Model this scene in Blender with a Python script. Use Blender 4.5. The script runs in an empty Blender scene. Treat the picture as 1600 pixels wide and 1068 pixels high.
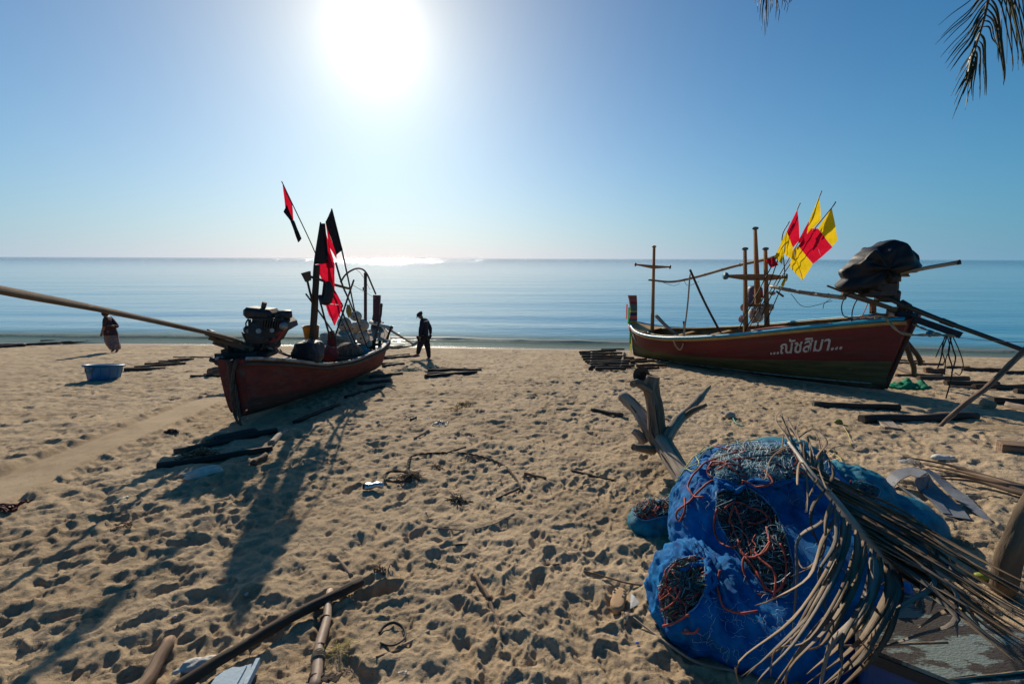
import bpy, bmesh, math, random
import numpy as np
from mathutils import Vector, Matrix, Quaternion, noise as mnoise

random.seed(7)
rng = np.random.default_rng(11)
sc = bpy.context.scene
COL = sc.collection
PI = math.pi

# ---------------------------------------------------------------- camera
F = 711.0                      # focal length in pixels of the 1600 px wide photograph
CAMZ = 3.73
PITCH, ROLL = math.radians(10.4), math.radians(0.18)
cd = bpy.data.cameras.new('camera')
cam = bpy.data.objects.new('camera', cd)
COL.objects.link(cam)
cd.sensor_width = 36.0
cd.lens = 36.0 * F / 1600.0
cd.clip_start = 0.05
cd.clip_end = 60000.0
cam.matrix_world = Matrix.Translation((0, 0, CAMZ)) @ Matrix.Rotation(math.radians(90) - PITCH, 4, 'X') @ Matrix.Rotation(ROLL, 4, 'Z')
sc.camera = cam

# ---------------------------------------------------------------- sky and sun
SUN_EL, SUN_AZ = math.radians(23.2), math.radians(-15.4)
SUN = Vector((math.sin(SUN_AZ) * math.cos(SUN_EL), math.cos(SUN_AZ) * math.cos(SUN_EL), math.sin(SUN_EL)))
world = bpy.data.worlds.new('World')
sc.world = world
world.use_nodes = True
wn, wl = world.node_tree.nodes, world.node_tree.links
wn.clear()
wo = wn.new('ShaderNodeOutputWorld')
bg = wn.new('ShaderNodeBackground')
sky = wn.new('ShaderNodeTexSky')
sky.sky_type = 'NISHITA'
sky.sun_disc = False
sky.sun_elevation = SUN_EL
sky.sun_rotation = SUN_AZ
sky.altitude = 0
sky.air_density = 1.0
sky.dust_density = 0.35
sky.ozone_density = 3.0
bg.inputs['Strength'].default_value = 0.08
# the real sky's bright aureole round the sun (the sun disc itself is the lamp below)
tc = wn.new('ShaderNodeTexCoord')
dp = wn.new('ShaderNodeVectorMath'); dp.operation = 'DOT_PRODUCT'
nz = wn.new('ShaderNodeVectorMath'); nz.operation = 'NORMALIZE'
wl.new(tc.outputs['Generated'], nz.inputs[0])
wl.new(nz.outputs[0], dp.inputs[0])
dp.inputs[1].default_value = SUN
def wmath(op, a, b=None):
    n = wn.new('ShaderNodeMath'); n.operation = op
    for i, x in enumerate((a, b)):
        if x is None: continue
        if isinstance(x, (int, float)): n.inputs[i].default_value = x
        else: wl.new(x, n.inputs[i])
    return n.outputs[0]
ang = wmath('ARCCOSINE', wmath('MINIMUM', dp.outputs['Value'], 0.999999))
g1 = wmath('MULTIPLY', wmath('EXPONENT', wmath('MULTIPLY', ang, -1 / 0.03)), 22.0)
g2 = wmath('MULTIPLY', wmath('EXPONENT', wmath('MULTIPLY', ang, -1 / 0.06)), 2.0)
g3 = wmath('ADD', g1, g2)
g4 = wmath('MULTIPLY', wmath('EXPONENT', wmath('MULTIPLY', ang, -1 / 0.19)), 13.0)
cmb = wn.new('ShaderNodeCombineXYZ')
wl.new(wmath('ADD', g3, g4), cmb.inputs[0]); wl.new(wmath('ADD', wmath('MULTIPLY', g3, 0.99), wmath('MULTIPLY', g4, .50)), cmb.inputs[1]); wl.new(wmath('ADD', wmath('MULTIPLY', g3, 0.96), wmath('MULTIPLY', g4, .06)), cmb.inputs[2])
tint = wn.new('ShaderNodeVectorMath'); tint.operation = 'MULTIPLY'
wl.new(sky.outputs[0], tint.inputs[0]); tint.inputs[1].default_value = (0.04, 0.72, 1.06)
# pale sea haze low over the horizon
sxyz = wn.new('ShaderNodeSeparateXYZ'); wl.new(nz.outputs[0], sxyz.inputs[0])
hz = wmath('EXPONENT', wmath('MULTIPLY', wmath('MAXIMUM', sxyz.outputs[2], 0.0), -1 / 0.18))
hmix = wn.new('ShaderNodeMix'); hmix.data_type = 'RGBA'
wl.new(hz, hmix.inputs[0]); wl.new(tint.outputs[0], hmix.inputs[6])
hg = wmath('EXPONENT', wmath('MULTIPLY', ang, -1 / 0.6))
hc = wn.new('ShaderNodeCombineXYZ')
hr = wmath('EXPONENT', wmath('MULTIPLY', ang, -1 / 0.5))
for i_, (k0_, k1_, e_) in enumerate(((0.0, 23.0, hr), (2.3, 15.4, hg), (4.7, 12.0, hg))): wl.new(wmath('ADD', k0_, wmath('MULTIPLY', e_, k1_)), hc.inputs[i_])
wl.new(hc.outputs[0], hmix.inputs[7])
addv = wn.new('ShaderNodeVectorMath'); addv.operation = 'ADD'
wl.new(hmix.outputs[2], addv.inputs[0]); wl.new(cmb.outputs[0], addv.inputs[1])
wl.new(addv.outputs[0], bg.inputs['Color'])
wl.new(bg.outputs[0], wo.inputs[0])

sd = bpy.data.lights.new('sun', 'SUN')
sd.energy = 5.0
sd.angle = math.radians(0.55)
sd.color = (1.0, 0.89, 0.73)
so = bpy.data.objects.new('sun', sd)
COL.objects.link(so)
so.rotation_euler = SUN.to_track_quat('Z', 'Y').to_euler()
so.location = SUN * 40

sc.view_settings.view_transform = 'Standard'
sc.view_settings.look = 'None'
sc.view_settings.gamma = 1
sc.view_settings.exposure = 0.0
sc.view_settings.use_curve_mapping = False
sc.cycles.max_bounces = 6
sc.cycles.transparent_max_bounces = 12
sc.cycles.caustics_reflective = False
sc.cycles.caustics_refractive = False

# ---------------------------------------------------------------- pixel <-> place
cp_, sp_, cr_, sr_ = math.cos(PITCH), math.sin(PITCH), math.cos(ROLL), math.sin(ROLL)
def ray(px, py):
    x = (px - 800) / F; y = -(py - 534) / F
    a = x * cr_ - y * sr_; b = x * sr_ + y * cr_
    return Vector((a, b * sp_ + cp_, b * cp_ - sp_))
def at(px, py, Y):
    d = ray(px, py)
    return Vector((0, 0, CAMZ)) + d * (Y / d.y)
def onz(px, py, z):
    d = ray(px, py)
    return Vector((0, 0, CAMZ)) + d * ((z - CAMZ) / d.z)
def base(x, y):
    f = min(max(y / 19, 0), 1.3) ** 2
    return 2.18 - .115 * (y + (0.0688 * x + .0016 * x * x) * f)
def gnd(px, py, up=0.0):
    d = ray(px, py)
    lo, hi = .3, None
    t = .3
    while t < 60:
        if CAMZ + d.z * t < base(d.x * t, d.y * t) + up: hi = t; break
        t += .1
    if hi is None: hi = 60
    lo = hi - .1
    for _ in range(18):
        m = (lo + hi) / 2
        if CAMZ + d.z * m < base(d.x * m, d.y * m) + up: hi = m
        else: lo = m
    return Vector((0, 0, CAMZ)) + d * hi

# ---------------------------------------------------------------- materials
MATS = {}
def mat(name, c1, c2=None, scale=6.0, rough=.75, spec=.35, metal=0.0, bump=.25, bscale=60.0, grain=None,
        trans=0.0, alpha=1.0, ovar=0.0, contrast=(.35, .65), c3=None, s3=2.0, t3=(.55, .62), coat=0.0, rvar=.1):
    """procedural surface: two mottled colours, optional worn patches (c3), fine relief, optional translucency"""
    if name in MATS: return MATS[name]
    m = bpy.data.materials.new(name); m.use_nodes = True
    n, l = m.node_tree.nodes, m.node_tree.links
    p = n['Principled BSDF']; out = n['Material Output']
    at_ = n.new('ShaderNodeAttribute'); at_.attribute_name = 'gr'
    oi = n.new('ShaderNodeObjectInfo')
    off = n.new('ShaderNodeVectorMath'); off.operation = 'SCALE'; off.inputs[0].default_value = (17, 31, 23)
    l.new(oi.outputs['Random'], off.inputs['Scale'])
    mp = n.new('ShaderNodeVectorMath'); mp.operation = 'MULTIPLY'
    mp.inputs[1].default_value = grain if grain else (1, 1, 1)
    l.new(at_.outputs['Vector'], mp.inputs[0])
    ad = n.new('ShaderNodeVectorMath'); ad.operation = 'ADD'
    l.new(mp.outputs[0], ad.inputs[0]); l.new(off.outputs[0], ad.inputs[1])
    def noi(s, d=6, r=.6):
        t = n.new('ShaderNodeTexNoise'); t.inputs['Scale'].default_value = s
        t.inputs['Detail'].default_value = d; t.inputs['Roughness'].default_value = r
        l.new(ad.outputs[0], t.inputs['Vector']); return t.outputs['Fac']
    def ramp(f, a, b, ca, cb):
        r = n.new('ShaderNodeValToRGB'); r.color_ramp.elements[0].position = a; r.color_ramp.elements[1].position = b
        r.color_ramp.elements[0].color = (*ca, 1); r.color_ramp.elements[1].color = (*cb, 1)
        l.new(f, r.inputs[0]); return r.outputs[0]
    c2 = c2 or tuple(x * .72 for x in c1)
    f1 = noi(scale)
    col = ramp(f1, contrast[0], contrast[1], c2, c1)
    if c3:
        k = ramp(noi(s3, 8, .65), t3[0], t3[1], (0, 0, 0), (1, 1, 1))
        mx = n.new('ShaderNodeMix'); mx.data_type = 'RGBA'
        l.new(k, mx.inputs[0]); l.new(col, mx.inputs[6]); mx.inputs[7].default_value = (*c3, 1)
        col = mx.outputs[2]
    if ovar:
        vr = n.new('ShaderNodeMapRange'); l.new(oi.outputs['Random'], vr.inputs[0]); vr.inputs[3].default_value = 1 - ovar; vr.inputs[4].default_value = 1 + ovar
        vm = n.new('ShaderNodeVectorMath'); vm.operation = 'SCALE'; l.new(col, vm.inputs[0]); l.new(vr.outputs[0], vm.inputs['Scale']); col = vm.outputs[0]
    l.new(col, p.inputs['Base Color'])
    mr = n.new('ShaderNodeMapRange'); l.new(f1, mr.inputs[0])
    mr.inputs[3].default_value = max(.02, rough - rvar); mr.inputs[4].default_value = min(1, rough + rvar)
    l.new(mr.outputs[0], p.inputs['Roughness'])
    p.inputs['Specular IOR Level'].default_value = spec
    p.inputs['Metallic'].default_value = metal
    p.inputs['Coat Weight'].default_value = coat
    if bump:
        b = n.new('ShaderNodeBump'); b.inputs['Strength'].default_value = bump; b.inputs['Distance'].default_value = .01
        l.new(noi(bscale, 4, .6), b.inputs['Height']); l.new(b.outputs[0], p.inputs['Normal'])
    sh = p.outputs[0]
    if trans:
        t = n.new('ShaderNodeBsdfTranslucent'); l.new(col, t.inputs[0])
        mx = n.new('ShaderNodeMixShader'); mx.inputs[0].default_value = trans
        l.new(sh, mx.inputs[1]); l.new(t.outputs[0], mx.inputs[2]); sh = mx.outputs[0]
    if alpha < 1:
        t = n.new('ShaderNodeBsdfTransparent')
        mx = n.new('ShaderNodeMixShader'); mx.inputs[0].default_value = alpha
        l.new(t.outputs[0], mx.inputs[1]); l.new(sh, mx.inputs[2]); sh = mx.outputs[0]
    l.new(sh, out.inputs[0])
    MATS[name] = m
    return m

# ---------------------------------------------------------------- mesh builder
ORI = {}
def tag(o, label=None, cat=None, group=None, kind=None):
    if label: o['label'] = label
    if cat: o['category'] = cat
    if group: o['group'] = group
    if kind: o['kind'] = kind
    return o
def thing(name, loc, label, cat, group=None):
    o = bpy.data.objects.new(name, None); COL.objects.link(o)
    o.empty_display_size = .1
    o.location = loc; ORI[o.name] = Vector(loc)
    return tag(o, label, cat, group)

def frames(P):
    P = [Vector(p) for p in P]
    T = []
    for i in range(len(P)):
        a = P[max(i - 1, 0)]; b = P[min(i + 1, len(P) - 1)]
        t = (b - a)
        T.append(t.normalized() if t.length > 1e-9 else Vector((0, 0, 1)))
    u = T[0].orthogonal().normalized()
    out = []
    for i, t in enumerate(T):
        u = (u - t * u.dot(t))
        u = u.normalized() if u.length > 1e-6 else t.orthogonal().normalized()
        out.append((P[i], t, u, t.cross(u)))
    return out
def catmull(P, n=6):
    P = [Vector(p) for p in P]
    if len(P) < 3: return [P[0].lerp(P[-1], i / n) for i in range(n + 1)]
    Q = [P[0] * 2 - P[1]] + P + [P[-1] * 2 - P[-2]]
    out = []
    for i in range(1, len(Q) - 2):
        a, b, c, d = Q[i - 1:i + 3]
        for k in range(n):
            t = k / n
            out.append(.5 * ((2 * b) + (c - a) * t + (2 * a - 5 * b + 4 * c - d) * t * t + (3 * b - a - 3 * c + d) * t ** 3))
    out.append(P[-1]); return out

class MB:
    def __init__(s): s.v = []; s.f = []; s.g = []; s.flat = set()
    def add(s, vs, fs, gs=None, flat=False):
        k = len(s.v)
        s.v += [Vector(v) for v in vs]
        s.g += [tuple(g) for g in (gs if gs is not None else vs)]
        for f in fs:
            if flat: s.flat.add(len(s.f))
            s.f.append(tuple(i + k for i in f))
        return s
    def tube(s, path, r, n=8, cap=True, lump=0.0, seed=0, sq=None, n0=0):
        fr = frames(path); m = len(fr)
        if isinstance(r, (tuple, list)):
            ri = np.interp(np.linspace(0, 1, m), np.linspace(0, 1, len(r)), r); rad = lambda i: float(ri[i])
        else: rad = lambda i: r
        vs = []; gs = []; L = 0
        for i, (P, t, u, w) in enumerate(fr):
            if i: L += (P - fr[i - 1][0]).length
            R = rad(i)
            for k in range(n):
                a = 2 * PI * k / n + n0
                c, d = math.cos(a), math.sin(a)
                rr = R
                if lump: rr = R * (1 + lump * mnoise.noise(Vector((c * 1.3 + seed, d * 1.3, L * 4.0 / max(R * 20, .3)))))
                if sq: c, d = c * sq[0], d * sq[1]
                if lump and n > 8: rr *= 1 + lump * .35 * mnoise.noise(Vector((c * 4 + seed, d * 4, L / max(R, .01) * .9)))
                vs.append(P + u * (c * rr) + w * (d * rr))
                gs.append((c * R, d * R, L))
        fs = [(i * n + k, i * n + (k + 1) % n, (i + 1) * n + (k + 1) % n, (i + 1) * n + k) for i in range(m - 1) for k in range(n)]
        s.add(vs, fs, gs)
        if cap and n > 2:
            o = len(s.v) - len(vs)
            s.flat.add(len(s.f)); s.f.append(tuple(o + k for k in range(n))[::-1])
            s.flat.add(len(s.f)); s.f.append(tuple(o + (m - 1) * n + k for k in range(n)))
        return s
    def box(s, c, size, R=None, taper=1.0, bev=0.0):
        c = Vector(c); hx, hy, hz = [x / 2 for x in size]
        R = R or Matrix.Identity(3)
        if bev:
            b = min(bev, hx * .9, hy * .9, hz * .9); vs = []; idx = {}
            for sx in (-1, 1):
                for sy in (-1, 1):
                    for sz in (-1, 1):
                        for ax in range(3):
                            q = [sx * (hx - (0 if ax == 0 else b)), sy * (hy - (0 if ax == 1 else b)), sz * (hz - (0 if ax == 2 else b))]
                            idx[(sx, sy, sz, ax)] = len(vs); vs.append(Vector(q))
            fs = []
            for ax in range(3):
                o1, o2 = [a for a in range(3) if a != ax]
                for sg in (-1, 1):
                    ring = []
                    for (p, q) in ((-1, -1), (1, -1), (1, 1), (-1, 1)):
                        k = [0, 0, 0]; k[ax] = sg; k[o1] = p; k[o2] = q
                        ring.append(idx[(*k, ax)])
                    fs.append(tuple(ring))
            for ax in range(3):      # edges along ax
                o1, o2 = [a for a in range(3) if a != ax]
                for p in (-1, 1):
                    for q in (-1, 1):
                        k0 = [0, 0, 0]; k0[o1] = p; k0[o2] = q; k1 = list(k0); k0[ax] = -1; k1[ax] = 1
                        fs.append((idx[(*k0, o1)], idx[(*k1, o1)], idx[(*k1, o2)], idx[(*k0, o2)]))
            for sx in (-1, 1):
                for sy in (-1, 1):
                    for sz in (-1, 1):
                        fs.append((idx[(sx, sy, sz, 0)], idx[(sx, sy, sz, 1)], idx[(sx, sy, sz, 2)]))
            s.add([c + R @ v for v in vs], fs, [tuple(v) for v in vs], flat=True); return s
        vs = [Vector((x * (taper if z > 0 else 1), y * (taper if z > 0 else 1), z)) for x in (-hx, hx) for y in (-hy, hy) for z in (-hz, hz)]
        fs = [(0, 1, 3, 2), (4, 6, 7, 5), (0, 4, 5, 1), (2, 3, 7, 6), (0, 2, 6, 4), (1, 5, 7, 3)]
        s.add([c + R @ v for v in vs], fs, [tuple(v) for v in vs], flat=True)
        return s
    def beam(s, a, b, w, h, up=(0, 0, 1), w1=None, h1=None, bow=0.0, n=1):
        """rectangular bar from a to b, w across, h along up, optional taper"""
        a, b = Vector(a), Vector(b); t = (b - a).normalized(); up = Vector(up)
        x = t.cross(up); x = x.normalized() if x.length > 1e-5 else t.orthogonal().normalized()
        z = x.cross(t); w1 = w if w1 is None else w1; h1 = h if h1 is None else h1
        vs = []; gs = []; L = (b - a).length
        for i in range(n + 1):
            f = i / n; P = a.lerp(b, f) + z * bow * math.sin(f * PI); W = w + (w1 - w) * f; H = h + (h1 - h) * f
            for (p, q) in ((-1, -1), (1, -1), (1, 1), (-1, 1)):
                vs.append(P + x * p * W / 2 + z * q * H / 2); gs.append((p * W / 2, q * H / 2, L * f))
        fs = [(3, 2, 1, 0), tuple(n * 4 + i for i in range(4))]
        for i in range(n):
            for k in range(4): fs.append((i * 4 + k, i * 4 + (k + 1) % 4, i * 4 + 4 + (k + 1) % 4, i * 4 + 4 + k))
        s.add(vs, fs, gs, flat=True); return s
    def lathe(s, prof, M, n=20, flat=False, wob=0):
        vs = []; gs = []
        for (r, z) in prof:
            for k in range(n):
                a = 2 * PI * k / n; rr = max(r, 1e-4) * (1 + wob * mnoise.noise(Vector((math.cos(a), math.sin(a), z * 9))))
                q = Vector((rr * math.cos(a), rr * math.sin(a), z)); vs.append(M @ q); gs.append(tuple(q))
        m = len(prof)
        fs = [(i * n + k, i * n + (k + 1) % n, (i + 1) * n + (k + 1) % n, (i + 1) * n + k) for i in range(m - 1) for k in range(n)]
        s.add(vs, fs, gs, flat=flat); return s
    def grid(s, fn, nu, nv, flip=False, gfn=None):
        vs = [fn(i / nu, j / nv) for i in range(nu + 1) for j in range(nv + 1)]
        gs = [gfn(i / nu, j / nv) for i in range(nu + 1) for j in range(nv + 1)] if gfn else None
        w = nv + 1
        fs = []
        for i in range(nu):
            for j in range(nv):
                f = (i * w + j, (i + 1) * w + j, (i + 1) * w + j + 1, i * w + j + 1)
                fs.append(f[::-1] if flip else f)
        s.add(vs, fs, gs); return s
    def slab(s, poly, up, flat=True, jit=0.0):
        """closed prism from polygon of points, offset by vector up"""
        up = Vector(up); k = len(poly)
        vs = [Vector(p) for p in poly] + [Vector(p) + up for p in poly]
        fs = [tuple(range(k))[::-1], tuple(range(k, 2 * k))] + [(i, (i + 1) % k, k + (i + 1) % k, k + i) for i in range(k)]
        s.add(vs, fs, None, flat=flat); return s
    def ball(s, c, r, nu=10, nv=8, M=None, wob=0.0, seed=0.0):
        c = Vector(c); r3 = r if isinstance(r, (tuple, list)) else (r, r, r)
        vs = []; M = M or Matrix.Identity(3)
        for j in range(nv + 1):
            th = PI * j / nv
            for i in range(nu):
                ph = 2 * PI * i / nu
                d = Vector((math.sin(th) * math.cos(ph), math.sin(th) * math.sin(ph), math.cos(th)))
                w = 1 + (wob * mnoise.noise(d * 1.7 + Vector((seed, 0, 0))) if wob else 0)
                vs.append(c + M @ Vector((d.x * r3[0] * w, d.y * r3[1] * w, d.z * r3[2] * w)))
        fs = [(j * nu + i, (j + 1) * nu + i, (j + 1) * nu + (i + 1) % nu, j * nu + (i + 1) % nu) for j in range(nv) for i in range(nu)]
        s.add(vs, fs); return s
    def build(s, name, m, parent=None, origin=None, label=None, cat=None, group=None, kind=None):
        if parent is not None: o0 = ORI[parent.name]
        elif origin is not None: o0 = Vector(origin)
        else:
            lo = min(v.z for v in s.v); n = len(s.v)
            o0 = Vector((sum(v.x for v in s.v) / n, sum(v.y for v in s.v) / n, lo))
        me = bpy.data.meshes.new(name)
        me.from_pydata([v - o0 for v in s.v], [], s.f)
        a = me.attributes.new('gr', 'FLOAT_VECTOR', 'POINT')
        a.data.foreach_set('vector', np.array(s.g, dtype=np.float32).ravel())
        sm = np.ones(len(s.f), dtype=bool)
        if s.flat: sm[list(s.flat)] = False
        me.polygons.foreach_set('use_smooth', sm)
        me.materials.append(m)
        me.update()
        o = bpy.data.objects.new(name, me); COL.objects.link(o)
        if parent is not None: o.parent = parent; ORI[o.name] = o0
        else: o.location = o0; ORI[o.name] = o0
        return tag(o, label, cat, group, kind)
# ================================================================ the beach
_NG = {}
def vnoise(x, y, seed):
    """smooth gradient noise for numpy arrays"""
    if seed not in _NG:
        A = np.random.default_rng(seed).random((256, 256)) * 2 * PI; _NG[seed] = (np.cos(A), np.sin(A))
    gx, gy = _NG[seed]
    xi = np.floor(x).astype(int); yi = np.floor(y).astype(int); fx = x - xi; fy = y - yi
    u = fx * fx * fx * (fx * (fx * 6 - 15) + 10); v = fy * fy * fy * (fy * (fy * 6 - 15) + 10)
    def g(i, j): return gx[(xi + i) & 255, (yi + j) & 255] * (fx - i) + gy[(xi + i) & 255, (yi + j) & 255] * (fy - j)
    a = g(0, 0) * (1 - u) + g(1, 0) * u; b = g(0, 1) * (1 - u) + g(1, 1) * u
    return a * (1 - v) + b * v
def fbm(x, y, f, oct, seed, gain=.5):
    s = 0; a = 1
    for o in range(oct):
        s = s + a * vnoise(x * f + 13.7 * o, y * f - 7.1 * o, seed + o); a *= gain; f *= 2.03
    return s
def sstep(a, b, x):
    t = np.clip((x - a) / (b - a), 0, 1); return t * t * (3 - 2 * t)
def base_np(x, y):
    f = np.clip(y / 19, 0, 1.3) ** 2
    return 2.18 - .115 * (y + (0.0688 * x + .0016 * x * x) * f)
def shore_np(x, y):           # metres inland (+) of the water's edge
    return base_np(x, y) / .115

# tyre track across the left of the beach
tr = [gnd(-160, 838), gnd(0, 762), gnd(100, 716), gnd(200, 676), gnd(330, 622)]
tr = [(p.x, p.y) for p in tr]
def track_dist(x, y):
    d = np.full(x.shape, 99.0); sgn = np.zeros(x.shape)
    for (ax, ay), (bx, by) in zip(tr[:-1], tr[1:]):
        ux, uy = bx - ax, by - ay; L = math.hypot(ux, uy); ux /= L; uy /= L
        t = np.clip((x - ax) * ux + (y - ay) * uy, 0, L)
        dd = np.hypot(x - ax - ux * t, y - ay - uy * t)
        s = np.sign((x - ax) * -uy + (y - ay) * ux)
        m = dd < d; d = np.where(m, dd, d); sgn = np.where(m, s, sgn)
    return d * sgn

class HMap:
    def __init__(s, x0, x1, y0, y1, res):
        s.x0, s.y0, s.res = x0, y0, res
        s.nx = int((x1 - x0) / res); s.ny = int((y1 - y0) / res)
        s.x1 = x0 + s.nx * res; s.y1 = y0 + s.ny * res
        s.h = np.zeros((s.nx, s.ny), dtype=np.float32)
    def stamp(s, cx, cy, ang, a, b, depth, kind, ph):
        R = max(a, b) * 1.9
        i0, i1 = int((cx - R - s.x0) / s.res), int((cx + R - s.x0) / s.res) + 1
        j0, j1 = int((cy - R - s.y0) / s.res), int((cy + R - s.y0) / s.res) + 1
        i0, j0, i1, j1 = max(i0, 0), max(j0, 0), min(i1, s.nx), min(j1, s.ny)
        if i1 - i0 < 2 or j1 - j0 < 2: return
        X = s.x0 + np.arange(i0, i1)[:, None] * s.res - cx; Y = s.y0 + np.arange(j0, j1)[None, :] * s.res - cy
        ca, sa = math.cos(ang), math.sin(ang)
        u = X * ca + Y * sa; v = -X * sa + Y * ca
        th = np.arctan2(v, u)
        if kind >= 1:                                # a shoe print: waisted outline
            bb = b * (1 - .22 * np.cos(2 * PI * np.clip(u / a, -1, 1) * .5) ** 4 + .08 * u / a)
        else: bb = b
        r = np.sqrt((u / a) ** 2 + (v / bb) ** 2) * (1 + .13 * np.sin(2 * th + ph) + .07 * np.sin(3 * th + 2.1 * ph))
        w = 1 - sstep(.55 if kind else -.05, 1.12, r)
        rim = np.exp(-((r - 1.22) / .17) ** 2)
        sub = s.h[i0:i1, j0:j1]
        d = -depth * w + depth * (.24 if kind == 0 else .25) * rim * (1 + .6 * np.sin(th + ph))
        if kind == 2: d = d + w * .0022 * np.sin(u * 2 * PI / .017)
        if kind == 3: d = d + w * .003 * np.sin(u * 2 * PI / .03) * np.sin(v * 2 * PI / .03)
        s.h[i0:i1, j0:j1] = sub * (1 - .8 * w - .5 * np.clip(rim, 0, 1) * (w < .01)) + d
    def sample(s, x, y):
        fx = np.clip((x - s.x0) / s.res, 0, s.nx - 1.001); fy = np.clip((y - s.y0) / s.res, 0, s.ny - 1.001)
        i = fx.astype(int); j = fy.astype(int); a = fx - i; b = fy - j
        h = s.h
        v = (h[i, j] * (1 - a) + h[i + 1, j] * a) * (1 - b) + (h[i, j + 1] * (1 - a) + h[i + 1, j + 1] * a) * b
        m = .5
        edge = np.minimum.reduce([x - s.x0, s.x1 - x, y - s.y0, s.y1 - y])
        return v, sstep(0, m, edge)

HA = HMap(-3.6, 4.4, .9, 5.2, .006)
HB = HMap(-11, 11, -1.0, 12, .014)
HC = HMap(-32, 32, 8, 24, .03)
def fill(H, seed):
    X = H.x0 + np.arange(H.nx)[:, None] * H.res + np.zeros((1, H.ny)); Y = H.y0 + np.arange(H.ny)[None, :] * H.res + np.zeros((H.nx, 1))
    hh = .034 * fbm(X, Y, .9, 3, 3) + .034 * fbm(X + .3 * fbm(X, Y, 2, 2, 9), Y, 3.2, 3, 21)
    H.h[:] = hh
for H in (HA, HB, HC): fill(H, 1)
stamps = []
def clear_of_track(x, y):
    return abs(float(track_dist(np.array([x]), np.array([y]))[0])) > .42
for k in range(15500):
    y = random.uniform(-.6, 22); x = random.uniform(-3 - 1.35 * max(y, 1.5), 3 + 1.35 * max(y, 1.5))
    if abs(x) > 31: continue
    sd_ = float(shore_np(np.array([x]), np.array([y]))[0])
    if sd_ < .65: continue
    big = random.random()
    s_ = random.uniform(.045, .10) if big < .66 else random.uniform(.10, .165)
    asp = random.uniform(.42, .85)
    dep = s_ * random.uniform(.12, .27)
    if y > 8: dep *= 1.25
    if sd_ < 1.6: dep *= .6
    rough_zone = 1.25 if (-4.8 < x < -1.2 and y < 6) else 1.0
    busy = .5 + .5 * math.tanh(3.0 * mnoise.noise(Vector((x * .55, y * .55, 4.2))) + .5)   # churned patches between smoother ones
    if random.random() > .35 + .75 * busy: continue
    stamps.append((x, y, random.gauss(1.15, .75), s_, s_ * asp, dep * rough_zone * (.45 + .75 * busy), 0, random.uniform(0, 6)))
for k in range(430):                                 # prints of shoes and bare feet
    y = random.uniform(1.3, 10); x = random.uniform(-1.2 - y, 1.2 + y)
    kd = random.choice((1, 1, 2, 2, 3)) if y < 5.5 else 1
    stamps.append((x, y, random.gauss(1.4, .6), .145, .055, random.uniform(.016, .034), kd, random.uniform(0, 6)))
for (px, py, a_, kd) in ((770, 1030, 1.55, 2), (815, 1010, 2.2, 2), (905, 950, 2.0, 3), (810, 905, 1.7, 2), (960, 1045, 1.9, 3), (745, 965, 1.9, 2), (590, 920, .45, 1), (690, 870, 2.6, 1), (880, 880, 1.0, 2), (735, 705, 1.0, 3), (860, 1020, 2.3, 2)):
    p = gnd(px, py); stamps.append((p.x, p.y, a_, .15, .058, .024 if px != 590 else .045, kd, 1.0))
for st in stamps:
    x, y = st[0], st[1]
    if y < 13.5 and abs(x) < 12: HB.stamp(*st)
    if y < 6 and abs(x) < 5: HA.stamp(*st)
    if y > 7: HC.stamp(*st)

def sand_h(x, y):
    x = np.asarray(x, float); y = np.asarray(y, float)
    X_, Y_ = x, y                                        # crumbled, uneven rims: the dents are sampled through a warp
    x = X_ + .030 * fbm(X_, Y_, 6.5, 3, 90, .6); y = Y_ + .026 * fbm(X_ + 7, Y_, 6.5, 3, 94, .6)
    c, _ = HC.sample(x, y); wc = 1
    b, wb = HB.sample(x, y); a, wa = HA.sample(x, y)
    h = c * (1 - wb) + b * wb
    h = h * (1 - wa) + a * wa
    rg_ = np.abs(fbm(x + .05 * vnoise(x * 5, y * 5, 61), y, 7.5, 3, 55, .6))
    x, y = X_, Y_
    h = h + .010 * fbm(x, y, 11, 4, 50, .65) - .020 * rg_ - .016 * np.abs(fbm(x * .8 + .1 * vnoise(x * 3, y * 3, 66), y * 1.1, 3.1, 2, 57, .6))
    # tyre track: pressed flat with a small lip along its nearer side
    if x.size:
        d = track_dist(x, y); inside = 1 - sstep(.25, .36, np.abs(d))
        lip = .036 * np.exp(-((np.abs(d) - .36) / .05) ** 2) - .028 * np.exp(-((np.abs(d) - .27) / .035) ** 2)
        h = h * (1 - .9 * inside) - .012 * inside + lip + .003 * inside * np.sin(d * 48)
    sdist = shore_np(x, y)
    wet = 1 - sstep(.35, 1.2, sdist)                 # smooth, washed sand near the water
    h = h * (1 - wet)
    z = base_np(x, y) + h
    z = np.where(sdist < 0, np.maximum(base_np(x, y), -3.0), z)
    # sand heaped round the pale driftwood log and under the bags
    z = z + .05 * np.exp(-(((x - 1.15) / .35) ** 2 + ((y - 4.4) / .25) ** 2))
    return z
_sx = np.arange(-27, 27, .03); _sy = np.arange(-.6, 22, .03)
_SZ = sand_h(*[a.ravel() for a in np.meshgrid(_sx, _sy, indexing='ij')]).reshape(len(_sx), len(_sy))
def sz(x, y):
    """height of the sand at a place"""
    a = min(max((x + 27) / .03, 0), len(_sx) - 1.01); b = min(max((y + .6) / .03, 0), len(_sy) - 1.01)
    i, j = int(a), int(b); a -= i; b -= j
    return float((_SZ[i, j] * (1 - a) + _SZ[i + 1, j] * a) * (1 - b) + (_SZ[i, j + 1] * (1 - a) + _SZ[i + 1, j + 1] * a) * b)
def G(px, py, up=0.0):
    """place on the real (dented) sand seen at this pixel"""
    p = gnd(px, py, up); p.z = sz(p.x, p.y) + up; return p

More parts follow.
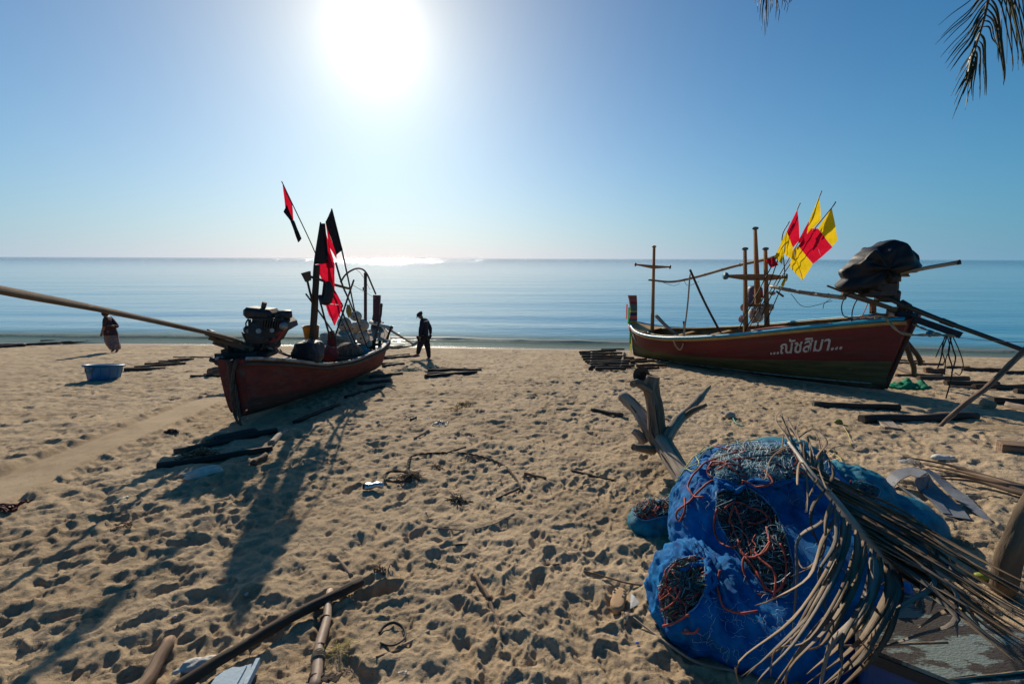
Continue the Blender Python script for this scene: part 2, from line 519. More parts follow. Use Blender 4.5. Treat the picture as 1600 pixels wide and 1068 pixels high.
def grid_mesh(name, X, Y, Z, closed=False):
    nu, nv = X.shape
    co = np.stack([X, Y, Z], -1).reshape(-1, 3).astype(np.float32)
    I = np.arange(nu * nv).reshape(nu, nv)
    q = np.stack([I[:-1, :-1], I[1:, :-1], I[1:, 1:], I[:-1, 1:]], -1).reshape(-1, 4)
    me = bpy.data.meshes.new(name)
    me.vertices.add(len(co)); me.vertices.foreach_set('co', co.ravel())
    me.loops.add(q.size); me.loops.foreach_set('vertex_index', q.ravel().astype(np.int32))
    me.polygons.add(len(q)); me.polygons.foreach_set('loop_start', np.arange(0, q.size, 4, dtype=np.int32))
    me.polygons.foreach_set('use_smooth', np.ones(len(q), dtype=bool))
    me.update(calc_edges=True)
    return me

m = bpy.data.materials.new('sand'); m.use_nodes = True
n, l = m.node_tree.nodes, m.node_tree.links
p_ = n['Principled BSDF']
geo = n.new('ShaderNodeNewGeometry')
def tnoise(s, d=5, r=.6, vec=None):
    t = n.new('ShaderNodeTexNoise'); t.inputs['Scale'].default_value = s; t.inputs['Detail'].default_value = d; t.inputs['Roughness'].default_value = r
    l.new(vec or geo.outputs['Position'], t.inputs['Vector']); return t.outputs['Fac']
def tramp(f, stops):
    r = n.new('ShaderNodeValToRGB'); e = r.color_ramp.elements
    e[0].position, e[0].color = stops[0][0], (*stops[0][1], 1); e[1].position, e[1].color = stops[-1][0], (*stops[-1][1], 1)
    for (q, c) in stops[1:-1]:
        k = e.new(q); k.color = (*c, 1)
    l.new(f, r.inputs[0]); return r.outputs[0]
def tmix(f, a, b, bt='MIX'):
    k = n.new('ShaderNodeMix'); k.data_type = 'RGBA'; k.blend_type = bt
    if isinstance(f, float): k.inputs[0].default_value = f
    else: l.new(f, k.inputs[0])
    for i, x in ((6, a), (7, b)):
        if isinstance(x, tuple): k.inputs[i].default_value = (*x, 1)
        else: l.new(x, k.inputs[i])
    return k.outputs[2]
SAND_LIGHT, SAND_MID, SAND_DARK = (.51, .38, .24), (.40, .29, .175), (.26, .175, .10)
c = tramp(tnoise(.9, 6), [(.34, SAND_MID), (.62, SAND_LIGHT)])
c = tmix(tramp(tnoise(1.3, 8, .7), [(.52, (0, 0, 0)), (.72, (.75, .75, .75))]), c, SAND_DARK)       # damper reddish patches
c = tmix(tramp(tnoise(420, 2), [(.60, (0, 0, 0)), (.68, (1, 1, 1))]), c, (.17, .12, .08))           # dark grains
c = tmix(tramp(tnoise(300, 2), [(.66, (0, 0, 0)), (.72, (1, 1, 1))]), c, (.85, .78, .66))           # shell grains
c = tmix(tramp(tnoise(34, 6, .75), [(.56, (0, 0, 0)), (.72, (.6, .6, .6))]), c, (.27, .19, .12))    # fine organic specks
wa = n.new('ShaderNodeAttribute'); wa.attribute_name = 'wet'
c = tmix(wa.outputs['Fac'], c, (.30, .235, .17))
l.new(c, p_.inputs['Base Color'])
rr = n.new('ShaderNodeMapRange'); l.new(wa.outputs['Fac'], rr.inputs[0]); rr.inputs[3].default_value = .95; rr.inputs[4].default_value = .22
l.new(rr.outputs[0], p_.inputs['Roughness'])
p_.inputs['Specular IOR Level'].default_value = .2
b1 = n.new('ShaderNodeBump'); b1.inputs['Distance'].default_value = .004; b1.inputs['Strength'].default_value = .9
l.new(tnoise(260, 3, .7), b1.inputs['Height'])
b2 = n.new('ShaderNodeBump'); b2.inputs['Distance'].default_value = .016; b2.inputs['Strength'].default_value = .9
l.new(tnoise(48, 5, .65), b2.inputs['Height']); l.new(b2.outputs[0], b1.inputs['Normal'])
mb = n.new('ShaderNodeMath'); mb.operation = 'SUBTRACT'; mb.inputs[0].default_value = 1; l.new(wa.outputs['Fac'], mb.inputs[1])
l.new(mb.outputs[0], b1.inputs['Strength'])
l.new(b1.outputs[0], p_.inputs['Normal'])
M_SAND = m

def polar(r_edges, t_edges, cy):
    R, T = np.meshgrid(r_edges, t_edges, indexing='ij')
    return R * np.sin(T), cy + R * np.cos(T)
tt = np.concatenate([np.linspace(-1.5, -1.06, 40)[:-1], np.linspace(-1.06, 1.06, 1010), np.linspace(1.06, 1.5, 40)[1:]])
rrr = np.concatenate([1.15 * np.exp(np.linspace(0, math.log(27 / 1.15), 800))])
X, Y = polar(rrr, tt, -.45)
me = grid_mesh('sand', X, Y, sand_h(X.ravel(), Y.ravel()).reshape(X.shape))
wv = 1 - sstep(.2, .8, shore_np(X, Y))
a = me.attributes.new('wet', 'FLOAT', 'POINT'); a.data.foreach_set('value', wv.ravel().astype(np.float32))
me.materials.append(m)
o = bpy.data.objects.new('beach', me); COL.objects.link(o); o['kind'] = 'structure'
# the rest of the shore, coarse, a little lower where it runs under the modelled sand
xs = np.concatenate([-np.geomspace(4000, 30, 30), np.linspace(-28, 28, 57), np.geomspace(30, 4000, 30)])
ys = np.concatenate([-np.geomspace(3000, 12, 20), np.linspace(-10, 40, 60), np.geomspace(45, 400, 12)])
X, Y = np.meshgrid(xs, ys, indexing='ij')
Z = 2.18 - .115 * Y; xe = np.clip(X, -24, 24)
Z = base_np(xe, Y)
Z = np.where(Y < 0, 2.18 + np.minimum(-Y, 8) * .02, Z); Z = np.maximum(Z, -3.2)
rad = np.hypot(X, Y + .45); an = np.abs(np.arctan2(X, Y + .45))
Z = np.where((rad < 28) & (an < 1.52), Z - .22, Z)
me = grid_mesh('shore_terrain', X, Y, Z); me.materials.append(m)
a = me.attributes.new('wet', 'FLOAT', 'POINT'); a.data.foreach_set('value', np.where((Z < .12), 1.0, 0.0).ravel().astype(np.float32))
o = bpy.data.objects.new('terrain', me); COL.objects.link(o); o['kind'] = 'structure'

# ================================================================ the sea
m = bpy.data.materials.new('sea_water'); m.use_nodes = True
n, l = m.node_tree.nodes, m.node_tree.links
p_ = n['Principled BSDF']
geo = n.new('ShaderNodeNewGeometry')
sa = n.new('ShaderNodeAttribute'); sa.attribute_name = 'offshore'
fo = n.new('ShaderNodeAttribute'); fo.attribute_name = 'foam'
def mul(a, v):
    k = n.new('ShaderNodeVectorMath'); k.operation = 'MULTIPLY'; l.new(a, k.inputs[0]); k.inputs[1].default_value = v; return k.outputs[0]
SE = n.new('ShaderNodeMapRange'); l.new(sa.outputs['Fac'], SE.inputs[0]); SE.inputs[1].default_value = 0; SE.inputs[2].default_value = 9
c = tramp(SE.outputs[0], [(0.0, (.36, .34, .25)), (.15, (.22, .33, .20)), (.2, (.20, .30, .19)), (.35, (.08, .24, .29)), (1.0, (.03, .21, .32))])
foam = tmix(1.0, fo.outputs['Fac'], fo.outputs['Fac'])
fn_ = tnoise(13, 8, .8, mul(geo.outputs['Position'], (.6, 1.6, 1)))
fm = n.new('ShaderNodeMath'); fm.operation = 'ADD'; l.new(fn_, fm.inputs[0]); l.new(fo.outputs['Fac'], fm.inputs[1])
foam_glint_mask = tramp(fm.outputs[0], [(.86, (0, 0, 0)), (.95, (1, 1, 1))])
c = tmix(foam_glint_mask, c, (.75, .77, .76))
l.new(c, p_.inputs['Base Color'])
p_.inputs['IOR'].default_value = 1.333; p_.inputs['Specular IOR Level'].default_value = .85
r1 = n.new('ShaderNodeMapRange'); l.new(foam_glint_mask, r1.inputs[0]); r1.inputs[3].default_value = .06; r1.inputs[4].default_value = .6
l.new(r1.outputs[0], p_.inputs['Roughness'])
# ripples: long swell bands, wind ripples, fine chop that grows towards the horizon
def bumpn(h, dist, st, prev=None):
    b = n.new('ShaderNodeBump'); b.inputs['Distance'].default_value = dist
    if isinstance(st, float): b.inputs['Strength'].default_value = st
    else: l.new(st, b.inputs['Strength'])
    l.new(h, b.inputs['Height'])
    if prev: l.new(prev, b.inputs['Normal'])
    return b.outputs[0]
w1 = bumpn(tnoise(.16, 3, .5, mul(geo.outputs['Position'], (.22, 1, 1))), .20, 1.0)
w2 = bumpn(tnoise(1.1, 4, .55, mul(geo.outputs['Position'], (.45, 1.3, 1))), .020, 1.0, w1)
w3 = bumpn(tnoise(6.5, 4, .6, mul(geo.outputs['Position'], (.6, 1.2, 1))), .007, 1.0, w2)
# a breeze roughens the open water far out
sy = n.new('ShaderNodeSeparateXYZ'); l.new(geo.outputs['Position'], sy.inputs[0])
fr_ = n.new('ShaderNodeMapRange'); l.new(sy.outputs[1], fr_.inputs[0]); fr_.inputs[1].default_value = 110; fr_.inputs[2].default_value = 700
w4 = bumpn(tnoise(1.4, 3, .6, mul(geo.outputs['Position'], (.6, 1, 1))), .75, fr_.outputs[0], w3)
w3 = w4
l.new(w3, p_.inputs['Normal'])
tl_ = n.new('ShaderNodeBsdfTranslucent'); tl_.inputs[0].default_value = (.42, .60, .40, 1)   # thin sunlit water of the shore break
tp_ = n.new('ShaderNodeBsdfTransparent'); tp_.inputs[0].default_value = (.75, .85, .75, 1)
ti_ = n.new('ShaderNodeMixShader'); ti_.inputs[0].default_value = .35; l.new(tl_.outputs[0], ti_.inputs[1]); l.new(tp_.outputs[0], ti_.inputs[2])
tm_ = n.new('ShaderNodeMixShader'); nr_ = n.new('ShaderNodeMapRange'); l.new(sa.outputs['Fac'], nr_.inputs[0]); nr_.inputs[1].default_value = 1.6; nr_.inputs[2].default_value = 4.0; nr_.inputs[3].default_value = .62; nr_.inputs[4].default_value = 0
l.new(nr_.outputs[0], tm_.inputs[0]); l.new(p_.outputs[0], tm_.inputs[1]); l.new(ti_.outputs[0], tm_.inputs[2]); l.new(tm_.outputs[0], n['Material Output'].inputs[0])
M_SEA = m
def sea_h(x, y):
    d = -shore_np(np.clip(x, -24, 24), y)            # metres offshore
    wob = .5 * vnoise(x * .22, y * 0 + 3.3, 77) + .16 * vnoise(x * .9, y * 0 + 1.3, 78)
    d2 = d - 1.55 - wob
    z = .08 * np.exp(-((d2 - .0) / np.where(d2 < 0, .16, .5)) ** 2) * (1 + .5 * vnoise(x * .5, y * 0, 79))
    z = z + .035 * np.exp(-((d - 6.2 - wob) / 1.0) ** 2) + .02 * np.exp(-((d - 11 + wob) / 1.5) ** 2)
    z = z + (.010 * vnoise(x * 1.1, y * 3.0, 80) + .005 * vnoise(x * 3.1, y * 7.0, 81)) * sstep(.1, 1.5, d) * (1 - sstep(60, 120, d))
    f = .47 * np.exp(-((d2 - .14) / .26) ** 2) + .40 * np.exp(-((d2 + .14) / .18) ** 2) + .46 * np.exp(-((d - .14 - .2 * wob) / .13) ** 2) + .36 * np.exp(-((d - .62 - .3 * wob) / .25) ** 2)  # foam, with crest sparkle and a lightened wave face painted into it
    far_l = sstep(-4, -12, x)
    f = f * (1 - .25 * far_l)
    return z, d, f
tt = np.linspace(-1.5, 1.5, 900)
rrr = np.concatenate([np.linspace(14.5, 26, 330), np.geomspace(26.05, 140, 300)])
X, Y = polar(rrr, tt, -.45)
Z, D, FO = sea_h(X, Y)
Z = np.where(D < -.6, -0.6, Z + .004)
Z = np.where((D < 0) & (D >= -.6), Z * 0 + np.maximum(-.3, D * .5) , Z)
rim = sstep(120, 139, np.hypot(X, Y + .45)); Z = Z * (1 - rim)
me = grid_mesh('sea', X, Y, Z); me.materials.append(m)
for nm, arr in (('offshore', D), ('foam', FO)):
    a = me.attributes.new(nm, 'FLOAT', 'POINT'); a.data.foreach_set('value', arr.ravel().astype(np.float32))
o = bpy.data.objects.new('sea', me); COL.objects.link(o); o['kind'] = 'structure'
rrr = np.geomspace(139.5, 40000, 60); tt = np.linspace(-1.6, 1.6, 90)
X, Y = polar(rrr, tt, -.45)
me = grid_mesh('sea_far', X, Y, X * 0 - .002); me.materials.append(m)
for nm, v in (('offshore', 99.0), ('foam', 0.0)):
    a = me.attributes.new(nm, 'FLOAT', 'POINT'); a.data.foreach_set('value', np.full(X.size, v, dtype=np.float32))
o = bpy.data.objects.new('open_sea', me); COL.objects.link(o); o['kind'] = 'structure'
# ================================================================ materials for boats and gear
RED_HULL = mat('red_hull_paint', (.15, .014, .018), (.095, .010, .013), scale=3, rough=.55, spec=.4, bump=.2, c3=(.09, .04, .035), s3=4, t3=(.52, .74), grain=(.35, 1, 2.2))
OLD_RED = mat('old_red_hull_paint', (.19, .040, .03), (.10, .022, .02), scale=4, rough=.8, spec=.3, bump=.3, c3=(.10, .075, .06), s3=6, t3=(.52, .7))
SLIME = mat('slimy_hull_bottom', (.12, .115, .045), (.045, .05, .022), scale=5, grain=(.3, 1, 2.4), rough=.7, bump=.3, c3=(.20, .21, .15), s3=9, t3=(.62, .75))
OLD_BOTTOM = mat('worn_hull_bottom', (.10, .045, .035), (.045, .03, .022), scale=5, rough=.85, bump=.4, c3=(.11, .09, .05), s3=5, t3=(.55, .7))
OCHRE = mat('ochre_paint', (.50, .30, .11), (.38, .22, .08), scale=6, rough=.6, c3=(.25, .16, .08), s3=9, t3=(.62, .75))
BLUE_RAIL = mat('blue_rail_paint', (.010, .36, .52), (.01, .27, .42), scale=7, rough=.4, spec=.5, c3=(.30, .38, .38), s3=8, t3=(.64, .72))
PALE_RAIL = mat('pale_rail_paint', (.36, .42, .42), (.22, .24, .22), scale=9, rough=.7, c3=(.16, .12, .09), s3=6, t3=(.5, .62))
DARK_IN = mat('dark_hull_inside', (.10, .085, .065), (.05, .045, .035), scale=5, rough=.85)
OCHRE_IN = mat('ochre_hull_inside', (.28, .19, .09), (.15, .10, .05), scale=5, rough=.8)
WOOD_M = mat('varnished_mast_wood', (.34, .155, .05), (.22, .09, .028), scale=9, grain=(1, 1, .07), rough=.55, spec=.4, bump=.15)
WOOD_D = mat('dark_weathered_wood', (.13, .085, .055), (.055, .038, .026), ovar=.35, scale=14, grain=(1, 1, .09), rough=.85, bump=.5, bscale=70)
WOOD_W = mat('wet_black_timber', (.055, .042, .034), (.022, .018, .015), ovar=.35, scale=14, grain=(1, 1, .1), rough=.75, bump=.5, bscale=60, c3=(.11, .09, .07), s3=7, t3=(.56, .7))
WOOD_G = mat('grey_driftwood', (.40, .32, .245), (.17, .12, .085), scale=30, grain=(1, 1, .06), rough=.9, bump=1.0, bscale=70, contrast=(.40, .60), c3=(.09, .06, .042), s3=14, t3=(.60, .66))
WOOD_B = mat('bare_brown_wood', (.29, .19, .12), (.12, .075, .05), contrast=(.4, .6), scale=28, grain=(1, 1, .08), rough=.9, bump=.9, bscale=70)
BAMBOO = mat('old_bamboo', (.34, .27, .18), (.16, .11, .07), scale=9, grain=(1, 1, .15), rough=.55, spec=.4, bump=.2, c3=(.10, .075, .05), s3=6, t3=(.56, .66))
IRON = mat('greasy_black_iron', (.045, .042, .04), (.018, .017, .016), scale=12, rough=.55, metal=.35, spec=.5, bump=.3, c3=(.11, .045, .025), s3=10, t3=(.58, .72))
RUST = mat('rusty_iron', (.24, .085, .03), (.10, .04, .02), scale=14, rough=.85, bump=.5)
STEEL = mat('dull_steel', (.33, .33, .32), (.18, .17, .16), scale=14, rough=.45, metal=.8)
PRED = mat('faded_red_paint', (.32, .035, .03), (.16, .025, .02), scale=8, rough=.7)
TARP = mat('black_tarpaulin', (.013, .013, .015), (.007, .007, .009), scale=5, rough=.55, spec=.3, bump=.2, bscale=25)
TARP_D = mat('dark_blue_tarpaulin', (.02, .025, .035), (.012, .014, .02), scale=5, rough=.6, bump=.3)
ROPE = mat('hemp_rope', (.42, .34, .22), (.22, .17, .11), scale=60, rough=.95, bump=.6, bscale=160)
ROPE_D = mat('dark_old_rope', (.13, .10, .07), (.06, .045, .035), scale=60, rough=.95, bump=.6, bscale=160)
LINE_D = mat('thin_dark_line', (.05, .045, .04), None, rough=.9, bump=0)
ORANGE_C = mat('orange_cord', (.55, .13, .03), None, rough=.7, bump=0)
FLOAT_W = mat('weathered_white_float', (.55, .50, .42), (.34, .29, .22), scale=7, rough=.7, c3=(.18, .14, .1), s3=5, t3=(.6, .75))
FLOAT_P = mat('faded_pink_float', (.50, .29, .27), (.34, .18, .17), scale=6, rough=.6)
CL_R = mat('red_flag_cloth', (.62, .010, .035), (.50, .008, .03), scale=20, rough=.9, spec=.1, trans=.55, bump=.08, bscale=120)
CL_Y = mat('yellow_flag_cloth', (.80, .56, .015), (.70, .46, .012), scale=20, rough=.9, spec=.1, trans=.55, bump=.08, bscale=120)
CL_K = mat('black_flag_cloth', (.018, .018, .024), (.012, .012, .016), scale=20, rough=.95, spec=.1, trans=.12, bump=.3)
PLAS_Y = mat('yellow_plastic', (.52, .27, .04), (.40, .20, .03), scale=6, rough=.5, trans=.25, bump=.05)
PLAS_B = mat('blue_tub_plastic', (.004, .16, .34), (.003, .11, .25), scale=5, rough=.4, spec=.5, bump=.05)
PLAS_LB = mat('light_blue_plastic_sheet', (.06, .30, .42), (.03, .2, .3), scale=8, rough=.45, trans=.3)
WHITE = mat('dirty_white_paint', (.62, .61, .57), (.42, .40, .36), scale=9, rough=.7)
LETTER = mat('pale_lettering_paint', (.60, .58, .53), (.42, .38, .36), scale=14, rough=.7, bump=.05, c3=(.20, .06, .05), s3=34, t3=(.60, .66))
RUBBER = mat('black_rubber', (.03, .03, .032), (.018, .018, .019), scale=9, rough=.7)

def lerp_tab(tab):
    X = [a for a, _ in tab]; Yv = [b for _, b in tab]
    # smooth monotone-ish interpolation by small window averaging
    def f(t):
        s = 0
        for d in (-.03, -.015, 0, .015, .03): s += float(np.interp(min(max(t + d, 0), 1), X, Yv))
        return s / 5
    return f

class Hull:
    """a plank-built longtail hull; t runs from stern 0 to bow 1, s from keel 0 to gunwale 1, b across"""
    def __init__(h, C0, C1, side, hw, gun, keel, rk0, rk1, shear=0.0, pmid=.40, pend=.38):
        h.C0 = Vector((*C0, 0)); C1 = Vector((*C1, 0)); h.L = (C1 - h.C0).length
        h.d = (C1 - h.C0).normalized(); h.n = Vector((-h.d.y, h.d.x, 0)) * side   # n: towards the viewer's side
        h.hw = lerp_tab(hw); h.gun = lerp_tab(gun); h.keel = keel; h.rk0, h.rk1 = rk0, rk1; h.shear = shear; h.pm = pmid; h.pe = pend
    def P(h, a, b, z): return h.C0 + h.d * a + h.n * b + Vector((0, 0, z))
    def S(h, t, s, side=1, inset=0.0):
        w = max(h.hw(t), .03)
        p = h.pm + h.pe * abs(2 * t - 1) ** 3
        f = s ** p
        b = max(w * f - inset, 0.0)
        zk, zg = h.keel(t), h.gun(t)
        z = zk + (zg - zk) * s + inset * .6 * (1 - s)
        a = h.L * t - h.rk0 * (1 - t) ** 4 * s + h.rk1 * t ** 4 * s
        q = h.P(a, b * side, z)
        if side < 0: q.z += 2 * b * h.shear * s
        return q
    def rail(h, side, t0=0.0, t1=1.0, n=60, out=0.0, up=0.0, s=1.0):
        pts = []
        for i in range(n + 1):
            t = t0 + (t1 - t0) * i / n
            q = h.S(t, s, side); q = q + h.n * side * out + Vector((0, 0, up)); pts.append(q)
        return pts

def build_hull(root, h, m_top, m_bot, m_in, s_line, rail_m, rub_m, rail_r, inner_floor=.36, names=('hull', 'hull_bottom'), post_m=None):
    def shell(m, name, s0, s1, inset=0.0, flip=False, t0=0.0, t1=1.0, ns=10, nt=56):
        b = MB()
        for side in (1, -1):
            fn = lambda u, v, side=side: h.S(t0 + (t1 - t0) * u, s0 + (s1 - s0) * v, side, inset)
            gf = lambda u, v, side=side: (u * h.L, side * v, s0 + (s1 - s0) * v)
            b.grid(fn, nt, ns, flip=(side > 0) ^ flip, gfn=gf)
        return b.build(name, m, root)
    shell(m_top, names[0], s_line, 1.0)
    bt = shell(m_bot, names[1], 0.0, s_line, ns=9)
    shell(m_in, 'inner_planking', .12, .985, .045, True, .012, .985)
    # transom
    b = MB(); N = 10
    L_ = [h.S(0, i / N, 1) - h.d * .001 for i in range(N + 1)]; R_ = [h.S(0, i / N, -1) - h.d * .001 for i in range(N + 1)]
    b.add(L_ + R_, [(i, i + 1, N + 2 + i, N + 1 + i) for i in range(N)])
    L2 = [p + h.d * .05 for p in L_]; R2 = [p + h.d * .05 for p in R_]
    b.add(L2 + R2, [(N + 1 + i, N + 2 + i, i + 1, i) for i in range(N)])
    b.build('transom', m_top, root)
    # keel and stem / stern posts
    b = MB()
    b.tube([h.S(i / 30, 0, 1) + Vector((0, 0, .0)) for i in range(31)], .035, 6, sq=(1, 1.2))
    b.tube([h.S(1, i / 8, 1) * .5 + h.S(1, i / 8, -1) * .5 + h.d * .02 for i in range(9)], .045, 8)
    b.tube([h.S(0, i / 8, 1) * .5 + h.S(0, i / 8, -1) * .5 - h.d * .02 for i in range(9)], .04, 8)
    b.build('keel', post_m or m_bot, root)
    # gunwale rail and rubbing strake, both sides
    for side in (1, -1):
        MB().tube(h.rail(side, 0.005, .998, 70, .012, .012), rail_r, 8, sq=(1.25, .8)).build('gunwale_rail', rail_m, root)
        MB().tube(h.rail(side, 0.0, .996, 70, .014, -.045, .985), rail_r * .95, 6, sq=(.75, 1.5)).build('rubbing_strake', rub_m, root)
    return bt

def deck_strip(h, t0, t1, w_in, drop=.0, nt=30, side=1):
    """side deck: from the gunwale inwards by w_in"""
    def fn(u, v):
        t = t0 + (t1 - t0) * u
        a = h.S(t, 1.0, side); w = min(w_in(t) if callable(w_in) else w_in, max(h.hw(t) - .002, .01))
        c = a - h.n * side * (w * v); c.z -= drop + .0 * v
        if side < 0: c.z -= h.shear * w * v
        else: c.z += h.shear * w * v
        return c
    return fn

# ================================================================ boat on the right
B2 = thing('longtail_boat', gnd(1385, 612), 'red wooden longtail boat with blue rail and white Thai lettering, beached on the right', 'boat')
kz0, kz1 = base(7.2, 8.5) + .05, base(4.2, 15.2) + .04
h2 = Hull((7.2, 8.5), (4.2, 15.2), 1,
          [(0, .2), (.04, .28), (.1, .42), (.25, .64), (.45, .8), (.65, .8), (.8, .66), (.88, .52), (.94, .36), (.98, .19), (1, .06)],
          [(0, 2.69), (.1, 2.5), (.25, 2.21), (.4, 1.92), (.55, 1.68), (.7, 1.49), (.8, 1.41), (.88, 1.39), (.94, 1.44), (.98, 1.53), (1, 1.60)],
          lambda t: kz0 + (kz1 - kz0) * t + .05 * (2 * t - 1) ** 4 + .03 * max(0, t - .8), .30, .25, shear=.13)
build_hull(B2, h2, RED_HULL, SLIME, OCHRE_IN, .40, BLUE_RAIL, OCHRE, .032, post_m=OLD_BOTTOM)
# pale boot-stripe worn along the keel line
MB().tube([h2.S(t, .055, 1) + h2.n * .006 for t in np.linspace(.03, .75, 40)], .014, 5, sq=(.5, 1.6)).build('keel_plank', PALE_RAIL, B2)
for side in (1, -1):
    MB().grid(deck_strip(h2, .02, .9, lambda t: .15, -.004, 40, side), 50, 2, flip=side < 0).build('side_deck', OCHRE, B2)
# fore deck with its oval coaming: deck planks laid across the bow
b = MB()
def bowdeck(u, v):
    t = .865 + (.995 - .865) * u
    q = h2.S(t, 1, 1).lerp(h2.S(t, 1, -1), v); q.z += .012 + .02 * math.sin(v * PI)
    return q
b.grid(bowdeck, 14, 10); b.build('fore_deck', OCHRE, B2)
b = MB()
for side in (1, -1):
    pts = []
    for i in range(26):
        t = .5 + .36 * i / 25
        w = h2.hw(t) - .16 - .10 * max(0, (t - .75) / .11) ** 2
        q = h2.S(t, 1, side); f = 1 - max(w, 0.04) / h2.hw(t); c = h2.S(t, 1, 1).lerp(h2.S(t, 1, -1), .5)
        pts.append(q.lerp(c, f) + Vector((0, 0, .015)))
    b.tube(pts, .022, 6)
b.build('coaming', OCHRE, B2)
# floor boards
for k in range(5):
    b = MB(); off = -.36 + .18 * k
    n_ = 14; pts = []
    for i in range(n_ + 1):
        t = .16 + .7 * i / n_
        w = h2.hw(t)
        pts.append(h2.P(h2.L * t, off * min(1, w / .75), h2.keel(t) + .34 * (h2.gun(t) - h2.keel(t)) * .9 + .1))
    for i in range(n_): b.beam(pts[i], pts[i + 1] + (pts[i + 1] - pts[i]) * .02, .15, .02)
    b.build('floor_board', OCHRE_IN, B2)
for t in (.2, .38, .56, .72):
    a_, c_ = h2.S(t, .93, 1, .06), h2.S(t, .93, -1, .06)
    MB().beam(a_, c_, .12, .035).build('thwart', OCHRE, B2)
# aft deck closed with boards
for k in range(7):
    t = .012 + .018 * k
    a_, c_ = h2.S(t, 1, 1), h2.S(t, 1, -1)
    MB().beam(a_ + Vector((0, 0, .02)), c_ + Vector((0, 0, .02)), .115, .02, up=(0, 0, 1)).build('aft_deck_board', WOOD_D, B2)
# prow: upswept post wound with bands of coloured cloth
pb = at(988, 505, 15.35); pt = at(986, 461, 15.5)
pz = [(0.0, 0.0), (.35, -.05), (.7, -.10), (1.0, -.12)]
def prow_pt(f):
    q = pb.lerp(pt, f); return q + h2.d * (-.10 * math.sin(f * PI * .8)) + Vector((.0, 0, 0))
def prow_w(f): return .20 + .10 * f ** 2 + .14 * (1 - f) ** 3
bands = [(0.0, .10, (.45, .38, .03)), (.10, .15, (.02, .08, .30)), (.15, .29, (.50, .12, .10)), (.29, .41, (.02, .05, .12)), (.41, .46, (.5, .4, .04)), (.46, .70, (.08, .16, .13)), (.70, .78, (.25, .03, .04)), (.78, 1.0, (.34, .10, .08))]
for k, (f0, f1, c_) in enumerate(bands):
    b = MB(); n_ = 4; vs = []
    for i in range(n_ + 1):
        f = f0 + (f1 - f0) * i / n_; q = prow_pt(f); w = prow_w(f) / 2; dd = .045
        gx = Vector((1, .1, 0)).normalized(); gy = Vector((-.1, 1, 0))
        for (p, r) in ((-1, -1), (1, -1), (1, 1), (-1, 1)): vs.append(q + gx * p * w * .95 + gy * r * dd)
    fs = [(3, 2, 1, 0), tuple(n_ * 4 + i for i in range(4))] + [(i * 4 + j, i * 4 + (j + 1) % 4, i * 4 + 4 + (j + 1) % 4, i * 4 + 4 + j) for i in range(n_) for j in range(4)]
    b.add(vs, fs, None, flat=True)
    b.build('prow_band', mat('prow_cloth_%d' % k, c_, None, scale=14, rough=.85, bump=.4, bscale=40), B2, label='cloth band wound on the prow' if 0 else None)
# ribbons that hang from the prow
rib = [((980, 475), (979, 498), (.55, .12, .10)), ((983, 480), (982, 505), (.05, .28, .05)), ((983, 496), (984, 518), (.60, .12, .05)), ((985, 505), (985, 537), (.02, .12, .05)),
       ((987, 500), (986, 550), (.5, .40, .02)), ((990, 508), (989, 543), (.03, .10, .16)), ((992, 512), (992, 547), (.5, .36, .02)), ((991, 530), (991, 549), (.6, .15, .1)), ((985, 478), (985, 517), (.75, .5, .05))]
for k, (p0, p1, c_) in enumerate(rib):
    a_ = at(*p0, 15.25 + .03 * k); c2_ = at(*p1, 15.25 + .03 * k)
    def rf(u, v, a_=a_, c2_=c2_, k=k):
        q = a_.lerp(c2_, u); return q + Vector(((v - .5) * .055, .015 * math.sin(u * 6 + k), 0))
    MB().grid(rf, 8, 1).build('ribbon', mat('ribbon_cloth_%d' % k, c_, None, rough=.85, trans=.4, bump=0), B2)

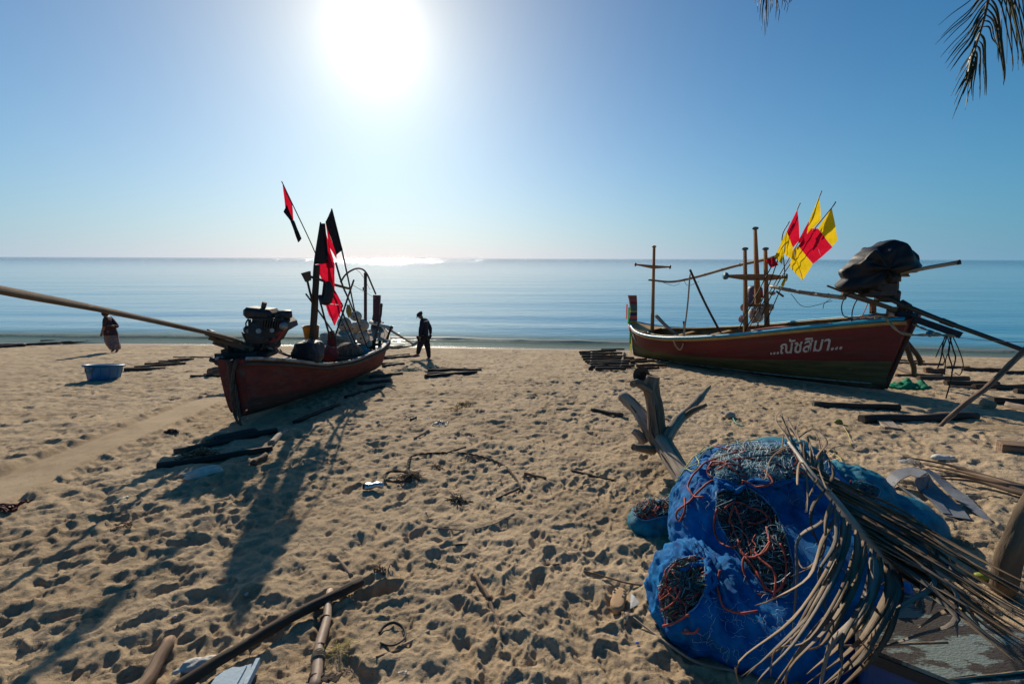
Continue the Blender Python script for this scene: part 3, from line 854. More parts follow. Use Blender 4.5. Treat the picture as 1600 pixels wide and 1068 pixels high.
# fore mast with its small crossbar
def masts():
    Y = 14.3
    f0, f1 = at(1020, 519, Y), at(1022, 386, Y)
    fm = MB().beam(f0 - Vector((0, 0, .5)), f1, .105, .08, up=(0, 1, 0), w1=.07, h1=.06).build('fore_mast', WOOD_M, B2)
    MB().lathe([(.02, -.02), (.065, 0), (.07, .03), (.03, .05)], Matrix.Translation(f1), 10).build('mast_cap', WOOD_M, fm)
    ca = MB(); c = at(1021, 417, Y - .07); l_ = at(993, 413, Y - .07); r_ = at(1047, 417, Y - .07)
    ca.beam(l_, c, .035, .04, w1=.05, h1=.11); ca.beam(c, r_, .05, .11, w1=.035, h1=.04)
    ca = ca.build('fore_crossbar', WOOD_M, B2)
    for q in (l_, r_):
        MB().ball(q, (.035, .05, .065), 8, 6).build('bar_end', WOOD_M, ca)
    # the three-post rack amidships
    Y = 11.35; posts = []
    for (x0, y0, x1, y1, w0, w1, dy) in ((1168, 519, 1164, 390, .115, .06, 0), (1184, 479, 1180, 358, .14, .055, .12), (1202, 517, 1196, 390, .12, .06, -.04)):
        a_, b_ = at(x0, y0, Y + dy), at(x1, y1, Y + dy)
        if x0 != 1184: a_ = a_ - Vector((0, 0, .45))
        p = MB().beam(a_, b_, w0, .07, up=(0, 1, 0), w1=w1, h1=.06, n=3).build('rack_post', WOOD_M, B2)
        MB().lathe([(.015, -.015), (.062, -.005), (.075, .02), (.07, .045), (.03, .058)], Matrix.Translation(b_), 12).build('post_cap', mat('blue_cap_paint', (.04, .12, .17), (.03, .08, .12), rough=.6), p)
        posts.append(p)
    l_, r_ = at(1134, 431, Y - .08), at(1228, 433, Y - .08); c0, c1 = at(1166, 433, Y - .08), at(1204, 433, Y - .08)
    cb = MB(); cb.beam(l_, c0, .05, .06, w1=.05, h1=.15); cb.beam(c0, c1, .05, .15); cb.beam(c1, r_, .05, .15, w1=.05, h1=.05)
    cb = cb.build('rack_crossbar', WOOD_M, B2)
    for q, s_ in ((l_, -1), (r_, 1)):
        MB().lathe([(.0, -.03), (.085, -.02), (.09, .02), (0, .04)], Matrix.Translation(q) @ Matrix.Rotation(PI / 2 * s_, 4, 'Y') @ Matrix.Rotation(.3, 4, 'X'), 12).build('bar_end_disc', mat('blue_cap_paint', (.04, .12, .17)), cb)
    for (x, y) in ((1167.5, 433), (1184, 436), (1199, 433)):
        MB().ball(at(x, y, Y - .12), .014, 6, 4).build('bolt', IRON, cb)
    MB().beam(at(1167, 477, Y - .08), at(1203, 477, Y - .08), .045, .07).build('rack_rail', WOOD_M, B2)
masts()

# engine platform and engine under its tarpaulin
def engine2():
    Y = 8.55
    e = MB()
    c = at(1372, 447, Y)
    e.box(c + Vector((0, 0, -.05)), (.5, .36, .30), bev=.04); e.box(c + Vector((.20, 0, -.18)), (.3, .3, .22), bev=.03)
    e.box(c + Vector((-.12, -.05, .12)), (.3, .3, .2), bev=.03)
    eng = e.build('engine', IRON, B2)
    MB().tube([at(1394, 428, Y - .12), at(1394, 440, Y - .12)], .13, 14).build('flywheel', IRON, eng)
    MB().tube(catmull([at(1401, 432, Y), at(1402, 448, Y), at(1399, 463, Y), at(1394, 466, Y)], 4), .028, 8).build('exhaust_pipe', IRON, eng)
    MB().tube([at(1398, 440, Y - .1), at(1396, 458, Y - .1)], .02, 6).build('throttle_rod', IRON, eng)
    # tarp: draped cover, built as a lumpy hood following the engine, folds hanging from the ridge
    O = at(1368, 428, Y)
    out = [(1386, 377), (1402, 387), (1424, 402), (1425, 408), (1431, 415), (1424, 428), (1412, 432), (1406, 426), (1396, 428), (1390, 436), (1378, 441), (1372, 455), (1352, 456), (1336, 452), (1322, 452), (1312, 447), (1324, 436), (1321, 426), (1328, 417), (1338, 406), (1350, 393), (1366, 386)]
    ctr = (1368, 420)
    P3 = []
    nA = 72
    ang_ = [math.atan2(-(y - ctr[1]), x - ctr[0]) % (2 * PI) for x, y in out]
    rad_ = [math.hypot(x - ctr[0], y - ctr[1]) for x, y in out]
    od = sorted(zip(ang_, rad_)); A_ = [od[-1][0] - 2 * PI] + [a for a, _ in od] + [od[0][0] + 2 * PI]; R_ = [od[-1][1]] + [r for _, r in od] + [od[0][1]]
    pxm = Y * 1.03 / F
    R3 = lambda a: float(np.interp(a % (2 * PI), A_, R_)) * pxm
    C = at(*ctr, Y)
    def fn(u, v):
        a = 2 * PI * u; ph = PI * v                      # v from front pole to back pole
        rr = R3(a); s_ = math.sin(ph) ** .62; dp_ = math.cos(ph) * .30
        low = max(0, -math.sin(a))
        if abs(math.cos(ph)) > .35: dp_ *= 1 - .25 * low
        rr *= s_
        fold = .010 * math.sin(a * 5 + 2.3 * math.sin(ph * 2)) * s_ + .05 * mnoise.noise(Vector((math.cos(a) * 2.2, math.sin(a) * 2.2, ph * 1.4))) + .022 * (1 - 2.2 * abs(mnoise.noise(Vector((math.cos(a) * 2.4 + 5, math.sin(a) * 2.4, ph * 1.5)))))
        rr2 = rr + fold * min(1, s_ * 1.5) * (0.35 if .35 < v < .65 else 1)
        q = C + Vector((math.cos(a) * rr2, -dp_ - fold * 1.8 * math.copysign(1, math.cos(ph)), math.sin(a) * rr2))
        return q
    MB().grid(fn, nA, 30).build('tarpaulin_cover', TARP, B2)
    hd = MB().tube([at(1406, 427, Y - .25), at(1450, 418, Y - .42), at(1499, 409.5, Y - .62)], [.032, .034, .036], 10, cap=True).build('tiller_handle', BAMBOO, B2)
    MB().tube([at(1495, 410.2, Y - .605), at(1501, 409, Y - .63)], .042, 10).build('handle_grip', RUBBER, hd)
    # frame rails and the long propeller shaft that runs aft past the frame
    fr = MB()
    fr.beam(at(1292, 446, Y + .35), at(1330, 461, Y + .2), .05, .035); fr.beam(at(1316, 458, Y), at(1400, 484, Y - .15), .07, .07)
    fr.beam(at(1310, 452, Y + .25), at(1410, 487, Y + .1), .06, .06)
    fr.build('engine_frame', WOOD_D, B2)
    sh = MB(); sh.tube([at(1382, 463, Y - .1), at(1420, 480, Y - .32), at(1478, 503, Y - .72), at(1600, 547, Y - 1.4), at(1760, 603, Y - 2.1)], [.045, .05, .04, .036, .03], 10)
    sh = sh.build('propeller_shaft', mat('scuffed_steel_shaft', (.10, .085, .07), (.05, .045, .04), scale=9, grain=(1, 1, .2), rough=.45, metal=.5), B2)
    MB().tube([at(1406, 473, Y - .2), at(1420, 481, Y - .32)], .075, 12).build('shaft_collar', IRON, sh)
    MB().beam(at(1404, 489, Y - .15), at(1502, 524, Y - .85), .05, .11).build('shaft_skeg', mat('blue_black_timber', (.03, .04, .055), (.02, .025, .03), rough=.8), B2)
    MB().tube([at(1470, 500, Y - .66), at(1492, 509, Y - .8)], [.05, .045], 10, lump=.5).build('shaft_lashing', ROPE_D, B2)
    p = MB(); p.beam(at(1364, 470, Y - .1), at(1364, 488, Y - .1), .09, .05, up=(0, 1, 0)); p.beam(at(1360, 488, Y - .1), at(1385, 493, Y - .1), .05, .04)
    p.build('mount_bracket', RUST, B2)
    p = MB(); p.box(at(1405, 489, Y), (.34, .26, .22), bev=.03); p.box(at(1396, 498, Y - .02), (.5, .3, .07), bev=.01)
    p.build('engine_block_mount', WOOD_W, B2)
    for (pts) in ([(1337, 455), (1322, 462), (1315, 478), (1318, 493), (1328, 496), (1331, 502)], [(1348, 461), (1338, 470), (1332, 485), (1331, 500)]):
        MB().tube(catmull([at(x, y, Y - .05) for x, y in pts], 5), .010, 6).build('control_hose', RUBBER, B2)
    MB().tube([at(1356, 474, Y), at(1345, 499, Y)], .008, 5).build('red_stay_cord', ORANGE_C, B2)
engine2()

# the boat's name in Thai, a brushed line of text following the hull side
def lettering():
    fc = bpy.data.curves.new('name_text', 'FONT')
    fc.body = '...\u0e13\u0e31\u0e0a\u0e2a\u0e34\u0e21\u0e32...'
    fc.size = .46; fc.offset = .007; fc.extrude = .002; fc.shear = .12; fc.resolution_u = 3
    to = bpy.data.objects.new('tmp_text', fc); COL.objects.link(to)
    bpy.context.view_layer.update()
    dg = bpy.context.evaluated_depsgraph_get()
    me = bpy.data.meshes.new_from_object(to.evaluated_get(dg))
    xs = [v.co.x for v in me.vertices]; ys = [v.co.y for v in me.vertices]
    x0, x1, y0, y1 = min(xs), max(xs), min(ys), max(ys)
    bpy.data.objects.remove(to)
    # densify so the print can bend with the planking
    bm = bmesh.new(); bm.from_mesh(me); bmesh.ops.triangulate(bm, faces=bm.faces[:])
    bm.verts.ensure_lookup_table()
    def surf(px, py):
        # find t, s on the near side of the hull shown at this place
        def pj(q):
            d = q - Vector((0, 0, CAMZ)); X_ = d.x; U = d.y * sp_ + d.z * cp_; Z = d.y * cp_ - d.z * sp_
            x, y = X_ / Z, U / Z
            return 800 + F * (x * cr_ + y * sr_), 534 - F * (-x * sr_ + y * cr_)
        t, s_ = .2, .8
        for _ in range(12):
            q = h2.S(t, s_, 1); a, b_ = pj(q)
            e = 1e-3
            a1, b1 = pj(h2.S(t + e, s_, 1)); a2, b2 = pj(h2.S(t, s_ + e, 1))
            J = np.array([[a1 - a, a2 - a], [b1 - b_, b2 - b_]]) / e
            dt = np.linalg.solve(J, np.array([px - a, py - b_]))
            t = min(max(t + dt[0] * .8, .02), .97); s_ = min(max(s_ + dt[1] * .8, .3), .99)
        return t, s_
    tl, sl = surf(1204, 553); tr_, sr2 = surf(1316, 545); tm, sm_ = surf(1262, 524)
    hgt = sm_ - (sl + sr2) / 2
    # the copied letters lie on the planking: baseline along the hull, height up the side
    ymid0, ymid1 = 0.0, y1
    vs = []
    for v in bm.verts:
        u = (v.co.x - x0) / (x1 - x0); w = (v.co.y) / (y1)
        t = tl + (tr_ - tl) * u; s_ = sl + (sr2 - sl) * u + w * hgt * .93
        out_ = .006 if v.co.z > 0 else .001
        t += .0011 * mnoise.noise(Vector((v.co.x * 5, v.co.y * 5, 0))); s_ += .010 * mnoise.noise(Vector((v.co.x * 5, v.co.y * 5, 7)))
        q = h2.S(t, s_, 1); nrm = (h2.S(t + .01, s_, 1) - h2.S(t - .01, s_, 1)).cross(h2.S(t, s_ + .02, 1) - h2.S(t, s_ - .02, 1)).normalized()
        if nrm.dot(h2.n) < 0: nrm = -nrm
        vs.append(q + nrm * (out_ + .004))
    fs = [tuple(v.index for v in f.verts) for f in bm.faces]
    bm.free()
    b = MB(); b.add(vs, fs, None, flat=True); b.build('name_lettering', LETTER, B2)
    print('lettering verts', len(vs), 'text box', x0, x1, y0, y1)
lettering()
# small painted number near the bow
b = MB()
for i, (t0, s0, t1, s1) in enumerate(((.972, .86, .968, .62), (.96, .88, .952, .60), (.948, .80, .944, .55), (.966, .72, .95, .70))):
    a_, c_ = h2.S(t0, s0, 1) + h2.n * .012, h2.S(t1, s1, 1) + h2.n * .012
    b.beam(a_, c_, .02, .05, up=h2.n)
b.build('bow_marking', LETTER, B2)

def rope(name, pts, r, m, parent=None, n=6, k=5, label=None, cat=None, group=None, twist=True):
    P = catmull(pts, k)
    b = MB()
    if twist and r > .009:
        fr = frames(P); L = 0; A = [[], []]
        dense = []
        for i in range(len(fr) - 1):
            seg = (fr[i + 1][0] - fr[i][0]).length; q = max(1, int(seg / (r * .9)))
            for j in range(q): dense.append((fr[i][0].lerp(fr[i + 1][0], j / q), fr[i][2].lerp(fr[i + 1][2], j / q).normalized(), fr[i][3].lerp(fr[i + 1][3], j / q).normalized()))
        for i, (p, u, w) in enumerate(dense):
            for h_ in (0, 1):
                a = i * .9 * .55 + h_ * PI
                A[h_].append(p + (u * math.cos(a) + w * math.sin(a)) * r * .5)
        for h_ in (0, 1):
            if len(A[h_]) > 1: b.tube(A[h_], r * .62, 5)
    else: b.tube(P, r, n)
    return b.build(name, m, parent, label=label, cat=cat, group=group)

Y = 8.3
rope('mooring_rope', [at(1366, 496, Y), at(1380, 494, Y - .05), at(1392, 506, Y - .2), at(1405, 518, Y - .3), at(1425, 523, Y - .4), at(1450, 523, Y - .55), at(1480, 524, Y - .7), at(1494, 526, Y - .75)], .024, ROPE, B2)
rope('stay_rope', [at(1420, 503, Y), at(1445, 514, Y - .3), at(1478, 525, Y - .65)], .02, ROPE, B2)
MB().ball(at(1452, 521, Y - .5), (.05, .05, .05), 8, 6, wob=.5).build('blue_knot', PLAS_LB, B2)
for k, pts in enumerate(([(1478, 525), (1470, 540), (1462, 558)], [(1480, 525), (1473, 545), (1470, 560), (1465, 575)], [(1481, 527), (1484, 545), (1478, 560), (1476, 585)], [(1484, 527), (1490, 548), (1493, 560), (1487, 583)], [(1489, 526), (1499, 548), (1505, 570), (1500, 585), (1492, 582)], [(1486, 527), (1482, 552), (1488, 575), (1484, 600), (1478, 622)], [(1476, 526), (1472, 546), (1476, 562), (1474, 568)])):
    rope('hanging_cord', [at(x, y, Y - .72) for x, y in pts], .011 if k % 2 else .008, LINE_D, B2, twist=False)
rope('slack_wire', [at(1494, 527, Y - .75), at(1560, 533, Y - 1.4), at(1640, 535, Y - 2)], .005, STEEL, B2, twist=False)
# loop of hose over the near rail, and loose line
MB().tube(catmull([at(1078, 428, 12.7), at(1075, 470, 12.6), at(1070, 512, 12.4), at(1068, 535, 12.3), at(1063, 546, 12.3), at(1056, 540, 12.35), at(1053, 532, 12.4)], 6), .022, 8).build('bent_cane', mat('cane', (.50, .33, .20), (.36, .22, .12), scale=8, rough=.6), B2)
MB().tube([at(1068, 528, 12.6), at(1069, 508, 12.7), at(1068, 502, 12.7)], [.03, .02, .03], 6).build('cleat', IRON, B2)

def long_pole(name, pts, r, m, label, cat, group=None, nodes=0, n=9):
    P = catmull(pts, 7)
    t = thing(name, P[0], label, cat, group) if nodes else None
    b = MB().tube(P, r, n, lump=.12, seed=random.random() * 9)
    if not t: return b.build(name, m, None, label=label, cat=cat, group=group)
    b.build('cane', m, t)
    for i in range(1, nodes):
        f = i / nodes * (len(P) - 1); k = int(f); q = P[k].lerp(P[min(k + 1, len(P) - 1)], f - k); d = (P[min(k + 1, len(P) - 1)] - P[max(k - 1, 0)]).normalized()
        R = r if isinstance(r, float) else r[0] + (r[-1] - r[0]) * i / nodes
        MB().tube([q - d * .012, q, q + d * .012], [R * 1.02, R * 1.22, R * 1.02], 8).build('node_ring', m, t)
    return t
long_pole('bamboo_pole', [at(1013, 437, 14.1), at(1050, 440, 13.8), at(1090, 432, 13.2), at(1150, 415, 12.2), at(1215, 401, 11.1)], [.028, .045], BAMBOO, 'bent grey bamboo pole lashed between the fore mast and the three-post rack', 'bamboo pole', None, 9)
long_pole('bamboo_pole', [at(1204, 447, 11.3), at(1250, 456, 10.4), at(1320, 465, 9.1)], [.04, .045], BAMBOO, 'straight bamboo pole reaching from the three-post rack to the covered engine', 'bamboo pole', None, 6)
long_pole('wooden_prop', [at(1078, 421, 12.6), at(1100, 470, 12.5), at(1127, 522, 12.4)], [.03, .03], WOOD_D, 'thin dark stick leaning against the bent cane on the red boat', 'stick')
long_pole('oar', [at(1025, 493, 13.9), at(1040, 508, 13.5), at(1062, 526, 13.0)], [.06, .05, .03], WOOD_G, 'grey weathered oar blade lying over the open bow of the right boat', 'oar')
for pts in ([(1068, 436), (1075, 446), (1092, 440)], [(1036, 441), (1052, 446), (1062, 443)], [(1236, 459), (1257, 479), (1300, 470)], [(1298, 467), (1288, 474), (1286, 482)]):
    rope('snagged_line', [at(x, y, 12.9 if x < 1200 else 9.9) for x, y in pts], .006, LINE_D, B2, twist=False)

# pile of floats hung in the rack
def float_ball(px, py, Y, r, m, label, seed=0, sc_=(1, 1, 1), group=None):
    c = at(px, py, Y)
    t = thing('net_float', c - Vector((0, 0, r)), label, 'float', group)
    MB().ball(c, tuple(r * k for k in sc_), 16, 12, wob=.06, seed=seed).build('shell', m, t)
    MB().ball(c + Vector((0, -r * .97 * sc_[1], .0)), (r * .16, r * .06, r * .16), 8, 4).build('plug', RUBBER, t)
    MB().tube([c + Vector((math.cos(a) * r * sc_[0] * 1.02, 0, math.sin(a) * r * sc_[2] * 1.02)) for a in np.linspace(0, 2 * PI, 24)], r * .05, 5, cap=False).build('seam_cord', ROPE_D, t)
    return t
float_ball(1160, 498, 11.5, .095, FLOAT_P, 'lower round pink float beside the left post of the rack')
float_ball(1163, 480, 11.55, .095, FLOAT_P, 'upper round pink float beside the left post of the rack')
float_ball(1193, 485, 11.5, .09, FLOAT_W, 'small white float between the middle and right rack posts')
float_ball(1204, 480, 11.6, .085, FLOAT_W, 'small white float half hidden behind the right rack post')
float_ball(1207, 458, 11.5, .06, FLOAT_W, 'little off-white float tied high on the flag poles', sc_=(1.3, 1, .8))
t = thing('plastic_jug', at(1180, 503, 11.65), 'big off-white plastic jug slung low behind the rack posts', 'jug')
c = at(1181, 491, 11.65)
MB().ball(c, (.20, .15, .21), 16, 10, wob=.25, seed=3).build('body', FLOAT_W, t)
MB().tube([c + Vector((.02, -.02, .19)), c + Vector((.02, -.02, .27))], .04, 8).build('neck', FLOAT_W, t)
t = thing('jerry_can', at(1175, 478, 11.75), 'dark blue and pink canister strapped upright behind the rack', 'canister')
MB().lathe([(0, 0), (.16, 0), (.175, .03), (.175, .2), (.165, .22), (.175, .24), (.175, .46), (.12, .52), (.0, .53)], Matrix.Translation(at(1177, 478, 11.75)), 16).build('body', mat('canister_paint', (.09, .08, .13), (.05, .05, .08), scale=4, c3=(.30, .17, .15), s3=3, t3=(.5, .56), rough=.5), t)
MB().tube([at(1177, 462, 11.56), at(1183, 462, 11.57)], .028, 8).build('label_dot', FLOAT_P, t)
rope('short_rope', [at(1175, 484, 11.2), at(1181, 500, 11.15), at(1191, 518, 11.05)], .011, ORANGE_C, None, label='short orange cord hanging down the front of the rack', cat='cord', twist=False)
MB().tube([at(1190, 453, 11.5), at(1191, 465, 11.5)], .03, 8).build('marker_light', mat('orange_plastic', (.55, .08, .03), rough=.5), None, label='small orange plastic light clipped near the right rack post', cat='marker light')
# pink hose coil lying on the far side deck
MB().tube(catmull([h2.S(.24, 1, 1) + Vector((.25, .1, .05)), h2.S(.3, 1, 1) + Vector((.3, .15, .07)), h2.S(.36, 1, 1) + Vector((.2, .1, .05))], 6), .03, 6).build('pink_hose', mat('pink_hose', (.55, .16, .14), rough=.6), None, label='faded pink hose lying just inside the blue rail', cat='hose')

# ================================================================ flags
def cloth(corners, Y, m, parent, name='cloth', nu=12, nv=10, amp=.03, ph=0.0, dY=(0, 0, 0, 0), waves=2.5):
    """hanging cloth panel: corners a,b,c,d run round the panel"""
    P = [at(x, y, Y + dy) for (x, y), dy in zip(corners, dY)]
    def fn(u, v):
        q = (P[0] * (1 - u) + P[1] * u) * (1 - v) + (P[3] * (1 - u) + P[2] * u) * v
        w = amp * .7 * (math.sin((u * waves + v * .8 + ph) * PI) + .4 * math.sin((v * waves * 1.3 - u + ph * 2) * PI)) + amp * .4 * mnoise.noise(Vector((u * 3 + ph, v * 3, 1)))
        e = math.sin(u * PI) * math.sin(v * PI)
        sag = Vector((0, 0, -.02 * e))
        return q + Vector((0, w * (.3 + .7 * e ** .5), 0)) + sag
    return MB().grid(fn, nu, nv).build(name, m, parent)
def flag(label, pole, Yp, panels, r=.012, group=None, pm=None):
    P = [at(x, y, yy) for (x, y), yy in zip(pole, Yp)]
    t = thing('marker_flag', P[-1], label, 'flag', group)
    MB().tube(catmull(P, 5), r, 6).build('pole', pm or IRON, t)
    for k, (c, Y, m, ph) in enumerate(panels):
        cloth(c, Y, m, t, 'cloth', ph=ph)
    return t
Y = 11.0
g = 'red and yellow marker flags on the right boat'
flag('shortest red and yellow flag, leftmost of the upright flags on the right boat', [(1250.5, 317), (1246, 327), (1232, 368), (1213, 402), (1178, 468), (1152, 519)], [Y + .1, Y + .1, Y, Y, 11.2, 11.3],
     [([(1246.5, 326), (1249.5, 375), (1238.5, 387), (1229, 362)], Y, CL_R, .2), ([(1229, 361), (1239, 386), (1239, 406), (1224, 396)], Y - .05, CL_Y, .5), ([(1229, 361), (1224, 396), (1222, 413), (1210, 401)], Y - .03, CL_Y, .8)], group=g)
flag('tallest flag with yellow top, behind the front flag on the right boat', [(1284, 298), (1280, 308), (1262, 352), (1235, 400), (1200, 460), (1166, 519)], [Y + .3, Y + .3, Y + .3, Y + .2, 11.3, 11.4],
     [([(1280.5, 307), (1283, 344), (1261, 366), (1264, 345)], Y + .28, CL_Y, .1), ([(1264, 345), (1261, 366), (1249, 381), (1247, 376)], Y + .25, CL_R, .6)], group=g)
flag('widest flag, red middle with yellow corners, in front of the others on the right boat', [(1306, 315), (1300, 324), (1270, 361), (1240, 404), (1210, 452), (1178, 519)], [Y - .1, Y - .1, Y - .1, Y - .05, 11.2, 11.3],
     [([(1300, 324), (1309, 375), (1300, 385), (1278, 357)], Y - .1, CL_Y, .3), ([(1278, 357), (1300.5, 386), (1283, 402), (1268.5, 357)], Y - .12, CL_R, .9), ([(1268.5, 356), (1283, 402), (1270, 412), (1247, 384)], Y - .14, CL_R, .35),
      ([(1247, 384), (1270, 412), (1254, 438), (1240, 391)], Y - .13, CL_Y, .75), ([(1240, 391), (1254, 438), (1234, 418), (1238, 394)], Y - .11, CL_Y, .2)], group=g)
flag('small red flag drooping below the yellow ones, close to the rack', [(1218, 398), (1214, 410), (1195, 460), (1163, 519)], [Y + .05, Y + .05, 11.25, 11.3],
     [([(1197, 406), (1209, 402), (1216, 414), (1204, 418.5)], Y + .05, CL_R, .4)], group=g)
flag('bare flag pole with a scrap of yellow cloth beside the right rack post', [(1233.5, 346), (1222, 372), (1226, 432), (1215, 462), (1190, 519)], [Y + .12, Y + .12, Y, 11.2, 11.3],
     [([(1225, 434), (1229, 436), (1224, 448), (1220, 446)], Y, CL_Y, .1)], group=g)
MB().beam(at(1213, 455, 11.1), at(1224, 463, 11.1), .04, .04).build('short_batten', WOOD_D, None, label='short wooden batten tied across the flag poles', cat='batten')

# ================================================================ boat on the left
B1 = thing('longtail_boat', gnd(372, 668), 'worn dark red longtail boat with an open engine and black flags, beached on the left', 'boat')
k0, k1 = base(-3.78, 5.9) + .10, base(-3.55, 11.8) + .05
h1 = Hull((-3.66, 5.83), (-3.55, 11.8), -1,
          [(0, .155), (.04, .25), (.1, .37), (.25, .57), (.45, .70), (.65, .70), (.8, .62), (.9, .44), (.96, .27), (1, .07)],
          [(0, 2.44), (.1, 2.28), (.25, 1.99), (.4, 1.85), (.55, 1.79), (.7, 1.73), (.8, 1.75), (.88, 1.78), (.94, 1.81), (1, 1.86)],
          lambda t: k0 + (k1 - k0) * t + .06 * (2 * t - 1) ** 4, .06, .30, pmid=.36, pend=-.21)
build_hull(B1, h1, OLD_RED, OLD_BOTTOM, DARK_IN, .30, PALE_RAIL, WOOD_D, .024, post_m=OLD_BOTTOM)
for side in (1, -1):
    MB().grid(deck_strip(h1, .45, .9, lambda t: .10, -.004, 40, side), 40, 2, flip=side > 0).build('side_deck', PALE_RAIL, B1)
def bowdeck(u, v):
    t = .80 + (.995 - .80) * u
    q = h1.S(t, 1, 1).lerp(h1.S(t, 1, -1), v); q.z += .012 + .03 * math.sin(v * PI)
    return q
nb = 8
for k in range(nb):
    MB().grid(lambda u, v, k=k: bowdeck(u, (k + .04 + .92 * v) / nb), 10, 2).build('deck_plank', WOOD_G, B1)
for t in (.3, .5, .68, .79):
    a_, c_ = h1.S(t, .93, 1, .05), h1.S(t, .93, -1, .05)
    MB().beam(a_, c_, .12, .04).build('thwart', WOOD_D, B1)
for k in range(4):
    b = MB(); off = -.27 + .18 * k; pts = [h1.P(h1.L * t, off * min(1, h1.hw(t) / .65), h1.keel(t) + .30) for t in np.linspace(.16, .82, 12)]
    for i in range(11): b.beam(pts[i], pts[i + 1], .15, .02)
    b.build('floor_board', WOOD_D, B1)
b = MB(); p0, p1 = at(588, 506, 12.15), at(589, 461, 12.25)
b.beam(p0 - Vector((0, 0, .15)), p0.lerp(p1, .35), .30, .10, up=(0, 1, 0), w1=.17, h1=.09); b.beam(p0.lerp(p1, .35), p1, .17, .09, up=(0, 1, 0), w1=.19, h1=.08)
pr = b.build('prow_post', mat('maroon_prow_paint', (.11, .025, .035), (.07, .02, .025), rough=.6), B1)
MB().beam(at(577, 504, 12.1), at(599, 504, 12.1), .10, .035).build('prow_foot', WOOD_D, pr)
MB().tube([at(579, 503, 11.9), at(600, 509, 11.4), at(612, 513, 11.1)], [.055, .05, .04], 10).build('white_roll', WHITE, B1)
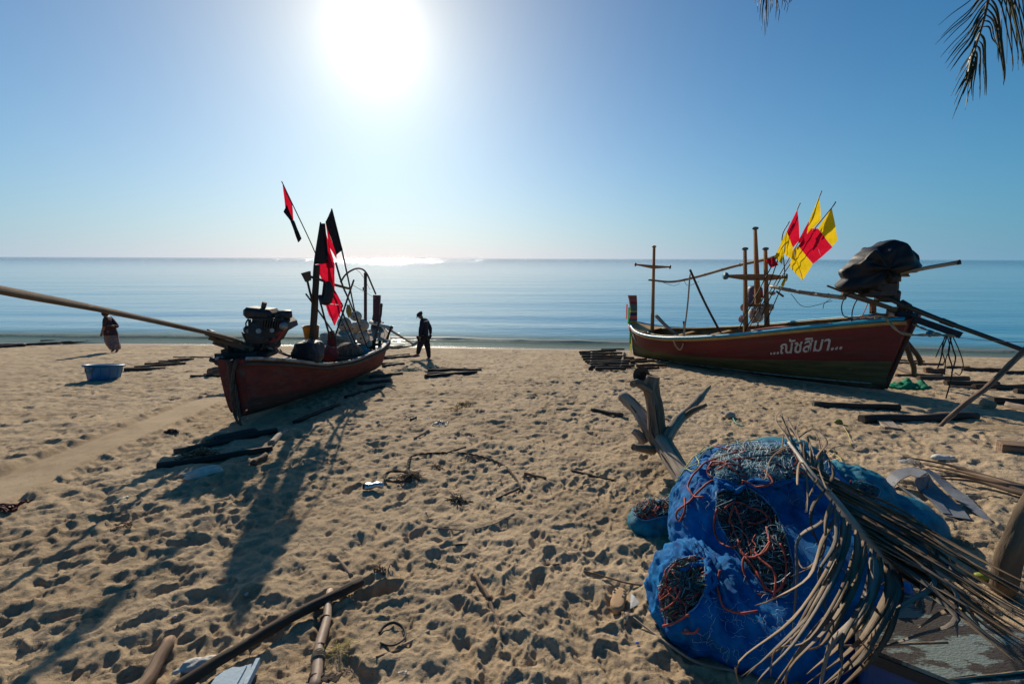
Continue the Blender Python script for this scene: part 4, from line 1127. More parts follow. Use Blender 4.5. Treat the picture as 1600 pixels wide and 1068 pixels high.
# engine of the left boat, open to the air
def engine1():
    Y = 6.35
    e = MB(); c = at(412, 508, Y)
    pts = [(384, 528), (392, 512), (394, 497), (436, 497), (446, 505), (448, 513), (432, 522), (424, 536), (392, 537), (382, 531)]
    poly = [at(x, y, Y - .17) for x, y in pts][::-1]
    e.slab(poly, (0, .34, 0)); e.box(at(410, 526, Y + .3), (.44, .26, .36), bev=.04)  # rear box is added bulk that fills out the engine's cast shadow
    e.box(at(398, 541, Y + .1), (.40, .34, .08), bev=.02)
    eng = e.build('engine', IRON, B1)
    # air-cleaner drum and fuel tank
    a0 = at(409, 489, Y)
    tk = MB().box(a0, (.40, .30, .155), R=Matrix.Rotation(.10, 3, 'Y'), bev=.045).build('fuel_tank', IRON, eng)
    MB().tube([at(411.5, 480.5, Y), at(413.5, 472, Y)], .034, 10).build('filler_cap', mat('brown_cap', (.16, .10, .06), rough=.8), eng)
    b = MB(); q0 = at(445.5, 496.5, Y)
    b.lathe([(0, .0), (.085, 0), (.095, .02), (.095, .09), (.08, .105), (.0, .11)], Matrix.Translation(q0), 16)
    b.build('air_cleaner', IRON, eng)
    MB().lathe([(0, 0), (.065, 0), (.07, .1), (.06, .15), (0, .15)], Matrix.Translation(at(447, 513, Y)), 12).build('cleaner_bowl', IRON, eng)
    MB().lathe([(0, 0), (.05, .0), (.06, .02), (.045, .05), (0, .055)], Matrix.Translation(at(444, 509, Y - .18)) @ Matrix.Rotation(PI / 2, 4, 'X'), 14).build('pulley', STEEL, eng)
    b = MB(); b.tube([at(404, 517, Y - .2), at(404, 517, Y - .12)], .125, 20); b.build('flywheel', IRON, eng)
    MB().slab([at(x, y, Y - .19) for x, y in ((434, 519), (445, 514), (430, 533), (420, 536))], (0, .1, 0)).build('red_crankcase_cover', PRED, eng)
    for (x0, y0, x1, y1, r) in ((390, 499, 390, 523, .02), (398, 496, 399, 503, .018), (428, 496, 430, 503, .022), (380, 521, 385, 531, .02), (378, 519, 384, 523, .012), (420, 536, 421, 541, .02), (403, 536, 403, 541, .02), (411, 536, 411, 541, .015)):
        MB().tube([at(x0, y0, Y - .1), at(x1, y1, Y - .1)], r, 7).build('stud', IRON, eng)
    for k in range(7):
        MB().beam(at(412 + 4 * k, 500, Y - .21), at(410 + 4 * k, 512, Y - .21), .008, .03, up=(0, 1, 0)).build('cooling_fin', IRON, eng)
    for (x, y, r) in ((392, 505, .022), (398, 528, .028), (418, 531, .018), (388, 517, .03), (430, 527, .02), (404, 517, .035), (441, 498, .02), (425, 516, .03)):
        MB().tube([at(x, y, Y - .17), at(x, y, Y - .235)], r, 9).build('bolt_head', STEEL if r > .029 else IRON, eng)
    MB().tube(catmull([at(388, 498, Y - .15), at(384, 506, Y - .2), at(387, 516, Y - .2), at(380, 524, Y - .15)], 5), .010, 6).build('fuel_hose', RUBBER, eng)
    MB().tube(catmull([at(430, 497, Y - .1), at(437, 493, Y - .1), at(441, 499, Y - .05)], 5), .022, 8).build('intake_pipe', IRON, eng)
    MB().tube(catmull([at(414, 537, Y - .15), at(424, 541, Y - .1), at(433, 538, Y), at(440, 529, Y + .1)], 5), .008, 6).build('fuel_hose', RUBBER, eng)
    MB().tube(catmull([at(436, 500, Y - .1), at(441, 503, Y - .15), at(440, 520, Y - .15), at(427, 530, Y - .12)], 5), .014, 7).build('fuel_hose', RUBBER, eng)
    fr = MB()
    fr.beam(at(327, 526, Y - .35), at(396, 546, Y - .12), .07, .07); fr.beam(at(335, 532, Y - .28), at(392, 551, Y), .09, .10)
    fr.beam(at(392, 541, Y), at(434, 548, Y + .2), .08, .06); fr.box(at(355, 543, Y - .25), (.05, .05, .12))
    fr.build('engine_frame', WOOD_D, B1)
    b = MB()
    b.box(at(372, 554, Y - .2), (.50, .26, .085), bev=.01); b.box(at(401, 551, Y - .05), (.44, .3, .06), R=Matrix.Rotation(.08, 3, 'Y'), bev=.01)
    b.box(at(358, 548, Y - .2), (.10, .2, .07)); b.box(at(388, 547, Y - .1), (.10, .2, .1))
    b.build('stern_block', WOOD_W, B1)
    MB().tube([at(420, 543, Y), at(447, 554, Y + .5), at(480, 562, Y + 1.2)], .022, 8).build('control_rod', STEEL, B1)
    MB().tube(catmull([at(425, 541, Y), at(432, 549, Y + .1), at(441, 551, Y + .3), at(437, 545, Y + .3)], 5), .009, 6).build('loose_hose', RUBBER, B1)
    # long tail boom swung up over the sand, towards the viewer's left
    tb = MB().tube(catmull([at(392, 545, Y - .1), at(370, 532, Y - .2), at(330, 521, Y - .9), at(180, 488, Y - 2.75), at(0, 453, Y - 4.3), at(-60, 442, Y - 4.6)], 6), [.031, .025, .018], 12, lump=.14).build('tail_shaft', mat('weathered_pipe', (.20, .155, .115), (.10, .07, .05), scale=7, grain=(1, 1, .25), rough=.9, rvar=.05, spec=.12, bump=.3, c3=(.28, .24, .20), s3=9, t3=(.6, .7)), B1)
    MB().tube([at(322, 518.6, Y - .46), at(336, 523, Y - .4)], .045, 10).build('shaft_clamp', IRON, tb)
    MB().tube([at(328, 524, Y - .42), at(342, 528, Y - .36)], .03, 8).build('clamp_block', IRON, tb)
engine1()
# rudder-side fittings: roller sticking out of the transom, rope down the stern
MB().tube([at(329, 561, 6.0), at(347, 567, 6.0)], [.035, .03], 8).build('stern_peg', IRON, B1)
rope('stern_rope', [at(378, 561, 5.95), at(369, 565, 5.75), at(364, 585, 5.7), at(362, 620, 5.65), at(368, 650, 5.65), at(374, 664, 5.6)], .02, ROPE_D, B1)
rope('stern_rope', [at(366, 600, 5.7), at(372, 630, 5.66), at(374, 650, 5.6), at(377, 668, 5.55)], .018, ROPE_D, B1)
b = MB()
for i, (x, y, s_) in enumerate(((398, 583, .05), (402, 585, .035), (421, 616, .05), (424, 617, .04), (532, 574, .05), (538, 572, .04), (528, 580, .035))):
    pass
# main mast of the left boat
m0, m1 = at(488, 548, 7.4), at(495, 414, 7.4)
ms = MB().tube(catmull([m0 - Vector((0, 0, .5)), m0, m0.lerp(m1, .5), m1], 5), [.062, .05], 10, lump=.12).build('mast', WOOD_D, B1)
MB().tube([at(484, 432, 7.35), at(498, 436, 7.35), at(520, 444, 7.6), at(547, 451, 7.9)], .022, 7, lump=.3).build('cross_spar', WOOD_D, B1)
MB().tube([at(571, 426, 11.3), at(571, 500, 11.25), at(571, 520, 11.25)], .04, 8).build('bow_post', mat('red_brown_post', (.16, .06, .045), (.10, .04, .03), grain=(1, 1, .1), scale=9, rough=.7), B1)
MB().box(at(568.5, 451, 11.2), (.05, .06, .08), bev=.01).build('post_block', WOOD_G, B1)
MB().tube(catmull([at(532, 441, 10.9), at(541, 428, 11), at(556, 419.5, 11.2), at(567, 421, 11.4), at(574, 429, 11.6), at(581, 445, 11.8), at(587, 459, 12.1)], 6), .022, 8).build('bent_hoop', mat('dark_hoop', (.09, .075, .06), (.05, .04, .03), rough=.6), B1)
MB().tube([at(596, 476, 10.9), at(595, 492, 10.8), at(588, 520, 10.6), at(583, 549, 10.4)], [.03, .028], 7, lump=.4).build('leaning_stake', WOOD_D, B1)
MB().ball(at(595.5, 477, 10.88), (.05, .04, .05), 8, 6, wob=.4).build('stake_knot', ROPE_D, B1)
MB().beam(at(604.5, 530, 10.6), at(611, 512, 10.6), .05, .045, up=(0, 1, 0), w1=.04).build('bollard', WOOD_D, B1)
MB().ball(at(611.5, 511, 10.6), (.045, .035, .035), 8, 6).build('bollard_cap', WOOD_D, B1)
rope('stay_line', [at(549, 444, 8.8), at(568, 455, 10), at(587, 466, 11.5)], .005, LINE_D, B1, twist=False)
rope('stay_line', [at(556, 420, 11.2), at(566, 430, 11.4), at(578, 452, 11.8)], .005, LINE_D, B1, twist=False)

# things in the left boat
t = thing('oar', at(587, 505, 11.6), 'long oar laid over the bow of the left boat, pale blade pointing at the man', 'oar')
MB().tube([at(585, 503, 11.6), at(612, 517, 12.6), at(645, 537, 14.2)], [.035, .03], 8).build('shaft', mat('pale_oar_wood', (.30, .23, .16), (.2, .15, .1), rough=.7), t)
MB().beam(at(643.5, 539.5, 14.15), at(655, 533, 14.3), .03, .11).build('blade', mat('pale_blue_blade', (.22, .34, .38), (.15, .25, .28), rough=.6), t)
t = thing('wooden_scoop', at(487, 470, 7.25), 'dark square-headed scoop on a thin handle, left of the mast', 'scoop')
b = MB(); b.slab([at(470, 427, 7.25), at(482, 423.5, 7.25), at(483, 438, 7.25), at(477, 440.5, 7.25)], (0, .08, 0)); b.build('head', WOOD_D, t)
MB().tube([at(480, 438, 7.28), at(484, 455, 7.3), at(489, 474, 7.35)], .018, 7).build('handle', WOOD_D, t)
MB().tube(catmull([at(500, 462, 7.3), at(505, 470, 7.25), at(512, 468, 7.25), at(515, 452, 7.25), at(512, 440, 7.27)], 6), [.035, .06, .075, .06, .04], 10).build('old_tyre_fender', RUBBER, None, label='piece of black tyre hooked on the mast of the left boat', cat='tyre fender')
long_pole('thin_blue_pole', [at(478, 459, 7.25), at(500, 489, 7.55), at(524, 524, 8.05)], .014, mat('blue_green_pole', (.05, .16, .18), rough=.5), 'thin blue-green pole slanting behind the mast of the left boat', 'pole')
long_pole('dark_pole', [at(500, 470, 7.55), at(508, 500, 7.65), at(516, 528, 7.75)], .016, IRON, 'dark pole leaning right of the mast, above the red bundle', 'pole')
b = MB(); t = thing('bucket', at(486, 530, 8.9), 'orange-yellow plastic bucket standing behind the mast of the left boat', 'bucket')
c = at(487, 529.5, 8.9)
b.lathe([(0, 0), (.125, 0), (.155, .25), (.165, .25), (.165, .265), (.15, .262), (.12, .02), (0, .02)], Matrix.Translation(c) , 20); b.build('pail', PLAS_Y, t)
MB().tube([c + Vector((math.cos(a) * .16, math.sin(a) * .16 * .3 - .0, .25 - .12 * abs(math.sin(a)))) for a in np.linspace(PI, 2 * PI, 14)], .006, 5).build('handle', STEEL, t)
def heap(name, px, py, Y, r3, m, label, cat, wob=.35, seed=1.0, nu=24, nv=14):
    return MB().ball(at(px, py, Y), r3, nu, nv, wob=wob, seed=seed).build(name, m, None, label=label, cat=cat)
b = MB(); c = at(482, 549, 7.15)
def sgp(v, e): return math.copysign(abs(v) ** e, v)
def heapf(u, v):
    th, ph = PI * v, 2 * PI * u
    d = Vector((sgp(math.sin(th), .6) * sgp(math.cos(ph), .6) * .21, sgp(math.sin(th), .6) * sgp(math.sin(ph), .6) * .20, sgp(math.cos(th), .55) * .165))
    d.x *= 1 - .9 * max(0, d.z); n1 = 1 - 2.2 * abs(mnoise.noise(d * 7)); n2 = 1 - 2 * abs(mnoise.noise(Vector((d.x * 22, d.y * 22, d.z * 9))))
    return c + d * (1 + .10 * n1 + .05 * n2) + Vector((0, 0, .03 * mnoise.noise(Vector((d.x * 9, d.y * 9, 3)))))
b.grid(heapf, 60, 34)
b.build('folded_tarpaulin', TARP_D, None, label='dark folded tarpaulin over gear, just behind the engine of the left boat', cat='tarpaulin')
heap('red_bundle', 515, 552, 8.3, (.16, .16, .15), PRED, 'dull red bundle of cloth at the foot of the mast', 'bundle', .3, 2)
heap('red_sack', 518, 532, 8.7, (.09, .09, .19), mat('dark_red_sack', (.20, .035, .025), (.12, .02, .02), rough=.9), 'upright dark red sack tied at the neck in the left boat', 'sack', .35, 3)
MB().tube([at(517.5, 545, 8.45), at(518.5, 556, 8.4)], .03, 8).build('orange_bottle', mat('orange_bottle', (.7, .16, .02), rough=.4, trans=.4), None, label='small glowing orange bottle by the red bundle', cat='bottle')
heap('brown_net_ball', 545, 548, 9.1, (.27, .2, .17), WOOD_B, 'round brown bundle of net in the waist of the left boat', 'net bundle', .15, 5)
heap('blue_plastic_sheet', 560, 546, 9.7, (.24, .2, .17), PLAS_LB, 'crumpled light blue plastic sheet inside the left boat', 'plastic sheet', .7, 6)
heap('piled_net', 540, 533, 10.2, (.52, .45, .26), mat('pale_green_net', (.33, .38, .34), (.15, .17, .14), scale=30, rough=.9, bump=1.0, bscale=90), 'pile of pale green fishing net filling the middle of the left boat', 'fishing net', .45, 7, 40, 24)
float_ball(538, 506, 9.0, .135, FLOAT_W, 'largest round float hanging lowest left in the cluster on the left boat', 1)
float_ball(556, 493.5, 9.1, .115, FLOAT_W, 'topmost float of the cluster on the left boat', 2, (1, 1, .85))
float_ball(566, 508, 9.3, .12, FLOAT_W, 'right-hand float of the cluster on the left boat', 3, (1.1, 1, 1))
float_ball(554, 512, 9.5, .11, FLOAT_W, 'middle float half hidden in the cluster on the left boat', 4)
float_ball(567, 527, 9.6, .14, FLOAT_W, 'lowest float sitting in the left boat below the cluster', 5, (1, 1, 1.05))
heap('yellow_rag', 545, 485, 9.0, (.05, .04, .11), mat('yellow_rag', (.45, .30, .08), rough=.9), 'small yellow rag tied above the floats', 'rag', .6, 8)
long_pole('boat_hook', [at(553, 437, 8.9), at(545, 460, 8.8), at(532, 500, 8.6), at(522, 530, 8.5)], .017, IRON, 'dark boat hook crossing in front of the red flag', 'boat hook')
# flags of the left boat
g = 'red and black marker flags on the left boat'
flag('far upper red and black flag, flying alone on a thin pole', [(440, 283), (458, 321), (493, 396), (520, 470), (553, 540)], [7.85, 7.85, 7.75, 7.85, 8.25],
     [([(441, 286), (456.5, 319), (459, 345), (446, 328)], 7.83, CL_R, .2), ([(448, 319), (458, 345), (459, 352), (443, 331)], 7.81, CL_K, .5), ([(452, 341), (460, 345), (471.5, 373), (466, 379)], 7.83, CL_K, .6)], r=.009, group=g)
flag('tall flag with a pointed black top, red through the middle', [(518, 326), (534, 390), (545, 440), (556, 492), (575, 545)], [7.65, 7.7, 7.75, 9.0, 8.45],
     [([(517.5, 327), (535.5, 390), (526, 398), (508.5, 347)], 7.65, CL_K, .3), ([(508.5, 347), (526, 398), (526, 404), (514, 385)], 7.63, CL_R, .5), ([(505, 348), (515, 385), (523, 412), (512, 411)], 7.61, CL_R, .8)], r=.014, group=g)
flag('long red and black flag hanging down to the floats', [(501, 347), (491, 414), (489, 470), (487, 540)], [7.5, 7.45, 7.4, 7.35],
     [([(501.5, 349), (508, 349), (514, 410), (491, 413)], 7.45, CL_K, .1), ([(491, 414), (513, 409), (523, 455), (506, 442)], 7.43, CL_R, .4), ([(512, 392), (523, 412), (523, 455), (513, 446)], 7.45, CL_R, .7),
      ([(514, 448), (523, 453), (537, 477), (517, 474)], 7.42, CL_R, .25), ([(508, 474), (537, 477), (523, 509), (514, 492)], 7.44, CL_R, .9), ([(505, 440), (514, 448), (518, 470), (501, 474)], 7.4, CL_K, .55)], r=.012, group=g)
long_pole('flag_pole', [at(524.5, 410, 7.75), at(535, 445, 7.75), at(548, 475, 9.0), at(570, 530, 9.6)], .016, IRON, 'bare knotted pole standing among the floats, right of the red flag', 'pole')
long_pole('flag_pole', [at(511, 400, 7.45), at(520, 448, 7.55), at(532, 480, 7.65), at(555, 535, 9.0)], .015, IRON, 'bare dark pole crossing behind the hanging red flag', 'pole')
# ================================================================ people
def skin_mesh(name, nodes, edges, m, parent, sub=2):
    """one continuous surface grown round a skeleton: nodes {key: (point, radius)}, first key is the root"""
    keys = list(nodes); o0 = ORI[parent.name]
    me = bpy.data.meshes.new(name)
    me.from_pydata([Vector(nodes[k][0]) - o0 for k in keys], [(keys.index(a), keys.index(b)) for a, b in edges], [])
    o = bpy.data.objects.new(name, me); COL.objects.link(o)
    sk = o.modifiers.new('skin', 'SKIN'); sk.use_smooth_shade = True
    if not me.skin_vertices: 
        bpy.context.view_layer.objects.active = o
    sv = me.skin_vertices[0].data if me.skin_vertices else None
    for i, k in enumerate(keys):
        r = nodes[k][1]; r = r if isinstance(r, tuple) else (r, r)
        sv[i].radius = r; sv[i].use_root = (i == 0)
    ss = o.modifiers.new('sub', 'SUBSURF'); ss.levels = sub; ss.render_levels = sub
    bpy.context.view_layer.update()
    dg = bpy.context.evaluated_depsgraph_get()
    me2 = bpy.data.meshes.new_from_object(o.evaluated_get(dg))
    o.modifiers.clear(); o.data = me2; bpy.data.meshes.remove(me)
    a = me2.attributes.new('gr', 'FLOAT_VECTOR', 'POINT')
    co = np.zeros(len(me2.vertices) * 3, dtype=np.float32); me2.vertices.foreach_get('co', co); a.data.foreach_set('vector', co)
    me2.polygons.foreach_set('use_smooth', np.ones(len(me2.polygons), dtype=bool))
    me2.materials.clear(); me2.materials.append(m)
    o.parent = parent; ORI[o.name] = o0; o.name = name
    return o
SKIN = mat('sun_browned_skin', (.26, .13, .08), (.20, .10, .06), scale=8, rough=.6, bump=0)
def person(label, Y, J, cloth_parts, hands, hair, face_dir):
    """J: joint name -> (px, py, dY, radius)"""
    foot = min((at(J[k][0], J[k][1], Y + J[k][2]) for k in J), key=lambda v: v.z)
    root = thing('person', foot, label, 'person')
    N = {k: (at(v[0], v[1], Y + v[2]), v[3]) for k, v in J.items()}
    E = [('pelvis', 'waist'), ('waist', 'chest'), ('chest', 'neck'), ('neck', 'head'), ('head', 'crown'),
         ('chest', 'sh_l'), ('sh_l', 'el_l'), ('el_l', 'wr_l'), ('wr_l', 'ha_l'), ('chest', 'sh_r'), ('sh_r', 'el_r'), ('el_r', 'wr_r'), ('wr_r', 'ha_r'),
         ('pelvis', 'hip_l'), ('hip_l', 'kn_l'), ('kn_l', 'an_l'), ('an_l', 'toe_l'), ('pelvis', 'hip_r'), ('hip_r', 'kn_r'), ('kn_r', 'an_r'), ('an_r', 'toe_r')]
    body = skin_mesh('body', N, E, SKIN, root)
    # fingers
    for s_ in ('l', 'r'):
        w, h_ = N['wr_' + s_][0], N['ha_' + s_][0]; d = (h_ - w).normalized(); x = d.cross(Vector((0, 1, 0))).normalized(); y = d.cross(x)
        b = MB()
        for i, L in enumerate((.065, .075, .07, .055)):
            p = h_ + y * (.022 * (i - 1.5)); b.tube([p - d * .03, p + d * L * .45 + x * .004, p + d * L * .8 + x * .02, p + d * L + x * .035], [.0095, .009, .008, .006], 6)
        p = h_ - y * .03 - d * .03; b.tube([p, p - y * .018 + d * .03 + x * .015, p - y * .015 + d * .055 + x * .03], [.012, .010, .008], 6)
        b.build('fingers', SKIN, body)
    # face
    hd = N['head'][0]; f = Vector(face_dir).normalized(); up = (N['crown'][0] - N['head'][0]).normalized(); sd_ = f.cross(up).normalized()
    b = MB(); b.ball(hd + f * .105 + up * .0, (.014, .012, .02), 8, 6); b.build('nose', SKIN, body)
    b = MB()
    for s_ in (-1, 1): b.ball(hd + sd_ * .078 * s_, (.014, .012, .032), 8, 6)
    b.build('ears', SKIN, body)
    b = MB()
    for s_ in (-1, 1): b.ball(hd + f * .085 + up * .03 + sd_ * .032 * s_, .011, 8, 6)
    b.build('eyes', mat('dark_eyes', (.03, .025, .02), rough=.3, bump=0), body)
    for (nm, keys, edges, grow, m) in cloth_parts:
        NN = {k: (N[k][0] if not isinstance(k, tuple) else None, tuple(x * grow for x in (N[k][1] if isinstance(N[k][1], tuple) else (N[k][1],) * 2))) for k in keys}
        skin_mesh(nm, NN, edges, m, root)
    hair(root, N, hd, f, up, sd_)
    return root, N
NAVY = mat('navy_jacket_cloth', (.016, .022, .038), (.010, .014, .025), scale=20, rough=.9, bump=.2)
TROU = mat('black_trouser_cloth', (.020, .022, .028), (.012, .013, .017), scale=20, rough=.92, bump=.2)
CAPM = mat('dark_brown_cap', (.05, .035, .03), (.03, .022, .02), rough=.9)
Ym = gnd(668, 563).y
J = dict(pelvis=(662, 524, 0, (.13, .115)), waist=(662.5, 517, 0, (.125, .115)), chest=(663, 504, 0, (.16, .13)), neck=(659.5, 498, 0, .06), head=(656, 493.4, 0, (.088, .082)), crown=(655.4, 490.2, 0, (.072, .07)),
         sh_l=(662, 500.5, -.16, .07), el_l=(657, 514, -.19, .052), wr_l=(656, 526.5, -.2, .035), ha_l=(656.2, 530, -.2, .036),
         sh_r=(665, 500.5, .16, .07), el_r=(672.5, 512, .2, .052), wr_r=(672.5, 522.5, .2, .035), ha_r=(672, 526, .2, .036),
         hip_l=(660.5, 528, -.08, .095), kn_l=(655.2, 542, -.1, .07), an_l=(652.6, 554, -.1, .045), toe_l=(645, 556.6, -.1, .035),
         hip_r=(665, 528, .08, .095), kn_r=(668.5, 543, .09, .068), an_r=(670.6, 559.5, .08, .045), toe_r=(664.8, 563.0, .08, .035))
def man_cap(root, N, hd, f, up, sd_):
    R_ = Matrix((f, sd_, up)).transposed().to_4x4()
    b = MB(); b.lathe([(.097, -.01), (.104, .02), (.10, .07), (.07, .10), (0, .112)], Matrix.Translation(hd + up * .015) @ R_, 16)
    b.build('cap', CAPM, root)
    MB().grid(lambda u, v: hd + up * (.012 - .02 * u) + f * (.085 + .075 * u) + sd_ * (v - .5) * .15 * (1 - .4 * u), 4, 6).build('cap_peak', CAPM, root)
face = Vector((-.80, -.1, -.45))
mr, MN = person('man in dark navy jacket and cap walking left, head bowed, by the water', Ym, J, [
    ('jacket', ['chest', 'waist', 'pelvis', 'hip_l', 'hip_r', 'neck', 'sh_l', 'el_l', 'wr_l', 'sh_r', 'el_r', 'wr_r'],
     [('chest', 'waist'), ('waist', 'pelvis'), ('pelvis', 'hip_l'), ('pelvis', 'hip_r'), ('chest', 'neck'), ('chest', 'sh_l'), ('sh_l', 'el_l'), ('el_l', 'wr_l'), ('chest', 'sh_r'), ('sh_r', 'el_r'), ('el_r', 'wr_r')], 1.22, NAVY),
    ('trousers', ['pelvis', 'hip_l', 'kn_l', 'an_l', 'hip_r', 'kn_r', 'an_r'], [('pelvis', 'hip_l'), ('hip_l', 'kn_l'), ('kn_l', 'an_l'), ('pelvis', 'hip_r'), ('hip_r', 'kn_r'), ('kn_r', 'an_r')], 1.28, TROU)],
    None, man_cap, face)
MB().beam(MN['chest'][0] + Vector((.03, -.22, .07)), MN['chest'][0] + Vector((.19, -.16, .09)), .01, .022).build('pale_stripe', WHITE, mr)
for k_ in ('l', 'r'):
    a_, t_ = MN['an_' + k_][0], MN['toe_' + k_][0]
    MB().ball((a_ + t_) / 2 - Vector((0, 0, .02)), (.15, .05, .035), 12, 8, M=Matrix.Rotation(-.1, 3, 'Y')).build('shoe', mat('brown_shoe', (.15, .06, .04), rough=.8) if k_ == 'l' else mat('grey_shoe', (.30, .33, .36), rough=.8), mr)

Yw = gnd(182, 549.5).y
J = dict(pelvis=(173, 520.5, 0, (.17, .15)), waist=(171, 512, 0, (.15, .13)), chest=(169.5, 501, 0, (.16, .13)), neck=(166.5, 494.5, 0, .06), head=(164, 489.6, 0, (.088, .082)), crown=(163.4, 486, 0, (.074, .07)),
         sh_l=(167, 498, -.15, .07), el_l=(162.5, 511, -.2, .052), wr_l=(159.5, 519, -.2, .035), ha_l=(158.3, 522, -.2, .034),
         sh_r=(173, 498, .1, .07), el_r=(184, 510.5, .05, .052), wr_r=(177, 509, -.12, .036), ha_r=(172, 508, -.17, .034),
         hip_l=(171, 524, -.08, .11), kn_l=(169, 537, -.1, .08), an_l=(177.5, 546.5, -.08, .045), toe_l=(173.5, 549.5, -.08, .033),
         hip_r=(176, 524, .08, .11), kn_r=(180.5, 537, .08, .08), an_r=(183.6, 547.2, .05, .045), toe_r=(180.5, 550.4, .03, .033))
BLOU = mat('dark_maroon_blouse', (.065, .028, .035), (.035, .016, .022), scale=25, rough=.9, c3=(.16, .06, .07), s3=22, t3=(.6, .66))
SARO = mat('greyish_pink_sarong', (.20, .165, .17), (.10, .08, .085), scale=14, rough=.9, c3=(.34, .17, .16), s3=14, t3=(.56, .62))
def scarf(root, N, hd, f, up, sd_):
    R_ = Matrix((f, sd_, up)).transposed().to_4x4()
    MB().ball(hd + up * .015 - f * .012, (.112, .10, .125), 16, 12, M=R_.to_3x3(), wob=.1).build('headscarf', mat('dark_headscarf', (.05, .03, .035), rough=.9), root)
wr_, WN = person('woman in dark maroon blouse and pale sarong walking left behind the long shaft', Yw, J, [
    ('blouse', ['chest', 'waist', 'pelvis', 'neck', 'sh_l', 'el_l', 'sh_r', 'el_r', 'wr_r'],
     [('chest', 'waist'), ('waist', 'pelvis'), ('chest', 'neck'), ('chest', 'sh_l'), ('sh_l', 'el_l'), ('chest', 'sh_r'), ('sh_r', 'el_r'), ('el_r', 'wr_r')], 1.26, BLOU),
    ],
    None, scarf, Vector((-.9, -.2, -.2)))

def sarong(u, v):
    P = [(173, 516), (173.5, 522), (174.5, 530), (177, 538), (180, 545.5)]; Wd = [.17, .22, .23, .22, .17]; i = min(int(u * 4), 3); g = u * 4 - i
    x, y = P[i][0] * (1 - g) + P[i + 1][0] * g, P[i][1] * (1 - g) + P[i + 1][1] * g; w = Wd[i] * (1 - g) + Wd[i + 1] * g; a = 2 * PI * v
    return at(x, y, Yw) + Vector((w * math.cos(a), w * .72 * math.sin(a), 0)) * (1 + .07 * math.sin(a * 7 + u * 3) * u)
MB().grid(sarong, 16, 40).build('sarong', SARO, wr_)
MB().grid(lambda u, v: at(171.5 + 2 * u, 511 + 12 * u, Yw) + Vector(((.18 + .05 * u) * math.cos(2 * PI * v), (.15 + .03 * u) * math.sin(2 * PI * v), 0)), 8, 24).build('blouse_hem', BLOU, wr_)

# ================================================================ blue tub
p = G(162, 592); t = thing('plastic_tub', p, 'large blue plastic tub with a green handle, standing alone on the sand', 'tub')
M_ = Matrix.Translation(p + Vector((0, 0, -.02))) @ Matrix.Rotation(-.19, 4, 'X') @ Matrix.Diagonal((.86, .86, 1.15, 1))
MB().lathe([(0, .0), (.30, 0), (.315, .02), (.335, .10), (.355, .18), (.375, .25), (.385, .285), (.415, .29), (.425, .275), (.43, .30), (.40, .315), (.375, .30), (.35, .2), (.30, .03), (0, .03)], M_, 36).build('shell', PLAS_B, t)
for sg, px_ in ((-1, 0),):
    q = M_ @ Vector((-.03, -.375, .22))
    MB().tube(catmull([q + Vector((-.075, .0, .035)), q + Vector((-.07, -.03, -.02)), q + Vector((-.05, -.035, -.035)), q + Vector((.05, -.035, -.035)), q + Vector((.07, -.03, -.02)), q + Vector((.075, .0, .035))], 4), .009, 6).build('handle', mat('dull_green_plastic', (.10, .22, .06), rough=.6), t)
for a in np.linspace(0, 2 * PI, 13)[:-1]:
    MB().beam(M_ @ Vector((.312 * math.cos(a), .312 * math.sin(a), .02)), M_ @ Vector((.372 * math.cos(a), .372 * math.sin(a), .24)), .012, .012).build('rib', PLAS_B, t)

# ================================================================ logs, poles and rollers
def log(p0, p1, r0, r1=None, m=WOOD_W, name='log', label='', cat='log', group=None, bend=.0, up0=0.0, up1=0.0, n=9, seg=9, sink=.3, parent=None):
    """timber lying on the sand between two places of the photograph"""
    a, b = (G(*p0, up0) if not isinstance(p0, Vector) else p0), (G(*p1, up1) if not isinstance(p1, Vector) else p1)
    r1 = r1 or r0; lift = Vector((0, 0, r0 * (1 - sink)))
    a, b = a + lift, b + Vector((0, 0, r1 * (1 - sink)))
    d = b - a; s_ = d.cross(Vector((0, 0, 1))).normalized(); sd = random.random() * 50
    pts = []
    for i in range(seg + 1):
        f = i / seg; q = a.lerp(b, f) + s_ * (bend * d.length * math.sin(f * PI) + r0 * .5 * mnoise.noise(Vector((f * 3, sd, 0)))) + Vector((0, 0, r0 * .35 * mnoise.noise(Vector((f * 3, sd, 5)))))
        pts.append(q)
    return MB().tube(pts, [r0, (r0 + r1) / 2 * 1.03, r1], n, lump=.3, seed=sd).build(name, m, parent, label=label if not parent else None, cat=cat if not parent else None, group=group)

g1 = 'rollers under the stern of the left boat'
log((272, 706), (432, 676), .030, .038, WOOD_W, 'roller_log', 'long dark roller nearest the stern of the left boat, upper of the two lying crossways', 'log', g1)
log((246, 729), (426, 704), .036, .036, WOOD_W, 'roller_log', 'long dark roller lying lowest in front of the left boat', 'log', g1, bend=.02)
log((338, 692), (400, 679), .05, .05, WOOD_W, 'log', 'short thick brown log wedged under the stern of the left boat', 'log')
log((318, 693), (336, 690), .05, .05, WOOD_B, 'wood_block', 'small square-cut block left of the thick brown log', 'block')
log((424, 697), (446, 676), .035, .03, WOOD_G, 'driftwood_stick', 'pale grey stick on the shaded sand right of the rollers', 'stick')
log((394, 725), (416, 712), .03, .03, WOOD_D, 'driftwood_stick', 'short dark stick below the rollers of the left boat', 'stick')
log((460, 660), (530, 632), .03, .03, WOOD_W, 'roller_log', 'dark roller half under the keel of the left boat amidships', 'log', g1)
log((540, 620), (600, 604), .03, .03, WOOD_W, 'roller_log', 'dark roller under the forward keel of the left boat', 'log', g1)
log((560, 601), (610, 596), .045, .04, WOOD_W, 'roller_log', 'dark roller just beyond the forward keel of the left boat', 'log', g1)
